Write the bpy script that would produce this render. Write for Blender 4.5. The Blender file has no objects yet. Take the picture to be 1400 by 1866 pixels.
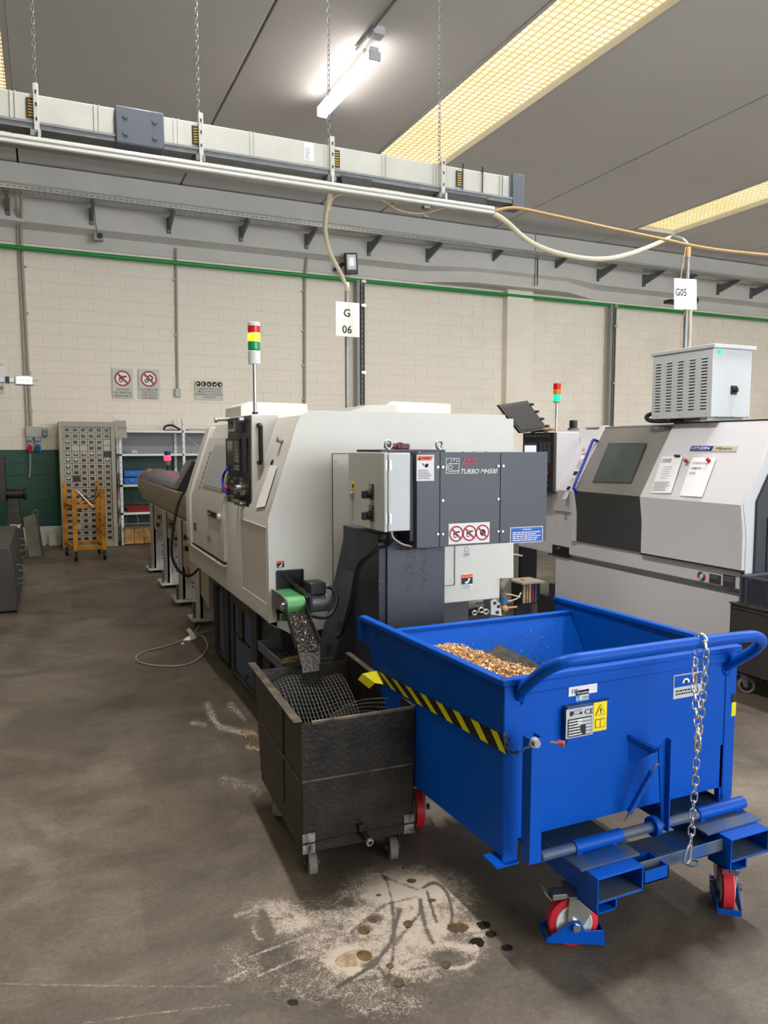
import bpy, bmesh, math, random
from mathutils import Vector, Matrix
random.seed(7)
R = math.radians
SC = bpy.context.scene
COL = SC.collection

# ------------------------------------------------------------------ camera
FPX, CAM_H = 1375.0, 1.55
PITCH, YAW = math.atan(119 / FPX), R(24.2)
fwd = Vector((math.sin(YAW) * math.cos(PITCH), math.cos(YAW) * math.cos(PITCH), -math.sin(PITCH)))
rgt = Vector((math.cos(YAW), -math.sin(YAW), 0))
upv = rgt.cross(fwd)
CP = Vector((0, 0, CAM_H))
cd = bpy.data.cameras.new('camera'); cam = bpy.data.objects.new('camera', cd); COL.objects.link(cam)
cd.sensor_fit = 'HORIZONTAL'; cd.sensor_width = 36; cd.lens = 36 * FPX / 1400; cd.clip_start = .05; cd.clip_end = 200
cam.matrix_world = Matrix.Translation(CP) @ Matrix((rgt, upv, -fwd)).transposed().to_4x4()
SC.camera = cam

def at(px, py, ax, v):
    """world point on the plane ax = v (metres) that is seen at photo pixel px, py"""
    d = fwd * FPX + rgt * (px - 700) - upv * (py - 933)
    i = 'xyz'.index(ax)
    return CP + d * ((v - CP[i]) / d[i])

# ------------------------------------------------------------------ world, lights, exposure
w = bpy.data.worlds.new('world'); SC.world = w; w.use_nodes = True
w.node_tree.nodes['Background'].inputs[0].default_value = (.8, .88, 1, 1)
w.node_tree.nodes['Background'].inputs[1].default_value = .3
SC.view_settings.view_transform = 'Standard'; SC.view_settings.look = 'None'
SC.view_settings.exposure = 0.85; SC.view_settings.gamma = 1; SC.view_settings.use_curve_mapping = False
SKYLIGHT_POWER, LAMP_POWER, DOOR_POWER = .80, 8.5, .54
# added area lights out of view under the ceiling, brightening wall and room
for _x in (.8, 4.9, 9.0, 13.0):
    for _y in (3.4,):
        _l = bpy.data.lights.new('fill_area_light', 'AREA'); _l.shape = 'RECTANGLE'; _l.size = .12; _l.size_y = 1.5; _l.energy = 130; _l.color = (1, .965, .93)
        _o = bpy.data.objects.new('fill_area_light', _l); COL.objects.link(_o); _o.location = (_x, _y, 5.55)

# ------------------------------------------------------------------ materials
def new_mat(name):
    m = bpy.data.materials.new(name); m.use_nodes = True
    nt = m.node_tree; return m, nt, nt.nodes['Principled BSDF']
def mat(name, c, rough=.5, metal=0, var=.0, scale=6, bump=0, bscale=80, c2=None, spec=.5, emit=None, es=1, alpha=1, trans=0, coat=0):
    m, nt, b = new_mat(name)
    b.inputs['Base Color'].default_value = (*c, 1); b.inputs['Roughness'].default_value = rough
    b.inputs['Metallic'].default_value = metal; b.inputs['Specular IOR Level'].default_value = spec
    b.inputs['Coat Weight'].default_value = coat
    if trans: b.inputs['Transmission Weight'].default_value = trans
    if emit: b.inputs['Emission Color'].default_value = (*emit, 1); b.inputs['Emission Strength'].default_value = es
    if alpha < 1: b.inputs['Alpha'].default_value = alpha
    tc = nt.nodes.new('ShaderNodeTexCoord')
    if var or c2:
        n = nt.nodes.new('ShaderNodeTexNoise'); n.inputs['Scale'].default_value = scale; n.inputs['Detail'].default_value = 6
        nt.links.new(tc.outputs['Object'], n.inputs['Vector'])
        r = nt.nodes.new('ShaderNodeValToRGB'); r.color_ramp.elements[0].position = .35; r.color_ramp.elements[1].position = .65
        k = c2 or tuple(x * (1 - var) for x in c)
        r.color_ramp.elements[0].color = (*k, 1); r.color_ramp.elements[1].color = (*c, 1)
        nt.links.new(n.outputs['Fac'], r.inputs[0]); nt.links.new(r.outputs[0], b.inputs['Base Color'])
    if bump:
        n = nt.nodes.new('ShaderNodeTexNoise'); n.inputs['Scale'].default_value = bscale; n.inputs['Detail'].default_value = 4
        nt.links.new(tc.outputs['Object'], n.inputs['Vector'])
        bp = nt.nodes.new('ShaderNodeBump'); bp.inputs['Strength'].default_value = bump; bp.inputs['Distance'].default_value = .01
        nt.links.new(n.outputs['Fac'], bp.inputs['Height']); nt.links.new(bp.outputs[0], b.inputs['Normal'])
    return m
def s(r, g, b):                       # sRGB 0-255 to linear
    f = lambda v: (v / 255 / 12.92) if v / 255 <= .04045 else ((v / 255 + .055) / 1.055) ** 2.4
    return (f(r), f(g), f(b))
M = {}
M['cream_block'] = mat('painted_block_cream', s(247, 239, 226), .75, var=.07, scale=1.5, bump=.25, bscale=25)
M['green_block'] = mat('painted_block_green', s(22, 84, 66), .45, var=.2, scale=1.2, bump=.2, bscale=25)
M['mortar'] = mat('painted_mortar', s(221, 211, 194), .85)
M['mortar_green'] = mat('painted_mortar_green', s(14, 60, 48), .7)
M['concrete_white'] = mat('precast_concrete', s(214, 212, 208), .8, var=.06, scale=2, bump=.1)
M['concrete_ceiling'] = mat('ceiling_concrete', s(222, 219, 217), .85, var=.05, scale=.7)
M['joint'] = mat('dark_joint', s(60, 60, 62), .9)
M['white_paint'] = mat('machine_white_paint', s(212, 210, 205), .42, var=.05, scale=3, spec=.45)
M['white_side'] = M['white_paint']
M['cool_white'] = mat('machine_cool_white', s(206, 205, 210), .38, var=.03, scale=2)
M['cool_grey'] = mat('machine_light_grey', s(168, 172, 178), .4, var=.03, scale=2)
M['door_grey'] = mat('door_warm_grey', s(132, 130, 126), .35, metal=.15, var=.05, scale=2)
M['door_dark'] = mat('door_dark_grey', s(62, 62, 64), .4, var=.05)
M['slate'] = mat('slate_grey_powdercoat', s(70, 75, 86), .45, var=.05, scale=4, bump=.08, bscale=300)
M['slate_dark'] = mat('dark_slate', s(48, 52, 62), .5, var=.12, scale=4)
M['base_blue'] = mat('base_blue_grey', s(66, 84, 120), .45, var=.1)
M['black'] = mat('black_plastic', s(24, 24, 26), .4)
M['rubber'] = mat('black_rubber', s(20, 20, 21), .6)
M['panel_dark'] = mat('control_panel_dark', s(62, 58, 54), .45)
M['key'] = mat('key_cap', s(150, 148, 135), .5)
M['key_dark'] = mat('key_cap_dark', s(70, 74, 78), .5)
M['screen'] = mat('display_glass', s(92, 96, 92), .12)
M['screen_on'] = mat('display_lit', s(60, 60, 70), .2, emit=s(205, 205, 225), es=.8)
M['glass_dark'] = mat('window_glass_dark', s(84, 92, 90), .1, var=.2, scale=5)
M['cabinet_grey'] = mat('cabinet_light_grey', s(184, 184, 180), .42, var=.04)
M['cabinet_white'] = mat('cabinet_white', s(196, 200, 204), .4, var=.04, scale=8)
M['steel'] = mat('galvanised_steel', s(190, 192, 192), .35, metal=.85, var=.15, scale=12)
M['zinc'] = mat('bright_zinc', s(225, 226, 226), .22, metal=1.0)
M['alu'] = mat('aluminium_duct', s(168, 167, 160), .5, metal=.3, var=.1, scale=5)
M['dark_steel'] = mat('dark_strut_steel', s(120, 122, 124), .5, metal=.5, var=.2, scale=20)
M['blue'] = mat('blue_enamel', s(0, 82, 188), .42, var=.12, scale=2.5, spec=.18)
M['blue_dusty'] = mat('blue_enamel_dusty', s(22, 80, 150), .5, c2=s(84, 92, 100), scale=9)
M['royal_blue'] = mat('royal_blue_handle', s(24, 40, 150), .35)
M['yellow'] = mat('warning_yellow', s(250, 222, 20), .45)
M['tape_yellow'] = mat('tape_yellow', s(222, 214, 30), .45)
M['red'] = mat('red_polyurethane', s(214, 44, 62), .45)
M['red_ink'] = mat('red_ink', s(206, 28, 52), .5)
M['signred'] = mat('sign_red', s(170, 30, 50), .5)
M['orange'] = mat('orange_ink', s(240, 96, 30), .5)
M['paper'] = mat('white_paper', s(236, 236, 240), .7, var=.03)
M['paper_grey'] = mat('sign_plate_grey', s(206, 206, 198), .6)
M['ink'] = mat('black_ink', s(22, 22, 24), .6)
M['ink_grey'] = mat('grey_ink', s(120, 120, 126), .7)
M['ink_white'] = mat('white_ink', s(240, 240, 240), .6)
M['label_blue'] = mat('blue_label', s(20, 90, 190), .5)
M['label_cyan'] = mat('cyan_label', s(60, 150, 215), .5)
M['navy'] = mat('navy_badge', s(22, 44, 130), .35)
M['silver'] = mat('silver_badge', s(206, 200, 184), .3, metal=.3)
M['iron'] = mat('blackened_iron', s(50, 44, 39), .42, metal=.3, c2=s(24, 22, 20), scale=9, bump=.3, bscale=60)
M['iron_bare'] = mat('scuffed_bare_metal', s(190, 190, 190), .35, metal=.7, c2=s(60, 60, 60), scale=30)
M['iron_edge'] = mat('worn_iron_edge', s(120, 108, 94), .4, metal=.5, c2=s(70, 62, 54), scale=15)
M['caster_grey'] = mat('grey_caster_tyre', s(128, 124, 116), .7, var=.25, scale=40)
M['caster_white'] = mat('white_wheel_core', s(216, 220, 222), .4)
M['belt_green'] = mat('green_conveyor_belt', s(92, 160, 96), .45, var=.1)
M['belt_dark'] = mat('belt_dark_green', s(50, 110, 66), .5)
M['chip'] = mat('brass_steel_chips', s(222, 178, 126), .4, metal=.35, c2=s(132, 96, 62), scale=60)
M['chip2'] = mat('grey_steel_chips', s(150, 140, 128), .35, metal=.7, c2=s(60, 50, 42), scale=60)
M['orange_cart'] = mat('orange_frame_paint', s(206, 140, 26), .5, c2=s(150, 96, 26), scale=8)
M['drawer_grey'] = mat('drawer_plastic', s(186, 182, 168), .5, var=.08)
M['drawer_dark'] = mat('drawer_window', s(66, 58, 48), .3, var=.3)
M['drawer_body'] = mat('rack_steel', s(168, 164, 150), .5, var=.06)
M['shelf_white'] = mat('shelf_white', s(228, 230, 234), .4)
M['shelf_back'] = mat('shelf_grey_back', s(150, 150, 150), .6)
M['wood'] = mat('crate_wood', s(196, 150, 92), .7, c2=s(140, 100, 58), scale=12)
M['blue_plastic'] = mat('toolbox_blue', s(28, 104, 190), .4)
M['red_dark'] = mat('dark_red_bin', s(140, 40, 42), .5)
M['beige'] = mat('beige_fiberglass', s(178, 168, 152), .45, var=.06)
M['feeder_cover'] = mat('feeder_cover_violet', s(86, 82, 104), .35, var=.2, scale=3)
M['feeder_grey'] = mat('feeder_stand_grey', s(188, 190, 192), .45, var=.05)
M['dark_machine'] = mat('dark_machine_paint', s(58, 56, 54), .55, var=.2)
M['olive'] = mat('worn_olive_board', s(116, 112, 98), .7, var=.25)
M['pipe_green'] = mat('green_pipe_paint', s(24, 142, 66), .35)
M['conduit'] = mat('grey_conduit', s(168, 162, 152), .55)
M['conduit_dark'] = mat('galvanised_conduit', s(140, 142, 142), .4, metal=.6)
M['wire'] = mat('dull_wire', s(104, 106, 102), .45, metal=.3)
M['conduit_plain'] = mat('grey_strut', s(150, 150, 148), .5, var=.1)
M['cable_cream'] = mat('cream_cable', s(196, 186, 160), .5)
M['cable_brown'] = mat('tan_cable', s(176, 142, 92), .5)
M['cable_grey'] = mat('grey_floor_cable', s(150, 146, 134), .5)
M['maroon'] = mat('maroon_iron', s(112, 44, 44), .5, c2=s(70, 34, 36), scale=40)
M['brass'] = mat('brass', s(200, 160, 70), .35, metal=.8)
M['lamp_shell'] = mat('lamp_housing', s(200, 202, 204), .5)
M['tube'] = mat('lamp_tube_lit', (1, 1, 1), .4, emit=(1, .93, .86), es=LAMP_POWER)
M['lens_red'] = mat('lens_red', s(190, 24, 20), .25)
M['lens_amber'] = mat('lens_amber', s(230, 110, 10), .25)
M['lens_amber_on'] = mat('lens_amber_lit', s(255, 180, 20), .3, emit=s(255, 190, 10), es=2.2)
M['lens_green'] = mat('lens_green', s(10, 140, 84), .25)
M['lens_green_on'] = mat('lens_green_lit', s(20, 230, 160), .3, emit=s(0, 225, 120), es=.75)
M['lens_red_on'] = mat('lens_red_lit', s(255, 40, 50), .3, emit=s(255, 40, 60), es=3)
M['lens_blue'] = mat('lens_blue', s(30, 50, 120), .3)
M['glow_green'] = mat('pilot_lamp_green', s(20, 220, 170), .3, emit=s(0, 220, 130), es=.7)
M['door_light'] = mat('daylight_opening', (1, 1, 1), .5, emit=(.86, .94, 1.0), es=DOOR_POWER * 9)
M['strip_light_on'] = mat('sign_lamp_lit', (1, 1, 1), .4, emit=(1, 1, 1), es=1.4)
M['tan_bag'] = mat('tan_paper', s(160, 134, 100), .7)
M['hose_grey'] = mat('grey_hose', s(96, 92, 88), .6)
M['skid_tray'] = mat('tray_grey', s(84, 92, 100), .5, var=.2)

# skylight: lit translucent corrugated sheet
def skylight_mat():
    m, nt, b = new_mat('skylight_translucent_sheet')
    tc = nt.nodes.new('ShaderNodeTexCoord'); n = nt.nodes.new('ShaderNodeTexNoise'); n.inputs['Scale'].default_value = 1.1; n.inputs['Detail'].default_value = 5
    nt.links.new(tc.outputs['Object'], n.inputs['Vector'])
    r = nt.nodes.new('ShaderNodeValToRGB')
    r.color_ramp.elements[0].position = .3; r.color_ramp.elements[0].color = (*s(250, 226, 168), 1)
    r.color_ramp.elements[1].position = .7; r.color_ramp.elements[1].color = (*s(255, 242, 204), 1)
    nt.links.new(n.outputs['Fac'], r.inputs[0]); nt.links.new(r.outputs[0], b.inputs['Emission Color'])
    b.inputs['Emission Strength'].default_value = 1.15 * SKYLIGHT_POWER
    b.inputs['Base Color'].default_value = (*s(120, 110, 80), 1); b.inputs['Roughness'].default_value = .6
    return m
M['skylight'] = skylight_mat()
M['skylight_rib'] = mat('skylight_rib', s(240, 226, 186), .6)

def floor_mat():
    m, nt, b = new_mat('oil_stained_concrete')
    N = nt.nodes.new; L = nt.links.new
    tc = N('ShaderNodeTexCoord')
    def noise(sc, det=6, dist=0, rough=.55, mp=None):
        n = N('ShaderNodeTexNoise'); n.inputs['Scale'].default_value = sc; n.inputs['Detail'].default_value = det
        n.inputs['Distortion'].default_value = dist; n.inputs['Roughness'].default_value = rough
        if mp:
            k = N('ShaderNodeMapping'); k.inputs['Scale'].default_value = mp; L(tc.outputs['Object'], k.inputs[0]); L(k.outputs[0], n.inputs['Vector'])
        else: L(tc.outputs['Object'], n.inputs['Vector'])
        return n.outputs['Fac']
    def ramp(f, p0, p1, c0, c1):
        r = N('ShaderNodeValToRGB'); r.color_ramp.elements[0].position = p0; r.color_ramp.elements[1].position = p1
        r.color_ramp.elements[0].color = (*c0, 1); r.color_ramp.elements[1].color = (*c1, 1); L(f, r.inputs[0]); return r.outputs[0]
    def mix(fac, a, c, mode='MIX', f=None):
        x = N('ShaderNodeMix'); x.data_type = 'RGBA'; x.blend_type = mode
        if fac is not None: L(fac, x.inputs[0])
        else: x.inputs[0].default_value = f
        L(a, x.inputs[6]); L(c, x.inputs[7]); return x.outputs[2]
    base = ramp(noise(.7, 8, 1.2), .3, .72, s(84, 77, 68), s(124, 115, 104))
    warm = ramp(noise(.45, 3), .45, .62, (1, 1, 1), (1.06, .97, .93))
    c = mix(None, base, warm, 'MULTIPLY', .8)
    dark = ramp(noise(1.3, 8, 2.0), .38, .55, (.56, .56, .55), (1, 1, 1))
    c = mix(None, c, dark, 'MULTIPLY', .75)
    streak = ramp(noise(2.2, 9, 2.5, .7, (.35, 1, 1)), .56, .72, (1, 1, 1), (1.5, 1.46, 1.4))
    c = mix(None, c, streak, 'MULTIPLY', .6)
    mid = ramp(noise(9, 8, 1.5, .7, (.6, 1, 1)), .3, .72, (.78, .78, .78), (1.22, 1.21, 1.2))
    c = mix(None, c, mid, 'MULTIPLY', .8)
    fine = ramp(noise(60, 5, .3, .75), .28, .75, (.66, .66, .66), (1.34, 1.33, 1.32))
    c = mix(None, c, fine, 'MULTIPLY', .85)
    speck = ramp(noise(160, 2), .68, .74, (1, 1, 1), (1.5, 1.48, 1.42))
    c = mix(None, c, speck, 'MULTIPLY', .6)
    # darker zone of the concrete along the machines, broken up by noise
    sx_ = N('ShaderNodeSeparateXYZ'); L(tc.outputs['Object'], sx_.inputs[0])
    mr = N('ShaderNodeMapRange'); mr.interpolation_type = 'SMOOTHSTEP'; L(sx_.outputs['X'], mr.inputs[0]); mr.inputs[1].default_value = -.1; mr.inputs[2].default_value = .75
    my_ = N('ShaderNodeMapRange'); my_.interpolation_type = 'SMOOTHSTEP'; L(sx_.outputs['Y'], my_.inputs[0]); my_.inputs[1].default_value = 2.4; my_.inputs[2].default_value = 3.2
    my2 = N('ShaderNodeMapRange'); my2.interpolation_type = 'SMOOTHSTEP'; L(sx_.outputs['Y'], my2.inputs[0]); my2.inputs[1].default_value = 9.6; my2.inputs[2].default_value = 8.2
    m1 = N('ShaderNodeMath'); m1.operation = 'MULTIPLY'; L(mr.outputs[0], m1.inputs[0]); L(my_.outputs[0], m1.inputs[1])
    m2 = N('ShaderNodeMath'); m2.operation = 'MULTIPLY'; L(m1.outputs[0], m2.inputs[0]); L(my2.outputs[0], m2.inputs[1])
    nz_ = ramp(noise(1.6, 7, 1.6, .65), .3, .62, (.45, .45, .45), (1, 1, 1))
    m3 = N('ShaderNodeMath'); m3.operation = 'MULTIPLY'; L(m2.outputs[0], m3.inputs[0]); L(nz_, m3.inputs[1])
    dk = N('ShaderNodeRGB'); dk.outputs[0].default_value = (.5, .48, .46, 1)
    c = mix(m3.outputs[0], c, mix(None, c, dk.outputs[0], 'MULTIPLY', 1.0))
    L(c, b.inputs['Base Color'])
    rr = ramp(noise(1.1, 6, 1.5), .3, .7, (.42, .42, .42), (.66, .66, .66)); L(rr, b.inputs['Roughness'])
    bp = N('ShaderNodeBump'); bp.inputs['Strength'].default_value = .12; bp.inputs['Distance'].default_value = .004
    L(noise(70, 5), bp.inputs['Height']); L(bp.outputs[0], b.inputs['Normal'])
    return m
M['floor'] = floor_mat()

# ------------------------------------------------------------------ helpers
class MB:
    def __init__(self): self.v = []; self.f = []; self.sm = []
    def add(self, vs, fs, smooth=False):
        o = len(self.v); self.v += [Vector(p) for p in vs]
        self.f += [tuple(i + o for i in f) for f in fs]; self.sm += [smooth] * len(fs); return self
    def hexa(self, p):       # 8 points: bottom loop 0-3, top loop 4-7
        return self.add(p, [(3, 2, 1, 0), (4, 5, 6, 7), (0, 1, 5, 4), (1, 2, 6, 5), (2, 3, 7, 6), (3, 0, 4, 7)])
    def box(self, a, b):
        x0, y0, z0 = [min(a[i], b[i]) for i in range(3)]; x1, y1, z1 = [max(a[i], b[i]) for i in range(3)]
        return self.hexa([(x0, y0, z0), (x1, y0, z0), (x1, y1, z0), (x0, y1, z0), (x0, y0, z1), (x1, y0, z1), (x1, y1, z1), (x0, y1, z1)])
    def cbox(self, c, d): return self.box([c[i] - d[i] / 2 for i in range(3)], [c[i] + d[i] / 2 for i in range(3)])
    def prism(self, pts, off):   # pts: closed 3D polygon, off: extrusion vector
        n = len(pts); off = Vector(off); P = [Vector(p) for p in pts]
        return self.add(P + [p + off for p in P], [tuple(range(n))[::-1], tuple(range(n, 2 * n))] + [(i, (i + 1) % n, n + (i + 1) % n, n + i) for i in range(n)])
    def bar(self, a, b, wd, ht, up=(0, 0, 1)):   # rectangular bar from a to b
        a, b = Vector(a), Vector(b); d = (b - a).normalized(); u = Vector(up)
        if abs(d.dot(u)) > .98: u = Vector((0, 1, 0))
        r = d.cross(u).normalized() * wd / 2; u = r.cross(d).normalized() * ht / 2
        return self.hexa([a - r - u, a + r - u, b + r - u, b - r - u, a - r + u, a + r + u, b + r + u, b - r + u])
    def cyl(self, a, b, r, r2=None, n=20, caps=True):
        a, b = Vector(a), Vector(b); r2 = r if r2 is None else r2
        d = (b - a).normalized(); u = d.orthogonal().normalized(); w_ = d.cross(u)
        A = [a + (u * math.cos(t) + w_ * math.sin(t)) * r for t in (2 * math.pi * i / n for i in range(n))]
        B = [b + (u * math.cos(t) + w_ * math.sin(t)) * r2 for t in (2 * math.pi * i / n for i in range(n))]
        self.add(A + B, [(i, (i + 1) % n, n + (i + 1) % n, n + i) for i in range(n)], True)
        if caps: self.add(A, [tuple(range(n))[::-1]]); self.add(B, [tuple(range(n))])
        return self
    def tube(self, pts, r, n=10, smooth=True, cyclic=False, caps=True):
        P = [Vector(p) for p in pts]; m = len(P); rings = []; u = None
        for i in range(m):
            if cyclic: d = P[(i + 1) % m] - P[i - 1]
            else: d = P[min(i + 1, m - 1)] - P[max(i - 1, 0)]
            d.normalize()
            if u is None: u = d.orthogonal().normalized()
            u = (u - d * u.dot(d)).normalized(); w_ = d.cross(u)
            rings.append([P[i] + (u * math.cos(t) + w_ * math.sin(t)) * r for t in (2 * math.pi * k / n for k in range(n))])
        vs = [p for q in rings for p in q]; fs = []
        for i in range(m if cyclic else m - 1):
            a, b = i * n, ((i + 1) % m) * n
            fs += [(a + k, a + (k + 1) % n, b + (k + 1) % n, b + k) for k in range(n)]
        self.add(vs, fs, smooth)
        if caps and not cyclic: self.add(rings[0], [tuple(range(n))[::-1]]); self.add(rings[-1], [tuple(range(n))])
        return self
    def lathe(self, c, ax, prof, n=28):    # prof: (t along axis, radius)
        c, ax = Vector(c), Vector(ax).normalized(); u = ax.orthogonal().normalized(); w_ = ax.cross(u); vs = []
        for t, r in prof: vs += [c + ax * t + (u * math.cos(a) + w_ * math.sin(a)) * r for a in (2 * math.pi * i / n for i in range(n))]
        fs = []
        for j in range(len(prof) - 1): fs += [(j * n + i, j * n + (i + 1) % n, (j + 1) * n + (i + 1) % n, (j + 1) * n + i) for i in range(n)]
        self.add(vs, fs, True)
        self.add(vs[:n], [tuple(range(n))[::-1]]); self.add(vs[-n:], [tuple(range(n))]); return self
    def sphere(self, c, r, n=12, sc=(1, 1, 1)):
        c = Vector(c); vs = []; fs = []
        for j in range(n // 2 + 1):
            ph = math.pi * j / (n // 2)
            for i in range(n):
                th = 2 * math.pi * i / n
                vs.append(c + Vector((math.sin(ph) * math.cos(th) * sc[0], math.sin(ph) * math.sin(th) * sc[1], math.cos(ph) * sc[2])) * r)
        for j in range(n // 2): fs += [(j * n + i, (j + 1) * n + i, (j + 1) * n + (i + 1) % n, j * n + (i + 1) % n) for i in range(n)]
        return self.add(vs, fs, True)
    def build(self, name, m, parent=None, bevel=0, world=True, label=None, kind=None, seg=2):
        me = bpy.data.meshes.new(name); V = self.v
        if parent is not None and world:
            inv = PM(parent).inverted(); V = [inv @ p for p in V]
        me.from_pydata([tuple(p) for p in V], [], self.f)
        ms = m if isinstance(m, (list, tuple)) else [m]
        for k in ms: me.materials.append(M[k] if isinstance(k, str) else k)
        bm = bmesh.new(); bm.from_mesh(me); bmesh.ops.remove_doubles(bm, verts=bm.verts, dist=1e-6) if len(V) < 60000 else None
        bmesh.ops.recalc_face_normals(bm, faces=bm.faces); bm.to_mesh(me); bm.free()
        for p in me.polygons: p.use_smooth = True
        me.set_sharp_from_angle(angle=R(35))
        o = bpy.data.objects.new(name, me); COL.objects.link(o)
        if parent is not None: o.parent = parent
        if bevel:
            bv = o.modifiers.new('bevel', 'BEVEL'); bv.width = bevel; bv.segments = seg; bv.limit_method = 'ANGLE'; bv.angle_limit = R(40)
        if label: o['label'] = label
        if kind: o['kind'] = kind
        return o
def PM(o):
    m = o.matrix_basis.copy()
    while o.parent: o = o.parent; m = o.matrix_basis @ m
    return m
def thing(name, label, cat, loc=(0, 0, 0), rz=0, group=None):
    o = bpy.data.objects.new(name, None); COL.objects.link(o); o.empty_display_size = .1
    o.location = loc; o.rotation_euler = (0, 0, rz); o.matrix_basis = Matrix.Translation(Vector(loc)) @ Matrix.Rotation(rz, 4, 'Z')
    o['label'] = label; o['category'] = cat
    if group: o['group'] = group
    return o
def tag(o, label, cat, group=None, kind=None):
    o['label'] = label; o['category'] = cat
    if group: o['group'] = group
    if kind: o['kind'] = kind
    return o
def struct(name, mb, m, parent=None, **k): return mb.build(name, m, parent, kind=None if parent else 'structure', **k)
def dup(root, loc=None, rz=None, label=None):
    r = root.copy(); COL.objects.link(r)
    if loc is not None: r.location = loc
    if rz is not None: r.rotation_euler = (0, 0, rz)
    if label: r['label'] = label
    for ch in list(root.children):
        c = ch.copy(); COL.objects.link(c); c.parent = r
        for g in list(ch.children):
            d = g.copy(); COL.objects.link(d); d.parent = c
    return r
def spline(pts, n=8):       # Catmull-Rom through the points
    P = [Vector(p) for p in pts]; P = [P[0] * 2 - P[1]] + P + [P[-1] * 2 - P[-2]]; out = []
    for i in range(1, len(P) - 2):
        for k in range(n):
            t = k / n; a, b, c, d = P[i - 1:i + 3]
            out.append(.5 * ((2 * b) + (c - a) * t + (2 * a - 5 * b + 4 * c - d) * t * t + (3 * b - a - 3 * c + d) * t ** 3))
    out.append(P[-2]); return out
X, Y, Z = Vector((1, 0, 0)), Vector((0, 1, 0)), Vector((0, 0, 1))
_tc = {}
def text(body, org, h, m, parent, xd=X, ud=Z, name='lettering', shear=0, align='LEFT', bold=0, wfit=None):
    cu = bpy.data.curves.new('t', 'FONT'); cu.body = body; cu.size = 1; cu.shear = shear; cu.offset = bold; cu.align_x = align; cu.extrude = 0.0; cu.resolution_u = 2
    o = bpy.data.objects.new('t', cu); COL.objects.link(o)
    bpy.context.view_layer.update()
    me = bpy.data.meshes.new_from_object(o.evaluated_get(bpy.context.evaluated_depsgraph_get()))
    bpy.data.objects.remove(o); xs = [v.co.x for v in me.vertices]
    sx = h / .7
    if wfit and xs: wd = max(xs) - min(xs); kx = wfit / wd
    else: kx = sx
    nd = xd.cross(ud).normalized(); org = Vector(org)
    vs = [org + xd * (v.co.x * kx) + ud * (v.co.y * sx) + nd * .0012 for v in me.vertices]
    b = MB(); b.add(vs, [tuple(p.vertices) for p in me.polygons]); bpy.data.meshes.remove(me)
    return flat(b, name, m, parent)
def flat(b, name, m, parent):
    me = bpy.data.meshes.new(name); inv = PM(parent).inverted() if parent is not None else Matrix()
    me.from_pydata([tuple(inv @ p) for p in b.v], [], b.f); me.materials.append(M[m])
    o = bpy.data.objects.new(name, me); COL.objects.link(o); o.parent = parent; return o
def plate(c, xd, ud, wd, ht, th, m, parent, name='label_plate', bevel=0, label=None):
    """thin plate; c = lower left corner of its outer face, normal = xd x ud"""
    n = xd.cross(ud).normalized(); c = Vector(c)
    P = [c, c + xd * wd, c + xd * wd + ud * ht, c + ud * ht]
    return MB().prism([p - n * 0 for p in P], -n * th).build(name, m, parent, bevel=bevel, label=label)
def lines(c, xd, ud, wd, ht, n, m, parent, seed=0, name='print_lines', h=.5):
    """rows of small print"""
    rr = random.Random(seed); b = MB(); nn = xd.cross(ud).normalized() * .0009; c = Vector(c)
    for i in range(n):
        y0 = ht * (i + .25) / n; y1 = y0 + ht / n * h; x = 0; end = wd * rr.uniform(.7, 1)
        while x < end:
            l = min(wd * rr.uniform(.05, .14), end - x)
            b.add([c + xd * x + ud * y0 + nn, c + xd * (x + l) + ud * y0 + nn, c + xd * (x + l) + ud * y1 + nn, c + xd * x + ud * y1 + nn], [(0, 1, 2, 3)]); x += l + wd * .025
    return flat(b, name, m, parent)
def ring2d(c, xd, ud, r0, r1, m, parent, name='print_ring', n=28, a0=0, a1=2 * math.pi, lift=.0011):
    b = MB(); nn = xd.cross(ud).normalized() * lift; c = Vector(c); vs = []
    for i in range(n + 1):
        a = a0 + (a1 - a0) * i / n; d = xd * math.cos(a) + ud * math.sin(a); vs += [c + d * r0 + nn, c + d * r1 + nn]
    b.add(vs, [(2 * i, 2 * i + 1, 2 * i + 3, 2 * i + 2) for i in range(n)]); return flat(b, name, m, parent)
def poly2d(c, xd, ud, pts, m, parent, name='print_shape', lift=.0014):
    nn = xd.cross(ud).normalized() * lift; c = Vector(c)
    b = MB().add([c + xd * p[0] + ud * p[1] + nn for p in pts], [tuple(range(len(pts)))]); return flat(b, name, m, parent)
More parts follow.
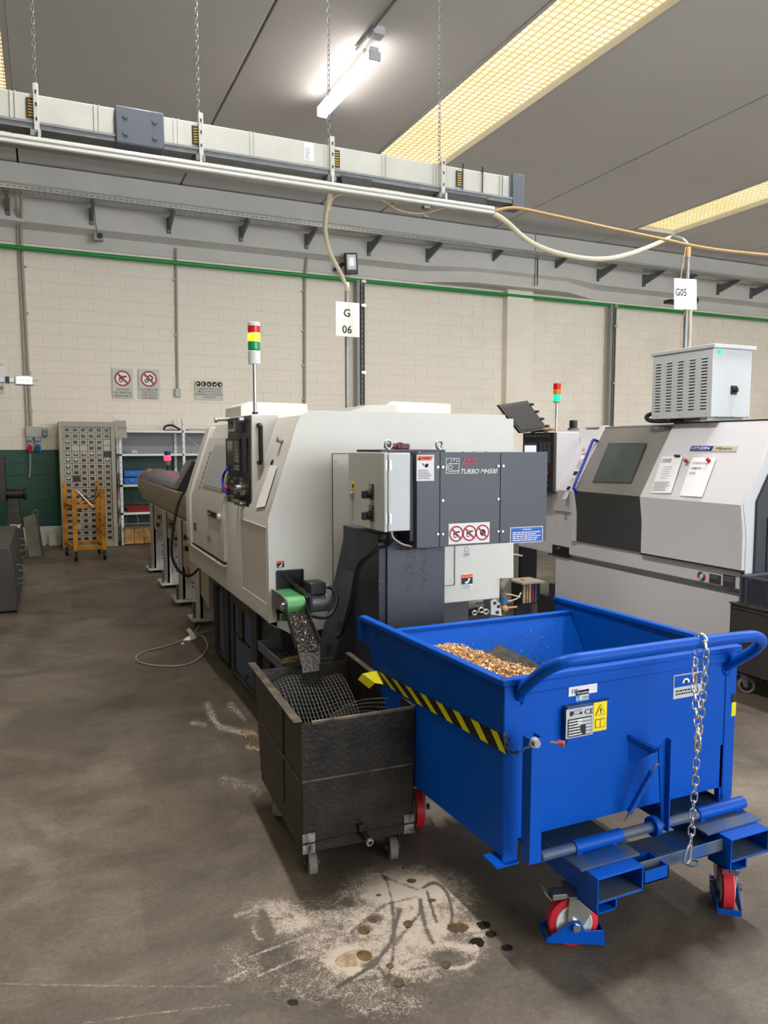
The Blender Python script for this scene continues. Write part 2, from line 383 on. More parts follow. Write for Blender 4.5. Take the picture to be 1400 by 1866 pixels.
def no_sign(c, xd, ud, r, parent, pict=0):
    ring2d(c, xd, ud, 0, r * .8, 'ink_white', parent, 'print_disc', lift=.0007)
    if pict == 0:
        poly2d(c, xd, ud, [(-.45 * r, .1 * r), (-.1 * r, .3 * r), (.5 * r, .35 * r), (.5 * r, .15 * r), (0, .1 * r), (-.4 * r, -.1 * r)], 'ink', parent, lift=.0009)
        ring2d(c + xd * r * -.2 + ud * r * -.25, xd, ud, .14 * r, .26 * r, 'ink', parent, lift=.0009, n=14)
    elif pict == 1:
        for dx, dy, k in ((.15, .12, .34), (-.3, -.25, .2)):
            ring2d(c + xd * r * dx + ud * r * dy, xd, ud, k * .55 * r, k * r, 'ink', parent, lift=.0009, n=16)
            for i in range(9):
                a = i * 2 * math.pi / 9; q = c + xd * r * (dx + math.cos(a) * k * 1.1) + ud * r * (dy + math.sin(a) * k * 1.1)
                ring2d(q, xd, ud, 0, .06 * r, 'ink', parent, lift=.0009, n=6)
    else: ring2d(c + xd * r * .05, xd, ud, 0, .42 * r, 'ink', parent, lift=.0009)
    ring2d(c, xd, ud, .8 * r, r, 'signred', parent)
    d = r * .9; k = .09 * r; q = .7071
    poly2d(c, xd, ud, [(-d * q - k, d * q - k), (-d * q + k, d * q + k), (d * q + k, -d * q + k), (d * q - k, -d * q - k)], 'signred', parent, lift=.0013)
def bolt(p, n, r, parent, m='zinc', name='bolt', t=.006):
    p, n = Vector(p), Vector(n).normalized()
    return MB().cyl(p, p + n * t, r, r * .85, n=8).build(name, m, parent)

# ================================================================== SETTING
WB = 13.1                     # face of the back wall
ZC = 5.7                      # ceiling height
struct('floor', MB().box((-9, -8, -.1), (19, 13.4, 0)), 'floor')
struct('wall_left', MB().box((-9.2, -8, 0), (-9, 13.4, ZC + .3)), 'shelf_back')
struct('wall_right', MB().box((19, -8, 0), (19.2, 13.4, ZC + .3)), 'cream_block')
WF = struct('wall_front', MB().box((-9, -8.2, 0), (1.5, -8, ZC + .3)).box((14, -8.2, 0), (19, -8, ZC + .3)).box((1.5, -8.2, 5.0), (14, -8, ZC + .3)).box((1.5, -8.2, 0), (14, -8, .5)), 'cream_block')
W1 = struct('window_1', MB().box((1.5, -8.12, .5), (14, -8.08, 5.0)), 'door_light')
fr = MB()
for i in range(9): fr.cbox((1.5 + 1.5625 * i, -8.03, 2.75), (.09, .08, 4.5))
for z in (.54, 2.0, 3.45, 4.96): fr.cbox((7.75, -8.03, z), (12.5, .08, .08))
fr.build('window_frame', 'cabinet_grey', W1)

# back wall: painted block work, green dado below
wall = struct('wall_back', MB().box((-9, WB + .005, 1.5), (19, WB + .25, ZC + .3)), 'mortar')
MB().box((-9, WB + .008, 0), (19, WB + .25, 1.5)).build('dado_backing', 'mortar_green', wall)
def block_mesh(mname, L_):
    o = MB().box((.003, 0, .003), (L_ - .003, .02, .197)).build('block_proto', mname)
    me = o.data; bpy.data.objects.remove(o); return me
bm_c, bm_g = block_mesh('cream_block', .5), block_mesh('green_block', .5)
cells = []
for r_ in range(1, 24):
    for k in range(-3, 34):
        cells.append((k * .5 + (.25 if r_ % 2 else 0) - .2, r_ * .2 + .1 if r_ else 0))
vis = [c for c in cells if (c[1] > 1.85 and -.9 < c[0]) or (-.9 < c[0] < 2.6)]
vis.sort(key=lambda c: c[0]); near = set(vis[:300])
for c in vis[:300]:
    if c[1] >= 4.7: continue
    o = bpy.data.objects.new('block', bm_g if c[1] < 1.45 else bm_c); COL.objects.link(o); o.parent = wall; o.location = (c[0], WB + random.uniform(-.0012, .0012), c[1])
rest_c, rest_g = MB(), MB()
for c in cells + [(k * .5 - 8.7, r_ * .2 + .1) for r_ in range(1, 24) for k in range(0, 14)]:
    if c in near or c[1] >= 4.7: continue
    (rest_g if c[1] < 1.45 else rest_c).box((c[0] + .003, WB, c[1] + .003), (c[0] + .497, WB + .02, c[1] + .197))
rest_c.build('block', 'cream_block', wall, kind='stuff'); rest_g.build('block', 'green_block', wall, kind='stuff')
struct('baseboard_back', MB().box((-9, WB - .03, 0), (19, WB + .02, .29)), 'concrete_white', bevel=.01)
MB().box((.02, WB - .2, 0), (.2, WB - .03, .2)).box((-.35, WB - .16, 0), (-.02, WB - .03, .21)).build('trim_1', 'concrete_white', None, kind='structure')

# column in the back wall
struct('trim_2', MB().box((8.50, 12.93, 0), (9.12, WB + .1, 4.72)), 'cream_block', bevel=.012)

# long precast beam above the block wall
def beam():
    st = [(-9, 0), (6.6, 0), (7.55, 1), (9.75, 1), (10.7, 0), (19, 0)]
    prof = []
    for x, k in st:
        yw = 12.86 + (12.6 - 12.86) * k; yl = 13.07 + (12.62 - 13.07) * k * .9
        prof.append([(x, 13.3, 4.66), (x, yl, 4.66), (x, yl, 4.86), (x, yw, 4.92), (x, yw, 5.27), (x, 12.6, 5.40), (x, 12.6, 5.68), (x, 13.3, 5.68)])
    b = MB(); vs = [p for q in prof for p in q]; n = 8; fs = []
    for j in range(len(st) - 1): fs += [(j * n + i, j * n + (i + 1) % n, (j + 1) * n + (i + 1) % n, (j + 1) * n + i) for i in range(n)]
    fs += [tuple(range(n)), tuple(range((len(st) - 1) * n, len(st) * n))]
    return b.add(vs, fs)
BE = struct('trim_3', beam(), 'concrete_white')
MB().box((8.9, 12.595, 4.7), (8.912, 12.605, 5.68)).build('joint_line', 'joint', BE)

# ceiling: slabs with dark joints and recessed skylight strips
ce = struct('ceiling', MB().box((-9, -8, ZC + .32), (19, 13.4, ZC + .4)), 'joint')
SKY = [(-1.35, -.2), (4.48, 5.6), (10.45, 11.45)]
YE = 11.55
edges = [-9, -7.4, -6.3, -3.8, -1.35, -.2, 2.13, 4.48, 5.6, 7.965, 10.45, 11.45, 13.9, 16.3, 17.4, 19]
SKY = [(-7.4, -6.3)] + SKY + [(16.3, 17.4)]
for a, b in zip(edges[:-1], edges[1:]):
    sk = any(abs(a - q[0]) < .01 for q in SKY)
    y0 = YE if sk else -8
    MB().box((a + .012, y0, ZC), (b - .012, 12.75, ZC + .3)).build('ceiling_panel', 'concrete_ceiling', ce, bevel=.008)
for i, (a, b) in enumerate(SKY):
    wn = struct('window_%d' % (i + 2), MB().box((a, -8, ZC + .08), (b, YE, ZC + .10)), 'skylight')
    fb = MB().box((a - .01, -8, ZC - .01), (a + .03, YE + .03, ZC + .3)).box((b - .05, -8, ZC - .01), (b + .01, YE + .03, ZC + .3)).box((a, YE - .03, ZC - .01), (b, YE + .03, ZC + .3))
    fb.build('window_frame', 'concrete_white', wn)
    g = MB(); x = a + .09
    while x < b - .04: g.box((x, -8, ZC + .067), (x + .005, YE - .04, ZC + .08)); x += .09
    y = -2 if a > -8 else 0
    while y < YE - .04: g.box((a + .04, y, ZC + .062), (b - .04, y + .006, ZC + .08)); y += .09
    g.build('louvre_grid', 'skylight_rib', wn, kind='stuff')

# ================================================================== OVERHEAD
# fluorescent batten on the ceiling
p0, p1 = at(683, 102, 'z', 5.52), at(585, 210, 'z', 5.52)
d = (p1 - p0).normalized(); p1 = p0 + d * 1.5
fl = thing('batten_lamp', 'lit white fluorescent batten lamp fixed under the grey ceiling', 'lamp', tuple(p0))
mid = (p0 + p1) / 2; sd = d.cross(Z).normalized()
b = MB()
prof_ = [(-.075, .05), (-.072, -.01), (-.04, -.045), (.04, -.045), (.072, -.01), (.075, .05)]
b.prism([p0 + d * .04 + sd * q[0] + Z * q[1] for q in prof_], d * 1.42); b.build('diffuser', 'tube', fl, bevel=.004)
MB().prism([p0 + sd * q[0] + Z * q[1] for q in ((-.05, .05), (.05, .05), (.045, .09), (-.045, .09))], d * 1.5).build('housing', 'lamp_shell', fl, bevel=.004)
for q in (p0, p1): MB().cbox(q + Z * -.0, (.13, .03, .09)).build('end_cap', 'cabinet_white', fl, bevel=.008)
for t in (.25, 1.25): MB().bar(p0 + d * t + Z * .09, p0 + d * t + Z * .19, .02, .03).build('bracket', 'steel', fl)
b = MB(); jb = p0 - d * .16 - sd * -.02 + Z * .1; b.cbox(jb + Vector((-.07, 0, .04)), (.13, .13, .08))
tag(b.build('junction_box', 'lamp_shell', None, bevel=.006), 'small grey junction box on the ceiling behind the batten lamp', 'electrical box')
b = MB(); b.cyl(at(650, 90, 'z', 5.67), at(650, 90, 'z', 5.67) + Vector((0, -14, 0)), .014, n=8)
tag(b.build('ceiling_conduit', 'conduit_dark', None), 'thin grey conduit running along the ceiling to the batten lamp', 'conduit')

# busbar trunking hung on chains
BY = 4.3
bz0, bz1 = 3.166, 3.29
xr = at(932, 340, 'y', BY).x
bus = thing('busbar_trunking', 'long dull aluminium busbar trunking hanging on chains above the lathe', 'busbar', (1.2, BY, bz0))
BX0 = -1.6
MB().box((BX0, BY, bz0), (xr, BY + .07, bz1 + .012)).build('duct', 'alu', bus, bevel=.004)
MB().box((BX0, BY - .012, bz0 - .035), (xr, BY + .082, bz0)).box((BX0, BY - .02, bz0 - .012), (xr, BY, bz0)).build('bottom_flange', 'dark_steel', bus)
for px in (20, 172, 316, 455, 590, 697, 790, 912):
    x = at(px, 250, 'y', BY).x
    for dx in (0, .022): MB().box((x + dx, BY - .006, bz0), (x + dx + .008, BY, bz1 + .012)).build('seam_strip', 'alu', bus)
for px in (57, 356, 612, 836):
    x = at(px, 250, 'y', BY).x
    MB().box((x - .018, BY - .007, bz0 + .018), (x + .022, BY, bz1 - .01)).build('socket_slot', 'black', bus)
    for i in range(6): MB().box((x - .009, BY - .009, bz0 + .026 + i * .014), (x + .016, BY - .006, bz0 + .031 + i * .014)).build('contact', 'brass', bus)
x0, x1 = at(211, 250, 'y', BY - .03).x, at(300, 250, 'y', BY - .03).x
MB().box((x0, BY - .03, bz0 - .045), (x1, BY + .1, bz1 + .02)).build('joint_cover', 'slate', bus, bevel=.008, label='dark grey square joint cover')
for dx in (.05, x1 - x0 - .05):
    for z in (bz0 + .01, bz1 - .03): MB().cyl((x0 + dx, BY - .03, z), (x0 + dx, BY - .036, z), .014, n=14).build('bolt', 'slate', bus)
MB().box((xr, BY - .02, bz0 - .055), (xr + .09, BY + .1, bz1 + .03)).box((xr - .015, BY - .01, bz0 - .04), (xr, BY + .09, bz1 + .02)).build('end_cap', 'slate', bus, bevel=.004, label='grey steel end cap')
for pa, pb in ((618, 676), (808, 885)):
    a, c = at(pa, 330, 'y', BY).x, at(pb, 340, 'y', BY).x
    MB().prism([(a, BY - .02, bz0 - .03), (a + .02, BY - .02, bz0 - .085), (c - .05, BY - .02, bz0 - .085), (c - .03, BY - .02, bz0 - .1), (c - .01, BY - .02, bz0 - .09), (c, BY - .02, bz0 - .03)], (0, .1, 0)).build('tap_off_box', 'black', bus, label='black tap-off box under the trunking')
for px in (843, 879):
    x = at(px, 300, 'y', BY).x
    b = MB().tube([(x, BY - .006, bz0 - .09), (x, BY - .006, bz1 + .016), (x, BY + .08, bz1 + .018), (x, BY + .08, bz0 - .09)], .004, n=6)
    b.tube([(x, BY - .01, bz0 - .05), (x + .03, BY - .03, bz0 - .03)], .003, n=5).tube([(x, BY - .01, bz1 + .012), (x - .01, BY - .02, bz1 + .035)], .004, n=5)
    b.build('cable_tie', 'rubber', bus)
plate((at(555, 290, 'y', BY).x, BY - .001, bz0 + .03), X, Z, .055, .1, .002, 'paper', bus)
lines((at(556, 290, 'y', BY).x, BY - .002, bz0 + .035), X, Z, .035, .07, 6, 'ink_grey', bus, 3)
# hanger brackets with their chains up to the ceiling
def link_mesh(l, wd, r, name, m, n=8):
    b = MB(); pts = []
    h = (l - wd) / 2
    for i in range(7): a = math.pi * i / 6; pts.append((math.cos(a) * wd / 2, 0, h + math.sin(a) * wd / 2))
    for i in range(7): a = math.pi + math.pi * i / 6; pts.append((math.cos(a) * wd / 2, 0, -h + math.sin(a) * wd / 2))
    b.tube(pts, r, n=n, cyclic=True); o = b.build(name, m); return o
lk = link_mesh(.034, .014, .0022, 'link', 'dark_steel', 5); lkme = lk.data; bpy.data.objects.remove(lk)
for i, px in enumerate((68, 365, 603, 805)):
    x = at(px, 260, 'y', BY).x
    h = thing('trunking_hanger', 'slotted steel hanger clamped round the busbar trunking, ' + ('first from the left', 'second from the left', 'beside the batten lamp end', 'nearest the dark end cap')[i], 'hanger', (x, BY, bz0), group='hangers of the busbar trunking')
    b = MB().box((x - .013, BY - .03, bz0 - .05), (x + .013, BY - .012, bz1 + .055)); b.box((x - .013, BY - .03, bz1 + .015), (x + .013, BY + .1, bz1 + .022))
    b.build('strap', 'alu', h, bevel=.003)
    for z in (bz0, bz0 + .07, bz0 + .13): MB().box((x - .004, BY - .032, z), (x + .004, BY - .0295, z + .016)).build('slot', 'black', h)
    MB().box((x - .03, BY - .035, bz0 - .075), (x + .02, BY + .09, bz0 - .045)).cyl((x, BY - .04, bz0 - .06), (x, BY - .01, bz0 - .12), .008, n=8).build('clamp', 'dark_steel', h)
    ch = thing('hanging_chain', 'thin steel chain rising from trunking to ceiling, ' + ('nearest the left edge', 'left of the ceiling joint', 'passing the end of the batten lamp', 'in front of the wide skylight')[i], 'chain', (x, BY + .03, bz1 + .03), group='chains holding the trunking')
    z = bz1 + .04; k = 0; nl = 0; rest = MB()
    while z < 5.69:
        o = bpy.data.objects.new('link', lkme); COL.objects.link(o); o.parent = ch
        o.location = (0, 0, z - bz1 - .03); o.rotation_euler = (0, 0, R(90) * (k % 2) + R(20)); z += .028; k += 1

# white installation rail below the trunking
rz = 3.045; ry = 4.22
rl = thing('cable_rail', 'long white painted channel rail hanging below the busbar trunking', 'rail', (1.2, ry, rz))
rx = at(902, 385, 'y', ry).x
MB().box((-1.6, ry, rz - .025), (rx, ry + .06, rz + .025)).build('channel', 'alu', rl, bevel=.004)
for z in (-.012, .012): MB().box((-1.6, ry - .004, rz + z - .008), (rx, ry + .001, rz + z + .006)).build('flange', 'cabinet_grey', rl, bevel=.002)
x = at(779, 380, 'y', ry).x
MB().cyl((x, ry + .02, rz - .02), (x, ry + .02, rz - .09), .004, n=6).box((x - .02, ry, rz - .045), (x + .02, ry + .04, rz - .03)).box((x - .015, ry + .01, rz - .095), (x + .015, ry + .03, rz - .085)).build('hook', 'dark_steel', rl)
for px in (72, 362, 600, 806):
    xx = at(px, 260, 'y', BY).x; MB().box((xx - .006, ry + .02, rz + .02), (xx + .006, ry + .04, bz0 - .05)).build('drop_rod', 'steel', rl)

# cables hanging from the rail
def cable(pts, r, m, name, label, n=8, cat='cable', parent=None):
    o = MB().tube(spline(pts, 10), r, n=n).build(name, m, parent)
    return tag(o, label, cat) if parent is None else o
A_ = lambda px, py, y: at(px, py, 'y', y)
cable([A_(604, 352, 4.3), A_(596, 378, 4.3), A_(593, 420, 4.35), A_(602, 460, 4.5), A_(622, 500, 4.75), A_(634, 530, 4.97)], .013, 'cable_cream', 'drop_cable', 'cream flexible conduit dropping from the trunking to the G06 pole')
cable([A_(600, 385, 4.24), A_(607, 362, 4.24), A_(622, 354, 4.24)], .004, 'cable_brown', 'thin_wire', 'short thin yellow wire curling out beside the cream conduit')
cable([A_(693, 362, 4.24), A_(730, 384, 4.24), A_(770, 389, 4.24), A_(805, 380, 4.24), A_(828, 374, 4.24)], .004, 'cable_brown', 'thin_wire', 'thin yellow wire sagging under the right end of the rail')
cable([A_(892, 386, 4.24), A_(920, 402, 4.3), A_(965, 440, 4.4), A_(1020, 462, 4.5), A_(1090, 472, 4.6), A_(1150, 462, 4.7), A_(1225, 432, 4.8)], .017, 'cable_cream', 'sagging_conduit', 'thick cream flexible conduit sagging between rail and G05 pole')
cable([A_(902, 384, 4.24), A_(940, 379, 4.2), A_(1010, 393, 4.1), A_(1100, 413, 4.0), A_(1200, 434, 3.9), A_(1300, 454, 3.8), A_(1430, 468, 3.7)], .010, 'cable_brown', 'long_cable', 'long tan cable stretching from the rail to the right edge')

# G06 pole and sign
pb, pt = A_(633, 745, 5.0), A_(632, 528, 5.0)
g6 = thing('conduit_pole', 'vertical grey conduit pole rising behind the near lathe', 'pole', (pb.x, 5.0, 1.55))
MB().cyl((pb.x, 5, 1.55), (pb.x, 5, pt.z), .0155, n=14).build('tube', 'conduit_dark', g6)
MB().cyl((pb.x, 5, pt.z - .01), (pb.x, 5, pt.z + .05), .018, n=14).build('fitting', 'cable_cream', g6)
def wallsign(tl, wd, ht, ax_x, nm, lab, m='paper_grey', tilt=0):
    t = thing(nm, lab, 'sign', tuple(tl))
    xd = (ax_x * math.cos(tilt) + Z * math.sin(tilt)); ud = (Z * math.cos(tilt) - ax_x * math.sin(tilt))
    plate(tl - ud * ht, xd, ud, wd, ht, .003, m, t, 'plate'); return t, xd, ud
tl = A_(612, 549, 4.96); wd = A_(655, 549, 4.96).x - tl.x; ht = tl.z - A_(612, 612, 4.96).z
t, xd, ud = wallsign(tl, wd, ht, X, 'position_sign', 'translucent plastic sign reading G 06 on its pole')
c = tl + X * wd * .47
text('G', c - Z * ht * .42, .052, 'ink', t, align='CENTER', bold=.02); text('06', c - Z * ht * .9, .052, 'ink', t, align='CENTER', bold=.02)
# G05 pole and sign
pb, pt = A_(1248, 640, 4.6), A_(1248, 440, 4.6)
g5 = thing('conduit_pole', 'vertical grey conduit pole bending over behind the vented cabinet', 'pole', (pb.x, 4.6, 1.75))
MB().tube(spline([(pb.x, 4.6, 1.8), (pb.x, 4.6, 2.6), (pb.x, 4.6, pt.z - .1), (pb.x - .004, 4.6, pt.z - .04), (pb.x - .035, 4.62, pt.z + .015), tuple(A_(1226, 431, 4.78))], 8), .017, n=14).build('tube', 'conduit_dark', g5)
MB().cyl((pb.x, 4.6, pt.z - .12), (pb.x, 4.6, pt.z - .03), .021, n=14).build('fitting', 'cable_brown', g5)
x2 = A_(1256, 640, 4.68).x
MB().cyl((x2, 4.68, 1.8), (x2, 4.68, A_(1256, 560, 4.68).z), .014, n=12).build('second_tube', 'conduit', g5)
MB().tube(spline([A_(1240, 640, 4.58), A_(1243, 590, 4.58), A_(1249, 560, 4.58), A_(1240, 520, 4.58), A_(1250, 450, 4.58)]), .004, n=6).build('loose_wire', 'cable_brown', g5)
tl = A_(1229, 507, 4.5); wd = .125
t, xd, ud = wallsign(tl, A_(1270, 507, 4.5).x - tl.x, tl.z - A_(1240, 564, 4.5).z, X, 'position_sign', 'white paper sign reading G05 clipped on its pole', 'paper', R(3))
text('G05', tl + xd * .008 - ud * .13, .055, 'ink', t, xd, ud, bold=.02, wfit=.115)
poly2d(tl + xd * .05 - ud * .05, xd, ud, [(0, 0), (.03, 0), (.03, .004), (0, .004)], 'ink_grey', t, 'staple')
MB().box(A_(1222, 545, 4.55), A_(1233, 556, 4.62)).build('clamp', 'black', g5)

# green pipe along the wall
tag(MB().cyl((-9, 12.95, 4.55), (19, 12.95, 4.55), .035, n=16).build('green_pipe', 'pipe_green', None), 'long green painted pipe running along the back wall', 'pipe')
# slotted support struts
for px, lab in ((659, 'slotted steel strut standing at the back wall behind the G06 pole'), (1120, 'slotted steel strut standing at the back wall left of the vented cabinet')):
    x = A_(px, 560, 12.9).x
    t = thing('slotted_strut', lab, 'support post', (x, 12.95, 0))
    MB().box((x - .09, 12.9, 0), (x - .03, 13.0, 4.55)).build('plain_profile', 'conduit_plain', t)
    b = MB().box((x + .0, 12.9, 0), (x + .012, 12.99, 4.5)).box((x + .055, 12.9, 0), (x + .067, 12.99, 4.5)).box((x, 12.95, 0), (x + .06, 12.99, 4.5)); b.build('slotted_profile', 'conduit_plain', t)
    sl = MB(); z = 1.6
    while z < 4.45: sl.box((x + .02, 12.943, z), (x + .047, 12.95, z + .05)); z += .09
    sl.build('slot', 'black', t, kind='stuff')
    for z in (4.53, 4.1, 2.9): MB().cyl((x + .035, 12.86, z), (x + .035, 12.9, z), .03, n=12).box((x - .01, 12.87, z - .02), (x + .08, 12.9, z + .02)).build('pipe_clamp', 'zinc', t)

# perforated cable tray on brackets
tz, ty = 5.2, 12.25
tr = thing('cable_tray', 'long perforated galvanised cable tray on brackets along the beam', 'cable tray', (5, ty, tz))
MB().box((-9, ty, tz), (19, ty + .25, tz + .004)).box((-9, ty, tz), (19, ty + .004, tz + .06)).box((-9, ty + .246, tz), (19, ty + .25, tz + .06)).build('trough', 'steel', tr)
ho = MB(); x = -1
while x < 12:
    ho.box((x, ty - .002, tz + .03), (x + .05, ty, tz + .042)); ho.box((x, ty + .05, tz - .002), (x + .05, ty + .065, tz)); ho.box((x, ty + .15, tz - .002), (x + .05, ty + .165, tz)); x += .08
ho.build('slot', 'dark_steel', tr, kind='stuff')
for i, px in enumerate((14, 170, 314, 448, 570, 686, 795, 905, 1020, 1112, 1198, 1258, 1336, 1398)):
    x = at(px, 400, 'y', 12.5).x
    b = MB().prism([(x - .02, ty + .0, tz), (x - .02, ty + .0, tz - .03), (x - .02, ty + .5, tz - .17), (x - .02, ty + .58, tz - .17), (x - .02, ty + .58, tz)], (.04, 0, 0)); b.box((x - .03, ty + .56, tz - .22), (x + .03, ty + .61, tz + .03))
    b.build('bracket', 'dark_steel', tr, bevel=.004)

# conduits on the wall
def conduit(pts, r, label, m='conduit', name='wall_conduit', clips=()):
    t = thing(name, label, 'conduit', tuple(Vector(pts[-1])))
    MB().tube(pts, r, n=8).build('tube', m, t)
    for z in clips: MB().cbox((pts[-1][0], 13.07, z), (.06, .04, .025)).build('clip', 'conduit_dark', t)
    return t
x = -.2
conduit([(x + .03, 12.5, 5.2), (x + .01, 12.9, 4.95), (x, 13.0, 4.8), (x, 13.06, 4.5), (x + .03, 13.07, 1.86)], .022, 'grey conduit running down the wall to the socket panel, right tube', clips=(4.3, 3.6, 2.7, 2.1))
conduit([(x - .05, 12.5, 5.2), (x - .03, 12.9, 4.95), (x - .045, 13.0, 4.8), (x - .045, 13.06, 4.5), (x - .03, 13.07, 1.86)], .014, 'thin conduit beside the left wall conduit')
conduit([(2.1, 13.0, 4.8), (2.1, 13.06, 4.5), (2.08, 13.07, 2.5)], .02, 'grey conduit ending in a small switch box beside the warning signs', clips=(4.3, 3.4))
tag(MB().box((2.03, 13.03, 2.38), (2.13, 13.1, 2.52)).build('switch_box', 'cabinet_grey', None, bevel=.01), 'small cream switch box at the lower end of the wall conduit', 'electrical box')
conduit([(4.36, 13.0, 4.95), (4.33, 13.06, 4.5), (4.3, 13.07, 1.2)], .024, 'grey wall conduit between the signal tower and the G06 pole', clips=(4.3, 3.6, 3.0, 2.4))
conduit([(8.95, 12.57, 5.3), (8.95, 12.57, 4.7)], .01, 'thin dark rod hanging from the beam above the green pipe', 'joint', 'hanging_rod')

# small devices on the wall and beam
def sensor(px, py, lab, s_=.1):
    p = A_(px, py, 12.84); t = thing('siren_box', lab, 'sensor', tuple(p))
    MB().cbox(p, (s_ * 1.5, .08, s_ * 1.3)).build('housing', 'conduit_dark', t, bevel=.01)
    MB().cyl(p + Vector((.02, -.04, .01)), p + Vector((.02, -.06, .01)), s_ * .42, n=16).build('lens', 'black', t)
    MB().tube([p + Z * .06, p + Vector((-.03, 0, .2)), p + Vector((-.05, -.1, .38))], .008, n=6).build('stem', 'conduit', t)
sensor(179, 432, 'small grey box with a black lens below the cable tray')
sensor(1266, 548, 'grey round sensor on the beam right of the G05 sign', .11)
p = A_(640, 481, 12.7); t = thing('floodlight', 'black floodlight with pale glass on the beam beside the pole', 'floodlight', tuple(p))
tr_ = Matrix.Rotation(R(-6), 3, 'Y')
MB().prism([p + tr_ @ Vector(q) for q in ((-.12, 0, -.18), (.12, 0, -.18), (.12, -.05, .18), (-.12, -.05, .18))], (0, .07, .01)).build('housing', 'black', t, bevel=.012)
MB().prism([p + tr_ @ Vector(q) for q in ((-.085, -.014, -.1), (.085, -.014, -.1), (.085, -.056, .15), (-.085, -.056, .15))], (0, .01, .002)).build('glass', 'paper', t)
MB().prism([p + tr_ @ Vector(q) for q in ((-.05, -.022, -.05), (.05, -.022, -.05), (.05, -.052, .1), (-.05, -.052, .1))], (0, .01, .002)).build('reflector', 'steel', t)
MB().bar(p + Vector((-.13, .06, 0)), p + Vector((-.2, .30, -.06)), .05, .05).build('bracket', 'black', t)

# safety signs on the back wall
def sign_at(x0, x1, y0, y1, lab, m='paper_grey'):
    a, b = at(x0, y0, 'y', 13.07), at(x1, y1, 'y', 13.07)
    t = thing('safety_sign', lab, 'sign', (a.x, 13.07, b.z)); plate((a.x, 13.07, b.z), X, Z, b.x - a.x, a.z - b.z, .006, m, t, 'plate')
    return t, a.x, b.z, b.x - a.x, a.z - b.z
t, x, z, w_, h_ = sign_at(204, 243, 671, 726, 'prohibition sign reading NON PULIRE with struck-out oil can and wheels')
no_sign(Vector((x + w_ / 2, 13.068, z + h_ * .67)), X, Z, w_ * .4, t, 0)
for i, l in enumerate(('NON PULIRE', 'NE LUBRIFICARE', 'ORGANI IN MOTO')): text(l, (x + w_ / 2, 13.069, z + h_ * (.26 - .11 * i)), .036, 'ink', t, align='CENTER', bold=.004, wfit=w_ * (.62, .84, .88)[i])
t, x, z, w_, h_ = sign_at(252, 291, 672, 727, 'prohibition sign reading NON RIMUOVERE with struck-out gears')
no_sign(Vector((x + w_ / 2, 13.068, z + h_ * .67)), X, Z, w_ * .4, t, 1)
for i, l in enumerate(('NON RIMUOVERE', 'I DISPOSITIVI E', 'LE PROTEZIONI', 'DI SICUREZZA')): text(l, (x + w_ / 2, 13.069, z + h_ * (.28 - .09 * i)), .03, 'ink', t, align='CENTER', bold=.004, wfit=w_ * (.86, .78, .78, .72)[i])
t, x, z, w_, h_ = sign_at(355, 407, 693, 729, 'wide safety sign with five dark round pictograms above four lines')
for i in range(5):
    c = Vector((x + w_ * (.12 + .19 * i), 13.068, z + h_ * .82)); ring2d(c, X, Z, 0, .042, 'ink', t); ring2d(c + X * .004 * (i - 2), X, Z, .0, .018, 'ink_white', t, a0=i, a1=i + 4, lift=.0016)
for i, l in enumerate(('E OBBLIGATORIO USARE', 'I MEZZI DI PROTEZIONE', 'PERSONALE IN DOTAZIONE', 'A CIASCUNO')): text(l, (x + w_ / 2, 13.069, z + h_ * (.52 - .15 * i)), .036, 'ink', t, align='CENTER', bold=.004, wfit=w_ * (.86, .84, .95, .46)[i])
t, x, z, w_, h_ = sign_at(-22, 8, 661, 718, 'partly visible grey safety sign at the left edge'); ring2d(Vector((x + w_ * .75, 13.068, z + h_ * .72)), X, Z, 0, .1, 'ink_white', t)
text('NE', (x + w_ - .1, 13.069, z + .18), .06, 'ink', t, bold=.02); text('DI', (x + w_ - .1, 13.069, z + .06), .06, 'ink', t, bold=.02)
# lit machine lamp seen edge-on at the left edge
p = at(0, 692, 'y', 9.0); q = at(61, 693, 'y', 9.0)
t = thing('arm_lamp', 'bright slim lamp on an arm reaching in from the left edge', 'lamp', tuple(p))
MB().box((p.x + .14, 8.97, p.z - .05), (q.x, 9.05, p.z + .05)).build('housing', 'steel', t, bevel=.006)
MB().box((p.x + .16, 8.955, p.z - .033), (q.x - .02, 8.97, p.z + .033)).build('light_strip', 'strip_light_on', t)
MB().box((p.x - 1, 8.98, p.z - .03), (p.x + .14, 9.03, p.z + .03)).build('arm', 'steel', t, bevel=.006)
MB().box((p.x + .05, 8.97, p.z - .034), (p.x + .09, 9.04, p.z + .034)).build('joint', 'black', t)
b = MB()
for i, f_ in enumerate((.22, .28, .32, .36, .45, .5)): b.box((p.x + f_ * .6 + .05, 8.953, p.z - .012), (p.x + f_ * .6 + .058, 8.955, p.z + .012))
b.build('marking', 'ink_grey', t)

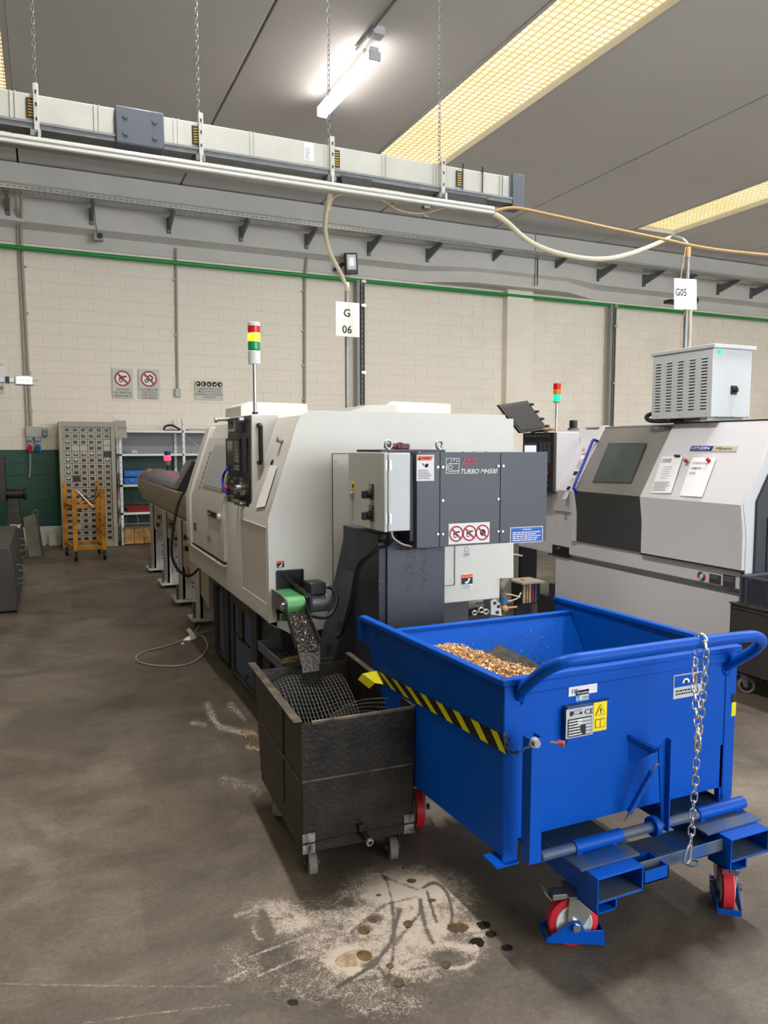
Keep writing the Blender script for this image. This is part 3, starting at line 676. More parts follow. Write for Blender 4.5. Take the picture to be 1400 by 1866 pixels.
# socket panel
px_ = lambda a, b: at(a, b, 'y', 13.0)
a = px_(46, 777); b_ = px_(77, 797); t = thing('socket_panel', 'wall socket panel with cream box above red and blue sockets', 'electrical panel', (a.x, 13.02, 1.5))
MB().box((a.x, 12.98, b_.z), (b_.x, 13.1, a.z)).build('main_box', 'cabinet_grey', t, bevel=.012)
c1, c2 = px_(77, 780), px_(87, 794); MB().box((c1.x, 12.99, c2.z), (c2.x, 13.1, c1.z)).build('breaker_box', 'conduit_dark', t, bevel=.008)
MB().box((c1.x + .02, 12.985, c2.z + .03), (c2.x - .02, 12.995, c1.z - .03)).build('breaker_window', 'lens_green', t)
for i, (pa, m, l) in enumerate(((54, 'red', 'red socket'), (69, 'blue_plastic', 'blue socket'))):
    a1, a2 = px_(pa - 6, 797), px_(pa + 6, 823); MB().box((a1.x, 12.99, a2.z), (a2.x, 13.1, a1.z)).build('socket_plate', 'cabinet_grey', t, bevel=.006)
    c = px_(pa, 804); MB().cyl((c.x, 12.96, c.z), (c.x, 13.0, c.z), .045, n=16).build('isolator', 'conduit_dark', t, bevel=.004); MB().box((c.x - .03, 12.94, c.z - .008), (c.x + .03, 12.97, c.z + .008)).build('knob', 'black', t)
    c = px_(pa, 816); MB().cyl((c.x, 12.93, c.z - .02), (c.x, 13.0, c.z + .01), .042, n=16).build('socket', m, t, bevel=.004, label=l)
MB().tube(spline([px_(55, 825), px_(55, 850), px_(54, 870)]), .012, n=6).build('cord', 'conduit', t)

# ================================================================== NEAR LATHE
YF, YE6 = 3.7, 6.05         # front and far end of the near lathe
XS = 1.02                   # operator side
g = lambda px, py: at(px, py, 'y', YF)
gs = lambda px, py: at(px, py, 'x', XS)
la = thing('lathe', 'large white sliding-head lathe with tall control panel and green belt conveyor', 'machine', (1.75, 4.9, 0))
# base: dark castings on the floor
MB().box((1.15, 3.95, .0), (2.35, 5.02, .62)).build('base', 'slate_dark', la, bevel=.012)
MB().box((1.25, 5.02, .06), (2.3, 5.9, .6)).build('base_rear', 'slate_dark', la, bevel=.01)
fb = MB()      # open pocket with blue inside, facing the aisle
fb.box((1.12, 4.36, .0), (1.15, 4.46, .62)).box((1.12, 4.96, .0), (1.15, 5.05, .62)).box((1.12, 4.46, .5), (1.15, 4.96, .62)).box((1.12, 4.46, 0), (1.15, 4.96, .04))
fb.build('base_frame', 'slate_dark', la, bevel=.006)
MB().box((1.13, 4.47, .05), (1.16, 4.95, .5)).build('base_pocket', 'base_blue', la)
MB().box((1.118, 4.7, .3), (1.15, 4.8, .5)).box((1.118, 4.55, .3), (1.14, 4.95, .31)).build('pocket_slot', 'black', la)
MB().cyl((1.1, 4.62, .1), (1.15, 4.62, .1), .018, n=12).build('drain_plug', 'base_blue', la, bevel=.003)
MB().box((1.12, 5.14, .03), (1.25, 5.62, .6)).build('tank', 'slate_dark', la, bevel=.01)
MB().box((1.115, 5.25, .1), (1.125, 5.5, .52)).build('tank_recess', 'skid_tray', la)
MB().cyl((1.11, 5.42, .08), (1.11, 5.42, .55), .03, n=14).build('filter', 'slate_dark', la)
for y in (4.05, 5.0, 5.7): MB().cyl((1.3, y, 0), (1.3, y, .06), .04, n=14).build('foot', 'dark_steel', la)

# white body: cross section of the operator side, extruded back
zl = .65; zb = 1.185
x_top = g(545, 757).x
prof = [(XS, zl), (XS, zb), (x_top - .012, 1.665), (x_top + .01, 1.71), (x_top + .06, 1.733), (2.42, 1.733), (2.42, .66), (1.3, .66)]
MB().prism([(q[0], YF + .02, q[1]) for q in prof], (0, YE6 - YF - .02, 0)).build('body', 'white_paint', la, bevel=.006)
# front end sheet: real outline, with the chip opening cut out of it
oA, oB = g(504, 1041), g(553, 1116)
ox0, ox1, oz1 = oA.x, oB.x, oA.z; oz0 = .66
def P2(px, py): q = g(px, py); return (q.x, q.z)
out_top = [(XS, oz1 + .02), (XS, zb), (x_top - .012, 1.665), (x_top + .01, 1.71), (x_top + .06, 1.736), P2(921, 756), P2(922, 763), P2(936, 763), P2(936, 1053), P2(903, 1054), P2(901, 1090), P2(806, 1098)]
lowr = [P2(806, 1098), P2(624, 1142), P2(577, 1148)]
def rect_face(b, pts): b.prism([(q[0], YF, q[1]) for q in pts], (0, .03, 0))
rect_face(b := MB(), out_top + [P2(735, 1110), P2(624, 1142), P2(577, 1148), P2(527, 1155), (ox1, oz0 - .02), (ox1, oz1 + .02)][0:])
b2 = MB(); rect_face(b2, [(XS, .65), (XS, oz1 + .02), (ox0, oz1 + .02), (ox0, .62)])
b3 = MB(); rect_face(b3, [(ox0, oz1), (ox0, oz1 + .02), (ox1, oz1 + .02), (ox1, oz1)])
b4 = MB(); rect_face(b4, [(XS, .65), (ox0, .655), P2(553, 1118), P2(540, 1153), P2(527, 1153)])
for q in (b2, b3, b4): b.add(q.v, q.f)
b.build('end_cover', 'white_paint', la)
MB().box((ox0 - .0, YF - .004, oz1 - .004), (ox1, YF + .0, oz1 + .004)).box((ox1 - .004, YF - .004, .70), (ox1 + .004, YF, oz1)).box((ox0 - .004, YF - .004, .70), (ox0 + .004, YF, oz1)).build('opening_rim', 'black', la)
MB().box((ox0, YF + .010, .66), (ox1, YF + .014, oz1)).build('opening_dark', 'rubber', la)
MB().tube(spline([(ox0 + .03, YF + .015, oz1 - .02), (ox0 + .08, YF + .003, .85), (ox1 - .01, YF + .004, .83)]), .005, n=6).tube(spline([(ox0 + .06, YF + .015, oz1 - .01), (ox1 - .04, YF + .01, .87), (ox1 - .01, YF + .012, .87)]), .005, n=6).build('inner_hose', 'black', la)
# removable panel on the end cover
pa, pb_ = P2(605, 826), P2(606, 1090)
MB().box((pa[0], YF - .004, .735), (pa[0] + .003, YF + .0, pa[1])).box((pa[0], YF - .004, pa[1] - .003), (1.9, YF, pa[1])).box((pa[0], YF - .004, .733), (1.5, YF, .737)).build('panel_seam', 'joint', la)
MB().box((pa[0] + .003, YF - .0025, .738), (1.9, YF, pa[1] - .003)).build('end_panel', 'white_paint', la)
for q in ((612, 839), (612, 1065)): a = g(*q); bolt(a, (0, -1, 0), .008, la, 'steel')
c = g(498, 1083); MB().cyl(c, c - Y * .004, .006, n=8).build('plug', 'black', la)
# lower right details of the end cover: door outline, stickers
a, c = g(828, 1060), g(809, 990)
MB().box((a.x - .001, YF - .004, a.z - .02), (a.x + .002, YF, 1.12)).box((1.9, YF - .004, a.z - .02), (a.x, YF, a.z - .017)).build('panel_seam', 'joint', la); bolt(g(823, 1056), (0, -1, 0), .007, la, 'steel')
def warn(px0, py0, px1, py1, ypl, parent, head='orange'):
    a, c = at(px0, py0, 'y', ypl), at(px1, py1, 'y', ypl); w_, h_ = c.x - a.x, a.z - c.z; o = Vector((a.x, ypl - .002, c.z))
    plate(o, X, Z, w_, h_, .002, 'paper', parent, 'warning_sticker')
    poly2d(o + Z * h_ * .8, X, Z, [(0, 0), (w_, 0), (w_, h_ * .2), (0, h_ * .2)], head, parent)
    poly2d(o + Z * h_ * .35, X, Z, [(0, 0), (w_, 0), (w_, h_ * .43), (0, h_ * .43)], 'ink', parent, lift=.001)
    poly2d(o + Z * h_ * .4 + X * w_ * .3, X, Z, [(0, 0), (w_ * .3, 0), (w_ * .5, h_ * .3), (w_ * .3, h_ * .33), (w_ * .25, h_ * .15), (0, h_ * .1)], 'ink_white', parent, lift=.0016)
    lines(o + X * w_ * .08 + Z * h_ * .03, X, Z, w_ * .84, h_ * .28, 3, 'ink_grey', parent, 5)
warn(504, 1022, 518, 1040, YF, la); warn(841, 1047, 861, 1073, YF, la)
a = g(845, 995); ring2d(a + Vector((.02, -.0, -.02)), X, Z, .013, .016, 'ink_grey', la); lines(a + Vector((.0, -.001, -.06)), X, Z, .04, .02, 2, 'ink_grey', la)

# top: raised rear housing, ridge covers
MB().prism([(q.x, 4.75, q.z) for q in (at(688, 752, 'y', 4.75), at(712, 731, 'y', 4.75), at(822, 736, 'y', 4.75), at(822, 760, 'y', 4.75))], (0, .6, 0)).build('top_housing', 'white_paint', la, bevel=.004)
bb = [at(q[0], q[1], 'y', 5.5) for q in ((430, 770), (430, 741), (445, 734), (549, 738), (549, 770))]
MB().prism([(q.x, 5.35, q.z) for q in bb], (0, .5, 0)).build('head_cover', 'white_paint', la, bevel=.004)
bx = [at(q[0], q[1], 'y', 4.9) for q in ((600, 755), (640, 742), (690, 742), (690, 755))]
MB().prism([(q.x, 4.6, q.z) for q in bx], (0, .6, 0)).build('vent_duct', 'cabinet_grey', la)
for k in (0, 1): MB().box((bx[1].x + .02 + k * .14, 4.597, 1.745), (bx[1].x + .12 + k * .14, 4.6, 1.775)).build('vent_slot', 'black', la)

# operator side: door, frame arch, sill
def side_prof(off, z0, z1, y):    # points on the operator side profile pushed out by off
    sl = (x_top - XS) / (1.7 - zb)
    pts = [(XS - off, y, z0)]
    if z0 < zb: pts.append((XS - off, y, zb + off * .2))
    pts.append((XS + sl * (z1 - zb) - off, y, z1)); return pts
def side_sheet(y0, y1, z0, z1, off, th, nm, m, bevel=.004, label=None):
    a = side_prof(off, z0, z1, y0); c = [(p[0] + th, p[1], p[2]) for p in a][::-1]
    return MB().prism(a + c, (0, y1 - y0, 0)).build(nm, m, la, bevel=bevel, label=label)
yd0, yd1 = gs(413, 1000).y, gs(355, 960).y
side_sheet(yd0, yd1, .83, 1.62, .018, .03, 'door', 'white_paint')
side_sheet(yd1 + .01, yd1 + .17, .80, 1.70, .035, .05, 'door_frame', 'white_paint', .012)
MB().box((XS - .02, yd0, .815), (XS + .01, yd1 + .1, .825)).build('sill_gap', 'black', la)
MB().box((XS - .03, yd0 - .01, .80), (XS + .01, yd1 + .1, .812)).build('sill', 'white_paint', la, bevel=.003)
sl = (x_top - XS) / (1.7 - zb); nrm = Vector((-1, 0, sl)).normalized(); upd = Vector((sl, 0, 1)).normalized()
def on_slope(y, z, off=0): return Vector((XS + sl * (z - zb), y, z)) + nrm * off
# window in the door
wq = [on_slope(yd0 + .06, 1.26, .022), on_slope(yd1 - .32, 1.26, .022), on_slope(yd1 - .32, 1.56, .022), on_slope(yd0 + .06, 1.56, .022)]
MB().prism(wq, nrm * .004).build('window_frame', 'cabinet_grey', la, bevel=.002)
wq2 = [on_slope(yd0 + .08, 1.275, .0265), on_slope(yd1 - .34, 1.275, .0265), on_slope(yd1 - .34, 1.545, .0265), on_slope(yd0 + .08, 1.545, .0265)]
MB().prism(wq2, nrm * .003).build('window_pane', 'cool_grey', la)
for i in range(8):
    c = on_slope(yd1 - .22, 1.24 + i * .035, .021); MB().add([c - Y * .015, c + Y * .015, c + Y * .015 + upd * .025, c - Y * .015 + upd * .025], [(0, 1, 2, 3)]).build('marking', 'ink_grey', la)
dq_ = lambda a, b, x: tuple(at(a, b, 'x', x))
MB().tube(spline([dq_(417, 850, 1.03), dq_(412, 857, .99), dq_(407, 868, .985), dq_(406, 884, .975), dq_(411, 896, .975), dq_(418, 901, 1.0)]), .0075, n=10).build('door_handle', 'royal_blue', la, label='blue door handle')
# name badge and markings on the door
bd = at(379, 925, 'x', XS - .02); be = at(401, 947, 'x', XS - .02)
MB().box((XS - .026, be.y, 1.088), (XS - .018, bd.y, 1.125)).build('badge', 'ink', la, bevel=.003)
MB().cyl((XS - .04, be.y - .0, 1.104), (XS - .018, be.y - .0, 1.104), .026, n=20).build('knob', 'silver', la, bevel=.004, label='round pale knob on the door badge')
text('ALPS', (XS - .027, bd.y - .02, 1.098), .015, 'ink_white', la, -Y, Z, bold=.02) if 0 else lines((XS - .027, bd.y - .02, 1.095), -Y, Z, .1, .02, 1, 'ink_white', la, 2)
lines((XS - .0195, yd0 + .52, .9), -Y, Z, .14, .05, 4, 'ink_grey', la, 4)
for k in (0, .06): MB().box((XS - .022, yd1 - .1 - k, .93), (XS - .018, yd1 - .08 - k, .99)).build('slot', 'black', la)
c = (XS - .036, yd1 + .09, .85); MB().cyl(c, (c[0] - .006, c[1], c[2]), .014, n=12).build('plug', 'black', la)
# side service panel near the front corner
ps = [gs(440, 947), gs(486, 962), gs(486, 1106), gs(441, 1078)]
y0, y1, z0, z1 = ps[1].y, ps[0].y, .74, 1.14
b = MB().box((XS - .004, y0, z0), (XS, y0 + .004, z1)).box((XS - .004, y1 - .004, z0), (XS, y1, z1)).box((XS - .004, y0, z0), (XS, y1, z0 + .004)).box((XS - .004, y0, z1 - .004), (XS, y1, z1)); b.build('panel_edge', 'white_paint', la)
MB().box((XS - .002, y0 + .004, z0 + .004), (XS, y1 - .004, z1 - .004)).build('side_panel', 'white_paint', la)
MB().box((XS - .003, yd0 - .02, .83), (XS, yd0 - .012, 1.19)).build('panel_edge', 'white_paint', la)
# sloped strip details near front corner: knob, dark hole, hanging sheet of paper
c = on_slope(3.86, 1.58, .002); MB().cyl(c, c + nrm * .03, .016, n=14).build('lock_knob', 'steel', la, bevel=.003)
c = on_slope(3.93, 1.46, .001); b = MB().lathe(c, nrm, [(0, .022), (.003, .022)], 18); b.build('finger_hole', 'black', la)
pq = [on_slope(3.80, 1.24, .006), on_slope(3.96, 1.22, .006), on_slope(3.93, 1.45, .006), on_slope(3.80, 1.45, .006)]
tag(MB().prism(pq, nrm * .002).build('paper_sheet', 'paper', None), 'curling white paper sheet on the sloped face behind the control panel', 'paper')
# control panel pod
yp0, yp1 = 4.1, at(416, 760, 'x', 1.045).y
xp = at(459, 755, 'y', yp0).x
pt = [(xp, 1.727), (xp + .155, 1.73), (xp + .158, 1.6), (xp + .02, 1.175), (xp - .008, 1.175)]
MB().prism([(q[0], yp0, q[1]) for q in pt], (0, yp1 - yp0, 0)).build('control_panel', 'white_paint', la, bevel=.004)
cpn = bpy.data.objects[la.children[-1].name] if 0 else None
pod = [o for o in la.children if o.name.startswith('control_panel')][0]
MB().prism([(xp - .012, yp0 + .006, 1.18), (xp - .004, yp0 + .006, 1.18), (xp + .004, yp0 + .006, 1.72), (xp - .006, yp0 + .006, 1.72)], (0, yp1 - yp0 - .01, 0)).build('fascia', 'panel_dark', pod)
XP = xp - .012
LY = yp1 - yp0
def keybox(u0, u1, z0, z1, m, nm, th=.005, bev=.001):   # u measured from the far edge towards the camera
    return MB().box((XP - th, yp1 - u1 * LY, z0), (XP + .003, yp1 - u0 * LY, z1)).build(nm, m, pod, bevel=bev)
keybox(.02, .66, 1.40, 1.60, 'slate_dark', 'display_unit', .012); keybox(.72, .86, 1.40, 1.60, 'slate_dark', 'display_side', .008)
keybox(.10, .36, 1.44, 1.585, 'screen', 'screen', .014)
for r_ in range(6):
    for k in range(2): keybox(.44 + .09 * k, .52 + .09 * k, 1.565 - r_ * .021, 1.582 - r_ * .021, 'key', 'key', .016)
for r_ in range(2):
    for k in range(3): keybox(.43 + .07 * k, .485 + .07 * k, 1.43 - r_ * .016, 1.441 - r_ * .016, 'key', 'key', .016)
for k in range(7): keybox(.06 + .05 * k, .10 + .05 * k, 1.405, 1.417, 'key_dark', 'key', .015)
keybox(.02, .95, 1.185, 1.385, 'black', 'keyboard', .006)
rr = random.Random(4)
for r_ in range(8):
    for k in range(6):
        if rr.random() < .68: keybox(.08 + .13 * k, .17 + .13 * k, 1.355 - r_ * .022, 1.37 - r_ * .022, rr.choice(['key', 'key_dark', 'key', 'key_dark', 'cabinet_grey']), 'key', .009)
def kn(u, z, r, ln, m, nm): c = Vector((XP - .004, yp1 - u * LY, z)); MB().cyl(c, c - X * ln, r, n=14).build(nm, m, pod, bevel=.003)
kn(.02, 1.29, .02, .035, 'red', 'emergency_stop'); kn(.62, 1.31, .022, .03, 'steel', 'dial'); kn(.78, 1.27, .024, .03, 'rubber', 'dial'); kn(.7, 1.22, .01, .02, 'steel', 'dial')
keybox(.45, .68, 1.64, 1.70, 'cabinet_grey', 'switch_block', .016); keybox(.55, .7, 1.63, 1.71, 'slate_dark', 'switch_block', .022); kn(.8, 1.7, .014, .03, 'steel', 'key_switch')
for k in range(3): keybox(.08 + .09 * k, .13 + .09 * k, 1.685, 1.7, 'black', 'socket', .004)
for k in range(2): keybox(.14 + .1 * k, .2 + .1 * k, 1.64, 1.655, 'cabinet_grey', 'toggle', .008)
keybox(.02, .96, 1.612, 1.616, 'black', 'seam', .001)
MB().cyl((XP + .02, yp1, 1.72), (XP - .06, yp1 + .02, 1.715), .01, n=10).cyl((XP - .055, yp1 + .02, 1.715), (XP - .07, yp1 + .02, 1.715), .018, n=12).build('corner_knob', 'steel', pod)
# black grab handle on the white side of the pod
hx = at(474, 800, 'y', yp0 - .03).x; z0, z1 = at(474, 843, 'y', yp0).z, at(474, 775, 'y', yp0).z
MB().tube(spline([(hx, yp0, z1), (hx, yp0 - .03, z1), (hx, yp0 - .045, z1 - .012), (hx, yp0 - .045, z1 - .03), (hx, yp0 - .045, z0 + .03), (hx, yp0 - .045, z0 + .012), (hx, yp0 - .03, z0), (hx, yp0, z0)], 5), .0125, n=12).build('grab_handle', 'rubber', pod, label='black grab handle')
# signal tower on the pod
sx, sy = at(465, 750, 'y', 4.2).x, 4.2
tw = MB().cyl((sx, sy, 1.72), (sx, sy, 2.05), .0105, n=14).build('signal_mast', 'zinc', la)
MB().cyl((sx, sy, 1.715), (sx, sy, 1.745), .016, n=12).build('mast_foot', 'black', tw)
zt = at(465, 588, 'y', sy).z; zc = at(465, 664, 'y', sy).z; H_ = zt - zc
for f0, f1, m, nm in ((0, .32, 'cabinet_white', 'signal_base'), (.34, .54, 'lens_green', 'signal_lens'), (.55, .74, 'lens_amber_on', 'signal_lens'), (.75, .92, 'lens_red', 'signal_lens'), (.93, 1.0, 'cabinet_white', 'signal_cap')):
    MB().cyl((sx, sy, zc + f0 * H_), (sx, sy, zc + f1 * H_), .034, n=24).build(nm, m, tw, bevel=.003, label={'lens_green': 'green lens', 'lens_amber_on': 'lit amber lens', 'lens_red': 'red lens'}.get(m))
    if m != 'cabinet_white': MB().cyl((sx, sy, zc + f1 * H_ - .002), (sx, sy, zc + f1 * H_ + .003), .0345, n=24).build('lens_ring', 'cabinet_white', tw)

# ------------------------------------------------------------------ small belt conveyor in the opening
bc = thing('belt_conveyor', 'small green belt conveyor with dark motor sticking out of the lathe', 'conveyor', (1.1, 3.55, .7))
yb = 3.5; q = lambda a, b: at(a, b, 'y', yb)
b0, b1 = q(520, 1103), q(553, 1103); rz_, rr_ = q(530, 1103).z, .043
MB().cyl((b0.x, yb, rz_), (b1.x, yb, rz_), rr_, n=28).build('roller_belt', 'belt_green', bc)
dirb = Vector((0, 1, 0))
MB().prism([(b0.x + .003, yb, rz_ + rr_), (b1.x - .003, yb, rz_ + rr_), (b1.x - .003, yb, rz_ - rr_), (b0.x + .003, yb, rz_ - rr_)], dirb * .21).build('belt', 'belt_dark', bc)
MB().prism([(b0.x - .012, yb - .03, rz_ - .03), (b0.x - .012, yb - .035, rz_ + .04), (b0.x - .012, yb + .02, rz_ + .05), (b0.x - .012, yb + .2, rz_ + .05), (b0.x - .012, yb + .2, rz_ - .04)], (.01, 0, 0)).build('side_plate', 'dark_steel', bc, bevel=.002)
MB().prism([(b1.x + .002, yb - .02, rz_ - .05), (b1.x + .002, yb - .035, rz_ + .04), (b1.x + .002, yb + .02, rz_ + .065), (b1.x + .002, yb + .21, rz_ + .065), (b1.x + .002, yb + .21, rz_ - .04)], (.02, 0, 0)).build('side_plate', 'black', bc, bevel=.002)
for dz, dy in ((.012, -.04), (-.012, -.036), (0, -.02)): MB().cyl((b0.x - .012, yb + dy + .02, rz_ + dz), (b0.x - .024, yb + dy + .02, rz_ + dz), .009, n=8).build('bolt', 'zinc', bc)
MB().prism([(b0.x - .025, yb - .01, rz_ - .07), (b0.x + .02, yb - .02, rz_ - .075), (b0.x + .03, yb, rz_ - .04), (b0.x - .02, yb, rz_ - .045)], (0, .03, 0)).build('scraper', 'belt_dark', bc)
mx0, mx1 = b1.x + .02, q(598, 1100).x
MB().cyl((mx0, yb + .03, rz_ + .0), (mx1, yb + .03, rz_), .052, n=28).build('motor', 'dark_steel', bc, bevel=.006)
MB().box((mx0, yb - .03, rz_ - .055), (mx0 + .02, yb + .09, rz_ + .055)).build('gearbox', 'slate_dark', bc, bevel=.008)
MB().box((mx0 + .005, yb - .03, rz_ + .045), (mx1 - .02, yb + .08, rz_ + .105)).build('terminal_box', 'black', bc, bevel=.006)
MB().cyl((mx1 - .025, yb + .02, rz_ + .08), (mx1 + .01, yb + .02, rz_ + .075), .014, n=10).build('cable_gland', 'dark_steel', bc)
MB().tube(spline([(mx1, yb + .02, rz_ + .077), (mx1 + .03, yb + .0, rz_ + .06), (mx1 + .035, yb - .03, rz_ + .01), (mx1 + .0, yb - .05, rz_ - .045), (mx0 + .06, yb - .06, rz_ - .06), (mx0, yb - .03, rz_ - .05)]), .011, n=10).build('motor_cable', 'rubber', bc)
# chute of two folded steel channels
cl = thing('chip_chute', 'black steel chute dropping chips from belt into the iron cart', 'chute', (1.12, 3.3, .6))
def chan(a0, a1, w0, w1, hgt, nm):
    a0, a1 = Vector(a0), Vector(a1); t = .004
    MB().hexa([a0 - X * w0 / 2, a0 + X * w0 / 2, a1 + X * w1 / 2, a1 - X * w1 / 2] + [p + Z * t for p in (a0 - X * w0 / 2, a0 + X * w0 / 2, a1 + X * w1 / 2, a1 - X * w1 / 2)]).build(nm, 'iron', cl)
    for sgn in (-1, 1):
        p0, p1 = a0 + X * sgn * w0 / 2, a1 + X * sgn * w1 / 2
        MB().hexa([p0, p0 + X * t, p1 + X * t, p1, p0 + Z * hgt, p0 + Z * hgt + X * t, p1 + Z * hgt + X * t, p1 + Z * hgt]).build('side_wall', 'black', cl)
c0 = at(538, 1118, 'y', 3.46); c1 = at(562, 1188, 'y', 3.12); c2 = at(566, 1226, 'y', 3.02)
chan(c0, c1, .10, .11, .05, 'slide'); chan(c1 - Z * .003, c2, .10, .08, .035, 'slide')

def chips(area, n, m, parent, name='chips', seed=1, ln=(.006, .02), z=None):
    """loose metal chips scattered by area(u, v) -> point"""
    rr = random.Random(seed); b = MB()
    for _ in range(n):
        p = area(rr.random(), rr.random()); a = rr.uniform(0, 6.28); t = rr.uniform(-.5, .5); l = rr.uniform(*ln); wd = l * .25
        d = Vector((math.cos(a), math.sin(a), t * .7)) * l; sd = Vector((-math.sin(a), math.cos(a), rr.uniform(-.4, .4))) * wd
        q = p + d * .6 + Z * rr.uniform(0, .006)
        b.add([p - sd, p + sd, q + sd, q - sd, q + d * .5 - Z * .004], [(0, 1, 2, 3), (3, 2, 4)])
    me_b = b.build(name, m, parent, kind='stuff'); return me_b
o = chips(lambda u, v: (c0 * (1 - v) + c1 * v) + X * (u - .5) * .09 + Z * .006, 420, 'chip2', None, seed=3, ln=(.005, .013))
tag(o, 'bronze and steel chips sliding down the black chute', 'metal chips', kind='stuff')
# drip tray
tq = lambda a, b: at(a, b, 'z', .5)
T0, T1, T3 = tq(472, 1167), tq(517, 1210), tq(628, 1192)
dt = thing('drip_tray', 'dark grey steel drip tray with chips under the belt conveyor', 'tray', (1.1, 3.5, .44))
tx0, tx1, ty0, ty1 = .985, 1.365, 3.3, 3.93
tx0, ty0 = T1.x, T1.y; tx1 = at(628, 1192, 'y', ty0).x; ty1 = T0.y
zt_ = .5; zb_ = .445
MB().box((tx0, ty0, zb_), (tx1, ty1, zb_ + .004)).build('bottom', 'skid_tray', dt)
for a, c in (((tx0, ty0, zb_), (tx1, ty0 + .004, zt_)), ((tx0, ty0, zb_), (tx0 + .004, ty1, zt_)), ((tx1 - .004, ty0, zb_), (tx1, ty1, zt_)), ((tx0, ty1 - .004, zb_), (tx1, ty1, zt_))): MB().box(a, c).build('side', 'skid_tray', dt)
MB().box((tx0 - .003, ty0 - .003, zt_), (tx1 + .003, ty0 + .007, zt_ + .004)).build('rim', 'skid_tray', dt)
MB().box((tx1 - .12, ty0 + .02, .0), (tx1 - .09, ty0 + .05, zb_)).box((tx0 + .05, ty1 - .05, .0), (tx0 + .08, ty1 - .02, zb_)).box((tx1 - .12, ty1 - .05, .0), (tx1 - .09, ty1 - .02, zb_)).build('tray_leg', 'slate_dark', dt)
MB().cyl((tx0 + .1, ty0 + .1, zb_), (tx0 + .1, ty0 + .1, .36), .022, n=14).build('drain_spout', 'cabinet_white', dt)
def heap(cx, cy, z, r, h):
    def f(u, v): a = u * 6.283; q = v ** .6; return Vector((cx + math.cos(a) * q * r[0], cy + math.sin(a) * q * r[1], z + h * (1 - q * q)))
    return f
o = chips(heap(tx0 + .12, ty0 + .12, zb_ + .01, (.10, .11), .03), 900, 'chip', None, seed=5, ln=(.006, .016)); tag(o, 'pile of bronze chips in the left of the drip tray', 'metal chips', kind='stuff')
o = chips(lambda u, v: Vector((tx0 + .01 + u * (tx1 - tx0 - .02), ty0 + .03 + v * (ty1 - ty0 - .05), zb_ + .008)), 1100, 'chip2', None, seed=6, ln=(.005, .014)); tag(o, 'grey swarf scattered over the drip tray floor', 'metal chips', kind='stuff')

# ------------------------------------------------------------------ chip conveyor with grey housing
mh = thing('chip_conveyor', 'slate grey chip conveyor head with control box standing before the lathe', 'conveyor', (1.6, 3.2, 0))
HY = 3.0; hq = lambda a, b: at(a, b, 'y', HY)
hx0, hx1 = hq(759, 826).x, hq(998, 824).x; hz0, hz1 = 1.098, 1.523
MB().box((hx0, HY, hz0), (hx1, HY + .36, hz1)).build('housing', 'slate', mh, bevel=.004)
xa, xb = hq(801, 900).x, hq(911, 900).x
for i, (a, c) in enumerate(((hx0, xa), (xa, xb), (xb, hx1))): MB().box((a + .0015, HY - .004, hz0 - .002), (c - .0015, HY, hz1 + .002)).build('cover_panel', 'slate', mh, bevel=.0015)
for px, py in ((797, 851), (806, 851), (907, 849), (916, 849), (806, 912), (907, 909), (797, 973), (806, 973), (907, 968), (915, 968)): bolt(hq(px, py) - Y * .003, (0, -1, 0), .0065, mh)
for px in (850, 870, 892, 770): MB().cyl((hq(px, 824).x, HY + .03, hz1), (hq(px, 824).x, HY + .03, hz1 + .006), .005, n=8).build('bolt', 'zinc', mh)
MB().box((hx0 - .02, HY + .02, hz0 + .03), (hx0, HY + .34, hz1 - .01)).build('side_flange', 'slate_dark', mh)
# labels on the housing
def hpl(px0, py0, px1, py1, m, nm='label_plate'):
    a, c = at(px0, py0, 'y', HY - .004), at(px1, py1, 'y', HY - .004); o = Vector((a.x, HY - .005, c.z)); w_, h_ = c.x - a.x, a.z - c.z
    plate(o, X, Z, w_, h_, .0015, m, mh, nm); return o, w_, h_
o, w_, h_ = hpl(759.5, 829, 791, 876, 'paper')
poly2d(o, X, Z, [(w_ * .04, h_ * .79), (w_ * .84, h_ * .79), (w_ * .93, h_ * .96), (w_ * .04, h_ * .96)], 'orange', mh); poly2d(o, X, Z, [(w_ * .08, h_ * .81), (w_ * .26, h_ * .81), (w_ * .17, h_ * .93)], 'ink', mh, lift=.002)
text('WARNING', o + X * w_ * .3 + Z * h_ * .84 - Y * .001, h_ * .07, 'ink', mh, bold=.02, wfit=w_ * .5)
ring2d(o + X * w_ * .58 + Z * h_ * .6, X, Z, 0, h_ * .07, 'ink', mh); ring2d(o + X * w_ * .52 + Z * h_ * .56, X, Z, 0, h_ * .05, 'ink', mh); lines(o + X * w_ * .08 + Z * h_ * .06, X, Z, w_ * .8, h_ * .38, 6, 'ink_grey', mh, 9)
for q in ([(w_ * .3, h_ * .66), (w_ * .42, h_ * .58), (w_ * .46, h_ * .6), (w_ * .33, h_ * .69)],): poly2d(o, X, Z, q, 'ink', mh)
o, w_, h_ = hpl(818, 954.5, 892, 988, 'paper')
for i in range(3): no_sign(o + X * w_ * (.18 + .32 * i) + Z * h_ * .5, X, Z, h_ * .39, mh, (0, 0, 2)[i])
o, w_, h_ = hpl(930, 961.5, 989, 986.5, 'ink_white'); poly2d(o, X, Z, [(w_ * .02, h_ * .04), (w_ * .98, h_ * .04), (w_ * .98, h_ * .96), (w_ * .02, h_ * .96)], 'label_blue', mh, lift=.0008)
text('WARNING', o + X * w_ * .36 + Z * h_ * .8 - Y * .001, h_ * .09, 'ink_white', mh, bold=.02, wfit=w_ * .28); lines(o + X * w_ * .07 + Z * h_ * .1 - Y * .0005, X, Z, w_ * .86, h_ * .62, 5, 'ink_white', mh, 11)
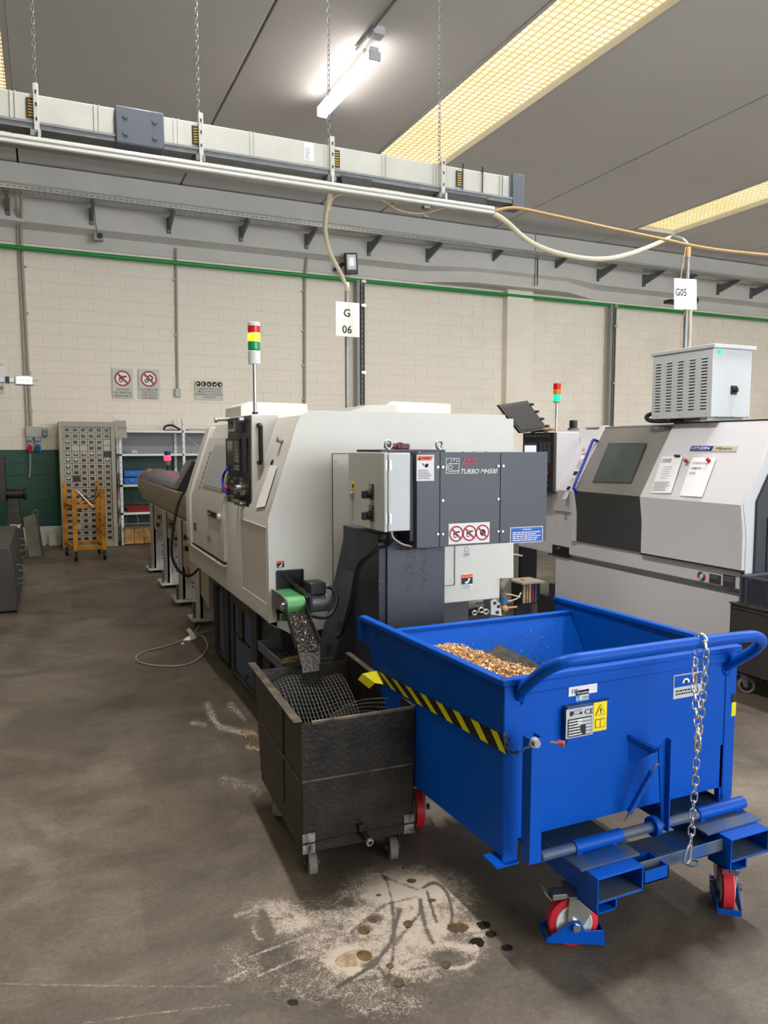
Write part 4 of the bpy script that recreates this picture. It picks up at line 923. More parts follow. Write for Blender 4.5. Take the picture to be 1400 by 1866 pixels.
p = hq(840, 846); text('LNS', p - Y * .005 + X * .0, .03, 'red_ink', mh, shear=.4, bold=.02, wfit=.08)
MB().box((p.x, HY - .006, p.z - .0), (p.x + .07, HY - .005, p.z + .0025)).build('lettering_bar', 'red_ink', mh)
p = hq(837, 863.5); text('TURBO MH500', p - Y * .005, .022, 'ink_white', mh, shear=.35, bold=.012, wfit=.195)
a, c = hq(812, 835), hq(836, 862.5); o = Vector((a.x, HY - .004, c.z)); w_ = c.x - a.x; h_ = a.z - c.z; t_ = .0025
for q in ([(0, 0), (w_, 0), (w_, t_), (0, t_)], [(0, h_ - t_), (w_, h_ - t_), (w_, h_), (0, h_)], [(0, 0), (t_, 0), (t_, h_), (0, h_)], [(w_ - t_, 0), (w_, 0), (w_, h_), (w_ - t_, h_)],
          [(w_ * .3, h_ * .62), (w_ * .9, h_ * .62), (w_ * .9, h_ * .66), (w_ * .3, h_ * .66)], [(w_ * .4, h_ * .14), (w_ * .95, h_ * .14), (w_ * .95, h_ * .19), (w_ * .4, h_ * .19)]): poly2d(o, X, Z, q, 'ink_white', mh, 'logo_line')
ring2d(o + X * w_ * .35 + Z * h_ * .4, X, Z, .008, .0105, 'ink_white', mh); ring2d(o + X * w_ * .35 + Z * h_ * .4, X, Z, .017, .0195, 'ink_white', mh, a0=math.pi * .5, a1=math.pi * 1.55)
for k in range(3): poly2d(o + X * w_ * (.35 + .2 * k) + Z * h_ * (.78 + .06 * (k % 2)), X, Z, [(0, 0), (.004, -.002), (.007, .004), (.003, .006)], 'ink_white', mh)
# top plate, eyebolts and clevis
MB().box((hq(702, 822).x, HY + .05, hz1 + .0), (hq(822, 822).x, HY + .33, hz1 + .014)).build('top_plate', 'slate_dark', mh, bevel=.003)
for px in (708, 801):
    c = at(px, 815, 'y', HY + .1); zc_ = hz1 + .036
    MB().tube([(c.x + math.cos(t) * .0185, HY + .1 + math.cos(t) * .006, zc_ + math.sin(t) * .0185) for t in (6.2832 * k / 20 for k in range(20))], .0065, n=10, cyclic=True).cyl((c.x, HY + .1, hz1 + .008), (c.x, HY + .1, hz1 + .018), .014, n=14).build('eye_bolt', 'steel', mh)
c = Vector((hq(725, 815).x, HY + .12, hz1 + .029))
ms = thing('iron_clamp', 'dark red iron clamp lying on top of the chip conveyor', 'clamp', (c.x, c.y, hz1 + .014))
MB().cyl(c, c + X * .045, .0125, .0135, n=14).sphere(c, .0125).build('handle', 'maroon', ms)
MB().box(c + Vector((.045, -.02, -.014)), c + Vector((.11, .02, .013))).box(c + Vector((.06, -.022, -.014)), c + Vector((.075, .022, .018))).build('jaw', 'maroon', ms, bevel=.006)
# control box
kx0, kx1, ky1 = 1.354, at(748, 900, 'y', HY).x, 3.42
kz0, kz1 = 1.178, 1.523
cb = MB().box((kx0 + .012, HY, kz0), (kx1, ky1, kz1)).build('control_box', 'cabinet_white', mh, bevel=.004)
MB().box((kx0 - .006, HY - .002, kz0 - .003), (kx0 + .012, ky1 + .004, kz1 + .002)).build('door', 'cabinet_grey', cb, bevel=.004)
for z in (kz0 + .27, kz0 + .035): MB().cyl((kx0 + .016, HY - .006, z), (kx0 + .016, HY - .006, z + .045), .006, n=10).box((kx0 + .004, HY - .003, z), (kx0 + .03, HY, z + .045)).build('hinge', 'steel', cb)
MB().tube([(kx0 + .016, HY - .004, kz0), (kx0 + .016, HY - .004, kz1)], .003, n=6).build('hinge_rod', 'steel', cb)
for py_ in (896, 935):
    c = at(678, py_, 'x', kx0 - .006)
    MB().box((kx0 - .014, c.y - .022, c.z - .036), (kx0 - .006, c.y + .022, c.z + .036)).build('switch_plate', 'panel_dark', cb, bevel=.002)
    MB().box((kx0 - .016, c.y - .015, c.z + .012), (kx0 - .013, c.y + .013, c.z + .032)).build('switch_label', 'key', cb)
    MB().cyl((kx0 - .014, c.y, c.z - .01), (kx0 - .034, c.y, c.z - .01), .018, n=16).box((kx0 - .05, c.y - .008, c.z - .03), (kx0 - .03, c.y + .02, c.z + .004)).build('switch_knob', 'rubber', cb, bevel=.002)
c = at(644, 885, 'x', kx0 - .006); MB().box((kx0 - .0075, c.y - .018, c.z - .018), (kx0 - .006, c.y + .018, c.z + .018)).build('warning_sticker', 'yellow', cb); MB().box((kx0 - .0085, c.y - .01, c.z - .01), (kx0 - .0075, c.y + .01, c.z + .008)).build('pictogram', 'ink', cb)
c = at(643, 903, 'x', kx0 - .006); MB().box((kx0 - .02, c.y - .012, c.z - .016), (kx0 - .006, c.y + .012, c.z + .016)).build('latch', 'steel', cb, bevel=.003)
MB().tube(spline([(kx0 + .06, HY + .08, kz0 + .01), (kx0 + .06, HY + .08, kz0 - .04), (kx0 + .045, HY + .1, kz0 - .065), (kx0 + .01, HY + .11, kz0 - .07)]), .02, n=12).build('hose_elbow', 'black', cb)
MB().tube(spline([(kx0 + .03, HY + .1, kz0 - .06), (kx0 + .0, HY + .12, kz0 - .1), tuple(at(655, 1030, 'y', 3.2)), tuple(at(643, 1090, 'y', 3.3)), tuple(at(628, 1140, 'y', 3.4)), tuple(at(612, 1162, 'y', 3.42))]), .0145, n=12).build('cable_hose', 'rubber', mh)
MB().tube(spline([(kx0 + .03, HY + .0, kz0), (kx0 + .045, HY + .01, kz0 - .03), (kx0 + .09, HY + .02, kz0 - .06), (hx0 + .0, HY + .04, kz0 - .078)]), .004, n=6).build('thin_wire', 'cable_cream', mh)
# column and inclined case
CY = 3.15; kq = lambda a, b: at(a, b, 'y', CY)
MB().box((kq(690, 1000).x, CY, .3), (kq(809, 1000).x, CY + .45, 1.15)).build('column', 'slate_dark', mh, bevel=.003)
MB().box((kq(704, 1000).x, CY - .012, .32), (kq(809, 1000).x, CY, 1.12)).build('column_cover', 'slate', mh, bevel=.002)
iq = lambda a, b: at(a, b, 'y', 3.45)
MB().prism([iq(663, 965), iq(745, 975), iq(700, 1150), iq(672, 1230), iq(605, 1215), iq(625, 1140)], (0, .24, 0)).build('inclined_case', 'slate_dark', mh, bevel=.004)
MB().prism([iq(688, 1000), iq(700, 1000), iq(680, 1150), iq(668, 1150)], (0, -.08, 0)).build('case_rib', 'slate', mh, bevel=.003)
MB().box((1.33, 3.3, 0), (1.5, 3.9, .32)).build('conveyor_foot', 'slate_dark', mh, bevel=.005)
MB().box((1.45, 3.2, 0), (1.75, 3.6, .3)).build('conveyor_foot', 'slate_dark', mh, bevel=.005)
for px, py in ((692, 1059), (697, 1059), (692, 1072)): bolt(at(px, py, 'y', CY), (0, -1, 0), .004, mh, 'dark_steel', t=.002)
def streak(px0, px1, py0, py1, n, seed):
    rr = random.Random(seed)
    def f(u, v): y = py0 + (v ** 1.4) * (py1 - py0); x = px0 + (px1 - px0) * (.5 + (u - .5) * (1 - v * .5)); return at(x + 2 * math.sin(y * .15), y, 'y', CY - .014)
    return f
b_ = chips(streak(738, 758, 1000, 1078, 0, 1), 130, 'chip', mh, 'clinging_chips', 8, (.003, .008)); b_ = chips(streak(766, 780, 1000, 1105, 0, 1), 90, 'chip', mh, 'clinging_chips', 9, (.003, .008))
chips(lambda u, v: Vector((hx0 - .06 + u * .17, HY + .01 + v * .1, hz0 - .006 - .012 * v)), 260, 'chip2', mh, 'clinging_chips', 10, (.004, .01))

# ================================================================== BLUE TIPPING SKIP
SY = 1.87
sq = lambda a, b: at(a, b, 'y', SY)
sl_, sr_ = sq(919, 1243).x, sq(1343, 1181).x           # left and right ends of the front panel
zr = .845; yr = 2.84
rl_, rr_x = 1.183, 2.15                                  # rear corners
sk = thing('tipping_skip', 'large blue steel tipping skip on castors holding metal swarf', 'skip', (1.7, 2.3, 0))
T_ = .006
fz = .345
MB().box((sl_, SY, fz), (sr_, SY + T_, zr)).build('front_panel', 'blue', sk)
# side panels: profile (y, z)
sidep = [(SY, .30), (SY, zr), (yr, zr), (yr - .02, .77), (2.48, .30)]
def lerpx(y, a, c): return a + (c - a) * (y - SY) / (yr - SY)
for nm, a, c, sg in (('side_panel', sl_, rl_, 1), ('side_panel', sr_, rr_x, -1)):
    P = [(lerpx(y, a, c), y, z) for y, z in sidep]; MB().prism(P, (T_ * sg, 0, 0)).build(nm, 'blue', sk)
# front flange of side panel runs down to the frame
MB().box((sl_ - .002, SY - .006, .275), (sl_ + .055, SY + .003, zr)).build('corner_flange', 'blue', sk, bevel=.004)
MB().box((sr_ - .05, SY - .004, .30), (sr_ + .002, SY + .003, zr)).build('corner_flange', 'blue', sk, bevel=.004)
# sloped rear wall and bottom
MB().hexa([(lerpx(2.46, sl_, rl_) + T_, 2.44, .36), (lerpx(2.46, sr_, rr_x) - T_, 2.44, .36), (rr_x - T_, 2.72, .80), (rl_ + T_, 2.72, .80), (lerpx(2.46, sl_, rl_) + T_, 2.45, .35), (lerpx(2.46, sr_, rr_x) - T_, 2.45, .35), (rr_x - T_, 2.735, .80), (rl_ + T_, 2.735, .80)]).build('rear_wall', 'blue', sk)
MB().box((sl_ + .01, SY + T_, .345), (sr_ - .01, 2.46, .352)).build('bottom', 'blue', sk)
# rims
def rim(a, c, nm='rim'): MB().bar(a, c, .03, .022).build(nm, 'blue', sk, bevel=.005)
rim((sl_ - .012, SY - .0, zr), (sr_ + .012, SY - .0, zr)); rim((sl_, SY, zr), (rl_ - .004, yr, zr)); rim((sr_, SY, zr), (rr_x + .004, yr, zr))
MB().box((sl_ + .05, SY - .012, zr - .045), (sr_ - .02, SY + .0, zr)).build('front_rim_bar', 'blue', sk, bevel=.005)
rim((rl_, 2.73, .80), (rr_x, 2.73, .80))
MB().prism([(rl_ - .022, yr, zr + .005), (rl_ - .022, yr, zr - .085), (rl_ - .005, yr - .02, zr - .10), (rl_ + .025, yr - .02, zr - .10), (rl_ + .025, yr - .02, zr)], (0, .006, 0)).build('corner_bracket', 'blue', sk)
# hazard tape on the left side
ts, te = Vector((lerpx(1.89, sl_, rl_), 1.885, .68)), Vector((lerpx(2.72, sl_, rl_), 2.72, .632))
def on_side(px, py):      # point of the left side plane at a photo pixel
    n = Vector((yr - SY, sl_ - rl_, 0)); dd = fwd * FPX + rgt * (px - 700) - upv * (py - 933)
    t = n.dot(Vector((sl_, SY, 0)) - CP) / n.dot(dd); return CP + dd * t
ta, tb, tc, td = on_side(688, 1222), on_side(929, 1345), on_side(924, 1374), on_side(700, 1247)
nz = Vector((-(yr - SY), -(sl_ - rl_), 0)).normalized() * .0018
MB().prism([ta + nz, tb + nz, tc + nz, td + nz], -nz * .6).build('hazard_tape', 'ink', sk, label='black and yellow hazard tape along the left side')
nst = 8
for i in range(nst):
    u0, u1 = (i + .30) / nst, (i + .72) / nst; sh = .36 / nst
    u1 = min(u1, 1 - sh) if i == nst - 1 else u1
    L0 = lambda u: ta.lerp(tb, u); L1 = lambda u: td.lerp(tc, u)
    MB().add([L0(u0 - sh * .5) + nz * 1.3, L0(u1 - sh * .5) + nz * 1.3, L1(min(u1 + sh, 1)) + nz * 1.3, L1(min(u0 + sh, 1)) + nz * 1.3], [(0, 1, 2, 3)]).build('stripe', 'tape_yellow', sk)
MB().add([ta + nz, td + nz, td + nz * 8 + Vector((-.012, .03, -.0)), ta + nz * 14 + Vector((-.02, .05, -.02)), ta + nz * 14 + Vector((-.03, .075, -.05)), td + nz * 10 + Vector((-.02, .06, -.03))], [(0, 1, 2, 3), (3, 2, 5, 4)]).build('tape_end', 'tape_yellow', sk, label='curled loose yellow end of the tape')
c = at(1341, 1284, 'x', sr_ + .003); MB().box((sr_ - .02, SY - .0062, .60), (sr_ + .001, SY - .004, .65)).build('tape_end', 'tape_yellow', sk); MB().box((sr_ - .02, SY - .0063, .65), (sr_ + .001, SY - .004, .68)).build('tape_end', 'ink', sk)
# handle bar
HYs = 1.68
h = [sq(945, 1268) - Y * .0, at(958, 1252, 'y', 1.83), at(985, 1228, 'y', 1.76), at(1010, 1213, 'y', 1.71), at(1045, 1203, 'y', HYs), at(1120, 1192, 'y', HYs), at(1240, 1175, 'y', HYs), at(1350, 1161, 'y', HYs), at(1378, 1160, 'y', 1.69), at(1388, 1169, 'y', 1.72), at(1374, 1185, 'y', 1.77), at(1345, 1202, 'y', 1.83), at(1325, 1214, 'y', SY)]
MB().tube(spline(h, 8), .0185, n=16).build('handle_bar', 'blue', sk, label='bent blue tube handle')
for q in (h[0], h[-1]):
    b = MB()
    for k in range(14): a = 6.2832 * k / 14; b.sphere(q + Vector((math.cos(a) * .021, -.003, math.sin(a) * .03)), .005, 6)
    b.build('weld_bead', 'blue', sk)
# identification plate box
q0, q1 = sq(1027, 1285), sq(1106, 1330)
MB().box((q0.x, SY - .02, q1.z - .012), (q1.x, SY, q0.z)).build('plate_box', 'blue_dusty', sk, bevel=.002)
MB().box((q0.x + .001, SY - .0215, q1.z - .011), (q1.x - .001, SY - .02, q0.z - .004)).build('plate_face', 'blue', sk)
py = SY - .0225
def spl(px0, py0, px1, py1, m, y_=py): a, c = at(px0, py0, 'y', y_), at(px1, py1, 'y', y_); o = Vector((a.x, y_ - .001, c.z)); plate(o, X, Z, c.x - a.x, a.z - c.z, .001, m, sk); return o, c.x - a.x, a.z - c.z
o, w_, h_ = spl(1032, 1293.5, 1080, 1337.5, 'cabinet_white')
poly2d(o, X, Z, [(w_ * .06, h_ * .04), (w_ * .94, h_ * .04), (w_ * .94, h_ * .66), (w_ * .06, h_ * .66)], 'ink', sk)
for i in range(5): poly2d(o + Z * h_ * (.07 + .115 * i), X, Z, [(w_ * (.72 if i < 3 else .42), 0), (w_ * .92, 0), (w_ * .92, h_ * .09), (w_ * (.72 if i < 3 else .42), h_ * .09)], 'cabinet_white', sk, lift=.0018)
lines(o + X * w_ * .09 + Z * h_ * .06 - Y * .001, X, Z, w_ * .5, h_ * .58, 6, 'ink_white', sk, 2)
text('CE', o + X * w_ * .66 + Z * h_ * .74 - Y * .001, .017, 'ink', sk, bold=.0, wfit=.034)
poly2d(o, X, Z, [(w_ * .12, h_ * .78), (w_ * .2, h_ * .74), (w_ * .28, h_ * .84), (w_ * .26, h_ * .92), (w_ * .14, h_ * .92)], 'ink', sk); poly2d(o, X, Z, [(w_ * .28, h_ * .79), (w_ * .5, h_ * .79), (w_ * .5, h_ * .77), (w_ * .58, h_ * .77), (w_ * .58, h_ * .86), (w_ * .5, h_ * .86), (w_ * .5, h_ * .81), (w_ * .28, h_ * .81)], 'ink', sk)
lines(o + X * w_ * .3 + Z * h_ * .88, X, Z, w_ * .34, h_ * .08, 2, 'ink_grey', sk, 21)
o, w_, h_ = spl(1082, 1281, 1105, 1329, 'yellow')
tri = [(w_ * .12, h_ * .56), (w_ * .88, h_ * .56), (w_ * .5, h_ * .93)]
poly2d(o, X, Z, tri, 'ink', sk); poly2d(o, X, Z, [(w_ * .17, h_ * .575), (w_ * .83, h_ * .575), (w_ * .5, h_ * .895)], 'yellow', sk, lift=.0018)
text('!', o + X * w_ * .5 + Z * h_ * .62 - Y * .002, h_ * .18, 'ink', sk, align='CENTER', bold=.03)
for k in (0, 1): x0_ = w_ * (.14 + .36 * k); poly2d(o, X, Z, [(x0_, h_ * .12), (x0_ + w_ * .35, h_ * .12), (x0_ + w_ * .35, h_ * .42), (x0_, h_ * .42)], 'ink', sk); poly2d(o, X, Z, [(x0_ + .0012, h_ * .14), (x0_ + w_ * .35 - .0012, h_ * .14), (x0_ + w_ * .35 - .0012, h_ * .40), (x0_ + .0012, h_ * .40)], 'yellow', sk, lift=.0018)
py = SY
o, w_, h_ = spl(1037, 1240, 1088, 1261, 'paper', SY - .001); lines(o + X * w_ * .06 + Z * h_ * .62, X, Z, w_ * .66, h_ * .28, 2, 'ink_grey', sk, 5)
for k, wb in enumerate((.003, .005, .004, .001)): poly2d(o, X, Z, [(w_ * .1 + k * .009, h_ * .14), (w_ * .1 + k * .009 + wb, h_ * .14), (w_ * .1 + k * .009 + wb, h_ * .42), (w_ * .1 + k * .009, h_ * .42)], 'ink_grey', sk)
o, w_, h_ = spl(1049, 1259, 1073, 1275, 'label_cyan', SY - .001); poly2d(o, X, Z, [(w_ * .28, h_ * .12), (w_ * .96, h_ * .12), (w_ * .96, h_ * .56), (w_ * .28, h_ * .56)], 'paper', sk)
text('1000', o + X * w_ * .36 + Z * h_ * .18 - Y * .001, h_ * .3, 'ink', sk, wfit=w_ * .52); text('Kg', o + X * w_ * .03 + Z * h_ * .18 - Y * .001, h_ * .25, 'ink_white', sk, wfit=w_ * .18); text('PORTATA MASSIMA', o + X * w_ * .06 + Z * h_ * .68 - Y * .001, h_ * .2, 'ink_white', sk, wfit=w_ * .86)
o, w_, h_ = spl(1228, 1231, 1279, 1265, 'cabinet_white', SY - .001); poly2d(o, X, Z, [(w_ * .03, h_ * .48), (w_ * .97, h_ * .48), (w_ * .97, h_ * .96), (w_ * .03, h_ * .96)], 'blue', sk)
ring2d(o + X * w_ * .42 + Z * h_ * .62, X, Z, 0, h_ * .2, 'ink_white', sk, a0=0, a1=math.pi, lift=.0016); ring2d(o + X * w_ * .42 + Z * h_ * .66, X, Z, 0, h_ * .09, 'ink', sk, lift=.002); poly2d(o, X, Z, [(w_ * .62, h_ * .6), (w_ * .78, h_ * .6), (w_ * .78, h_ * .86), (w_ * .62, h_ * .86)], 'red_ink', sk, lift=.0016)
lines(o + X * w_ * .08 + Z * h_ * .12, X, Z, w_ * .84, h_ * .26, 2, 'ink', sk, 31)
# base frame: fork pockets, cross members, locking bar, levers
def pocket(xa, xb, lbl):
    z0, z1 = .205, .285; y0, y1 = 1.67, 2.7; b = MB(); t = .006
    b.box((xa, y0, z0), (xb, y1, z0 + t)).box((xa, y0, z1 - t), (xb, y1, z1)).box((xa, y0, z0), (xa + t, y1, z1)).box((xb - t, y0, z0), (xb, y1, z1)); b.build('fork_pocket', 'blue', sk, bevel=.002)
    MB().box((xa + .0, y0 - .0, z0 - .03), (xa + .005, y0 + .09, z0)).box((xa + .07, y0 - .0, z0 - .03), (xa + .075, y0 + .09, z0)).box((xa, y0, z0 - .03), (xa + .075, y0 + .09, z0 - .026)).build('caster_socket', 'blue', sk)
    MB().box((xa + t, y0 + .002, z0 + t), (xb - t, y0 + .5, z0 + t + .002)).build('pocket_floor', 'blue_dusty', sk)
pa = at(1089.7, 1600, 'y', 1.67).x; pb2 = at(1174, 1570, 'y', 1.67).x
pocket(pa, pb2, ''); pc_ = at(1333, 1535, 'y', 1.67).x; pocket(pc_, pc_ + (pb2 - pa), '')
MB().box((pa - .02, 1.72, .286), (pb2 + .03, 2.68, .292)).build('deck_plate', 'blue_dusty', sk); MB().box((pc_ - .05, 1.72, .286), (pc_ + (pb2 - pa) + .02, 2.68, .292)).build('deck_plate', 'blue_dusty', sk)
MB().box((pb2, 1.70, .235), (pc_, 1.705, .275)).box((pb2, 1.70, .235), (pc_, 1.86, .24)).build('front_crossmember', 'blue_dusty', sk, bevel=.002)
MB().box((sl_ + .02, 2.60, .22), (sr_ - .02, 2.66, .30)).build('rear_crossmember', 'blue', sk, bevel=.003)
MB().box((sl_ + .03, 1.95, .292), (sl_ + .09, 2.6, .345)).build('cradle', 'blue', sk); MB().box((sr_ - .09, 1.95, .292), (sr_ - .03, 2.6, .345)).build('cradle', 'blue', sk)
b = MB(); bx_, by_ = pb2 + .004, 1.668; b.box((bx_, by_, .225), (bx_ + .095, by_ + .004, .265)).box((bx_ + .091, by_, .225), (bx_ + .095, by_ + .09, .265)).box((bx_, by_, .225), (bx_ + .095, by_ + .09, .229)).box((bx_, by_ + .086, .225), (bx_ + .095, by_ + .09, .265)); b.build('tool_tray', 'blue', sk)
MB().box((sl_ - .03, SY - .02, .275), (sl_ + .05, SY + .06, .281)).build('foot_flange', 'blue', sk)
MB().box((sr_ - .06, SY + .0, .28), (sr_ - .0, SY + .02, .5)).build('leg', 'blue', sk)
YB = 1.80; L0, L1 = at(985, 1556, 'y', YB), at(1352, 1466, 'y', YB)
zbar = (L0.z + L1.z) / 2
MB().cyl((L0.x, YB, zbar), (L1.x, YB, zbar), .0165, n=20).build('locking_bar', 'blue_dusty', sk)
for px0, px1 in ((1045, 1132), (1268, 1352)): a, c = at(px0, 1530, 'y', YB).x, at(px1, 1500, 'y', YB).x; MB().cyl((a, YB, zbar), (c, YB, zbar), .021, n=20).box((a + .01, YB - .01, .285), (a + .03, YB + .01, zbar)).box((c - .04, YB - .01, .285), (c - .02, YB + .01, zbar)).build('bar_sleeve', 'blue', sk, bevel=.002)
v0, v1 = at(978, 1345, 'y', 1.76), at(976, 1572, 'y', 1.76)
b = MB().box((v0.x - .021, 1.755, v1.z), (v0.x + .021, 1.76, v0.z)).box((v0.x - .021, 1.755, v1.z), (v0.x - .017, 1.80, v0.z)).box((v0.x + .017, 1.755, v1.z), (v0.x + .021, 1.80, v0.z)); b.build('lock_lever', 'blue', sk, bevel=.002)
c = at(973, 1352, 'y', 1.755); MB().cyl(c, c - Y * .02, .011, n=14).cyl(c, c - Y * .006, .016, n=16).build('pivot_bolt', 'steel', sk)
c = at(1003, 1352, 'y', 1.78); e_ = at(1025, 1355, 'y', 1.76); MB().cyl(c, e_, .0045, n=10).build('lock_pin', 'zinc', sk); e2 = e_ - (e_ - c).normalized() * .012; MB().cyl(e2, e_, .0085, n=10).build('pin_collar', 'red', sk); MB().cyl(e_, e_ + (e_ - c).normalized() * .008, .011, n=6).build('pin_nut', 'zinc', sk)
# small safety chain at the corner
p0_, p1_, p2_ = at(922, 1333, 'y', SY - .02), at(940, 1372, 'y', SY - .025), at(968, 1358, 'y', 1.70)
sp = spline([p0_, at(925, 1362, 'y', SY - .03), p1_, p2_], 5); sm = link_mesh(.02, .012, .0016, 'link', 'blue_dusty', 5); sme = sm.data; bpy.data.objects.remove(sm)
sc_ = bpy.data.objects.new('safety_chain', None); COL.objects.link(sc_); sc_.parent = sk; SKI = PM(sk).inverted()
for i in range(len(sp) - 1):
    o = bpy.data.objects.new('link', sme); COL.objects.link(o); o.parent = sc_; d = (sp[i + 1] - sp[i]).normalized()
    o.matrix_basis = SKI @ Matrix.Translation((sp[i] + sp[i + 1]) / 2) @ d.to_track_quat('Z', 'X').to_matrix().to_4x4() @ Matrix.Rotation(R(90) * (i % 2), 4, 'Z')
# middle lever, bracket, spring
ML = 1.79; m0, m1 = at(1210, 1345, 'y', ML), at(1212, 1512, 'y', ML)
MB().prism([(m0.x + .018, ML, m0.z), (m0.x - .0, ML, m0.z - .018), (m0.x - .02, ML, m0.z - .03), (m1.x - .012, ML, m1.z), (m1.x + .018, ML, m1.z)], (0, .006, 0)).box((m0.x + .012, ML - .02, m1.z), (m0.x + .018, ML + .005, m0.z)).build('release_lever', 'blue', sk, bevel=.002)
MB().cyl((m1.x - .05, YB, zbar), (m1.x - .03, YB, zbar), .032, n=20).build('lever_hub', 'blue', sk)
a, c = sq(1146, 1343), at(1198, 1368, 'y', 1.80)
MB().bar(a, c, .006, .02).bar(a + Z * .005 + Y * .0, c + Z * .005, .02, .005).build('latch_hook', 'blue', sk, bevel=.002)
MB().prism([a + Z * .0, a - Z * .085, a - Z * .07 + Vector((.02, -.03, .0)), a + Vector((.075, -.06, -.03))], (.005, 0, 0)).build('gusset', 'blue', sk)
a, c = at(1193, 1398, 'y', 1.79), at(1143, 1488, 'y', 1.84)
b = MB(); dd = (c - a); n_ = 26; u = dd.normalized().orthogonal().normalized(); v = dd.normalized().cross(u)
b.tube([a + dd * (.08 + .84 * k / (n_ * 8)) + (u * math.cos(k * .785) + v * math.sin(k * .785)) * .0085 for k in range(n_ * 8)], .0022, n=5).cyl(a + dd * .1, a + dd * .9, .0075, n=10); b.build('return_spring', 'blue', sk)
MB().tube(spline([a + dd * .1, a, a + Vector((.012, 0, .012)), a + Vector((.018, 0, .002))], 5), .003, n=6).tube(spline([c - dd * .1, c, c + Vector((-.01, 0, -.012))], 5), .003, n=6).build('spring_hook', 'dark_steel', sk)

# castors of the skip
def big_caster(c, az, rw=.078, brake=True, stop=True, steel='steel', lab=None):
    """c: floor contact; az: rolling direction angle; thing part of the skip"""
    c = Vector(c); f = Vector((math.cos(az), math.sin(az), 0)); sd = Vector((-math.sin(az), math.cos(az), 0)); hub = c + Z * rw
    cs = bpy.data.objects.new('castor', None); COL.objects.link(cs); cs.parent = sk
    if lab: cs['label'] = lab
    w2 = .019
    MB().lathe(hub - sd * w2, sd, [(0, rw - .006), (.004, rw), (2 * w2 - .004, rw), (2 * w2, rw - .006)], 40).build('tyre', 'red', cs, label='red tyre')
    for g_ in (-1, 1): MB().lathe(hub + sd * g_ * (w2 - .002), sd * g_, [(0, rw * .72), (.004, rw * .74), (.006, rw * .7), (.002, rw * .6), (.003, .02), (.008, .018)], 32).build('wheel_core', 'caster_white', cs)
    top = c + Z * .172 - f * -.03
    for g_ in (-1, 1):
        o = hub + sd * g_ * .028
        MB().prism([o + f * -.018 - Z * .018, o + f * .018 - Z * .018, o + f * .07 + Z * .07 + Z * .0, o + f * .055 + Z * .085, o - f * .02 + Z * .085, o - f * .025 + Z * .02], sd * .004 * g_).build('fork', steel, cs, bevel=.002)
    MB().cyl(top - Z * .012, top + Z * .003, .042, n=24).build('swivel_head', steel, cs, bevel=.003)
    MB().hexa([top + f * a + sd * b + Z * z for z in (0, .006) for a, b in ((-.055, -.045), (.06, -.045), (.06, .045), (-.055, .045))]).build('top_plate', steel, cs)
    MB().cyl(hub - sd * .042, hub + sd * .042, .009, n=12).build('axle', steel, cs); MB().cyl(hub - sd * .05, hub - sd * .038, .013, n=6).cyl(hub + sd * .038, hub + sd * .05, .013, n=6).build('axle_nut', 'zinc', cs)
    if brake:
        MB().hexa([top + f * a + sd * b + Z * z for a, z in ((-.055, -.035), (-.02, -.015)) for b in (-.022, .022) for z in (z, z + .014)][0:8] if 0 else [top - f * .1 + sd * -.022 - Z * .02, top - f * .1 + sd * .022 - Z * .02, top - f * .02 + sd * .022 - Z * .012, top - f * .02 - sd * .022 - Z * .012, top - f * .1 - sd * .022 + Z * .0, top - f * .1 + sd * .022 + Z * .0, top - f * .02 + sd * .022 + Z * .004, top - f * .02 - sd * .022 + Z * .004]).build('brake_pedal', steel, cs, bevel=.003)
        MB().hexa([top - f * .1 + sd * b + Z * z for z, b in ((-.018, -.024), (-.018, .024))] + [top - f * .125 + sd * b + Z * .012 for b in (.024, -.024)] + [top - f * .104 + sd * b + Z * z for z, b in ((-.018, -.024), (-.018, .024))] + [top - f * .129 + sd * b + Z * .012 for b in (.024, -.024)]).build('pedal_tip', steel, cs)
    if stop:
        for g_ in (-1, 1):
            o = c + sd * g_ * .034
            MB().prism([o - f * .088 + Z * .028, o - f * .088 + Z * .046, o - f * .015 + Z * .092, o + f * .015 + Z * .092, o + f * .03 + Z * .062, o + f * .088 + Z * .062, o + f * .088 + Z * .012], sd * .004 * g_).build('wheel_stop', 'blue', cs, bevel=.002, label='blue wheel stop plate')
        MB().hexa([c + f * a + sd * b + Z * z for z in (.01, .055) for a, b in ((.088, -.037), (.092, -.037), (.092, .037), (.088, .037))]).build('stop_end', 'blue', cs)
        MB().hexa([c + f * a + sd * b + Z * z for z in (.028, .046) for a, b in ((-.092, -.037), (-.088, -.037), (-.088, .037), (-.092, .037))]).build('stop_end', 'blue', cs)
    return cs
cA = at(1053, 1728, 'z', 0); cB = at(1336, 1668, 'z', 0); cC = at(758, 1492, 'z', 0)
big_caster((cA.x, cA.y + .03, 0), R(-20), lab='front left castor seen from its side'); big_caster((cB.x + .012, cB.y + .045, 0), R(50), lab='front right castor seen edge-on')
big_caster((1.345, 2.66, 0), R(75), brake=False, stop=False, lab='rear left castor beside the iron cart'); big_caster((2.08, 2.6, 0), R(80), brake=False, stop=False)

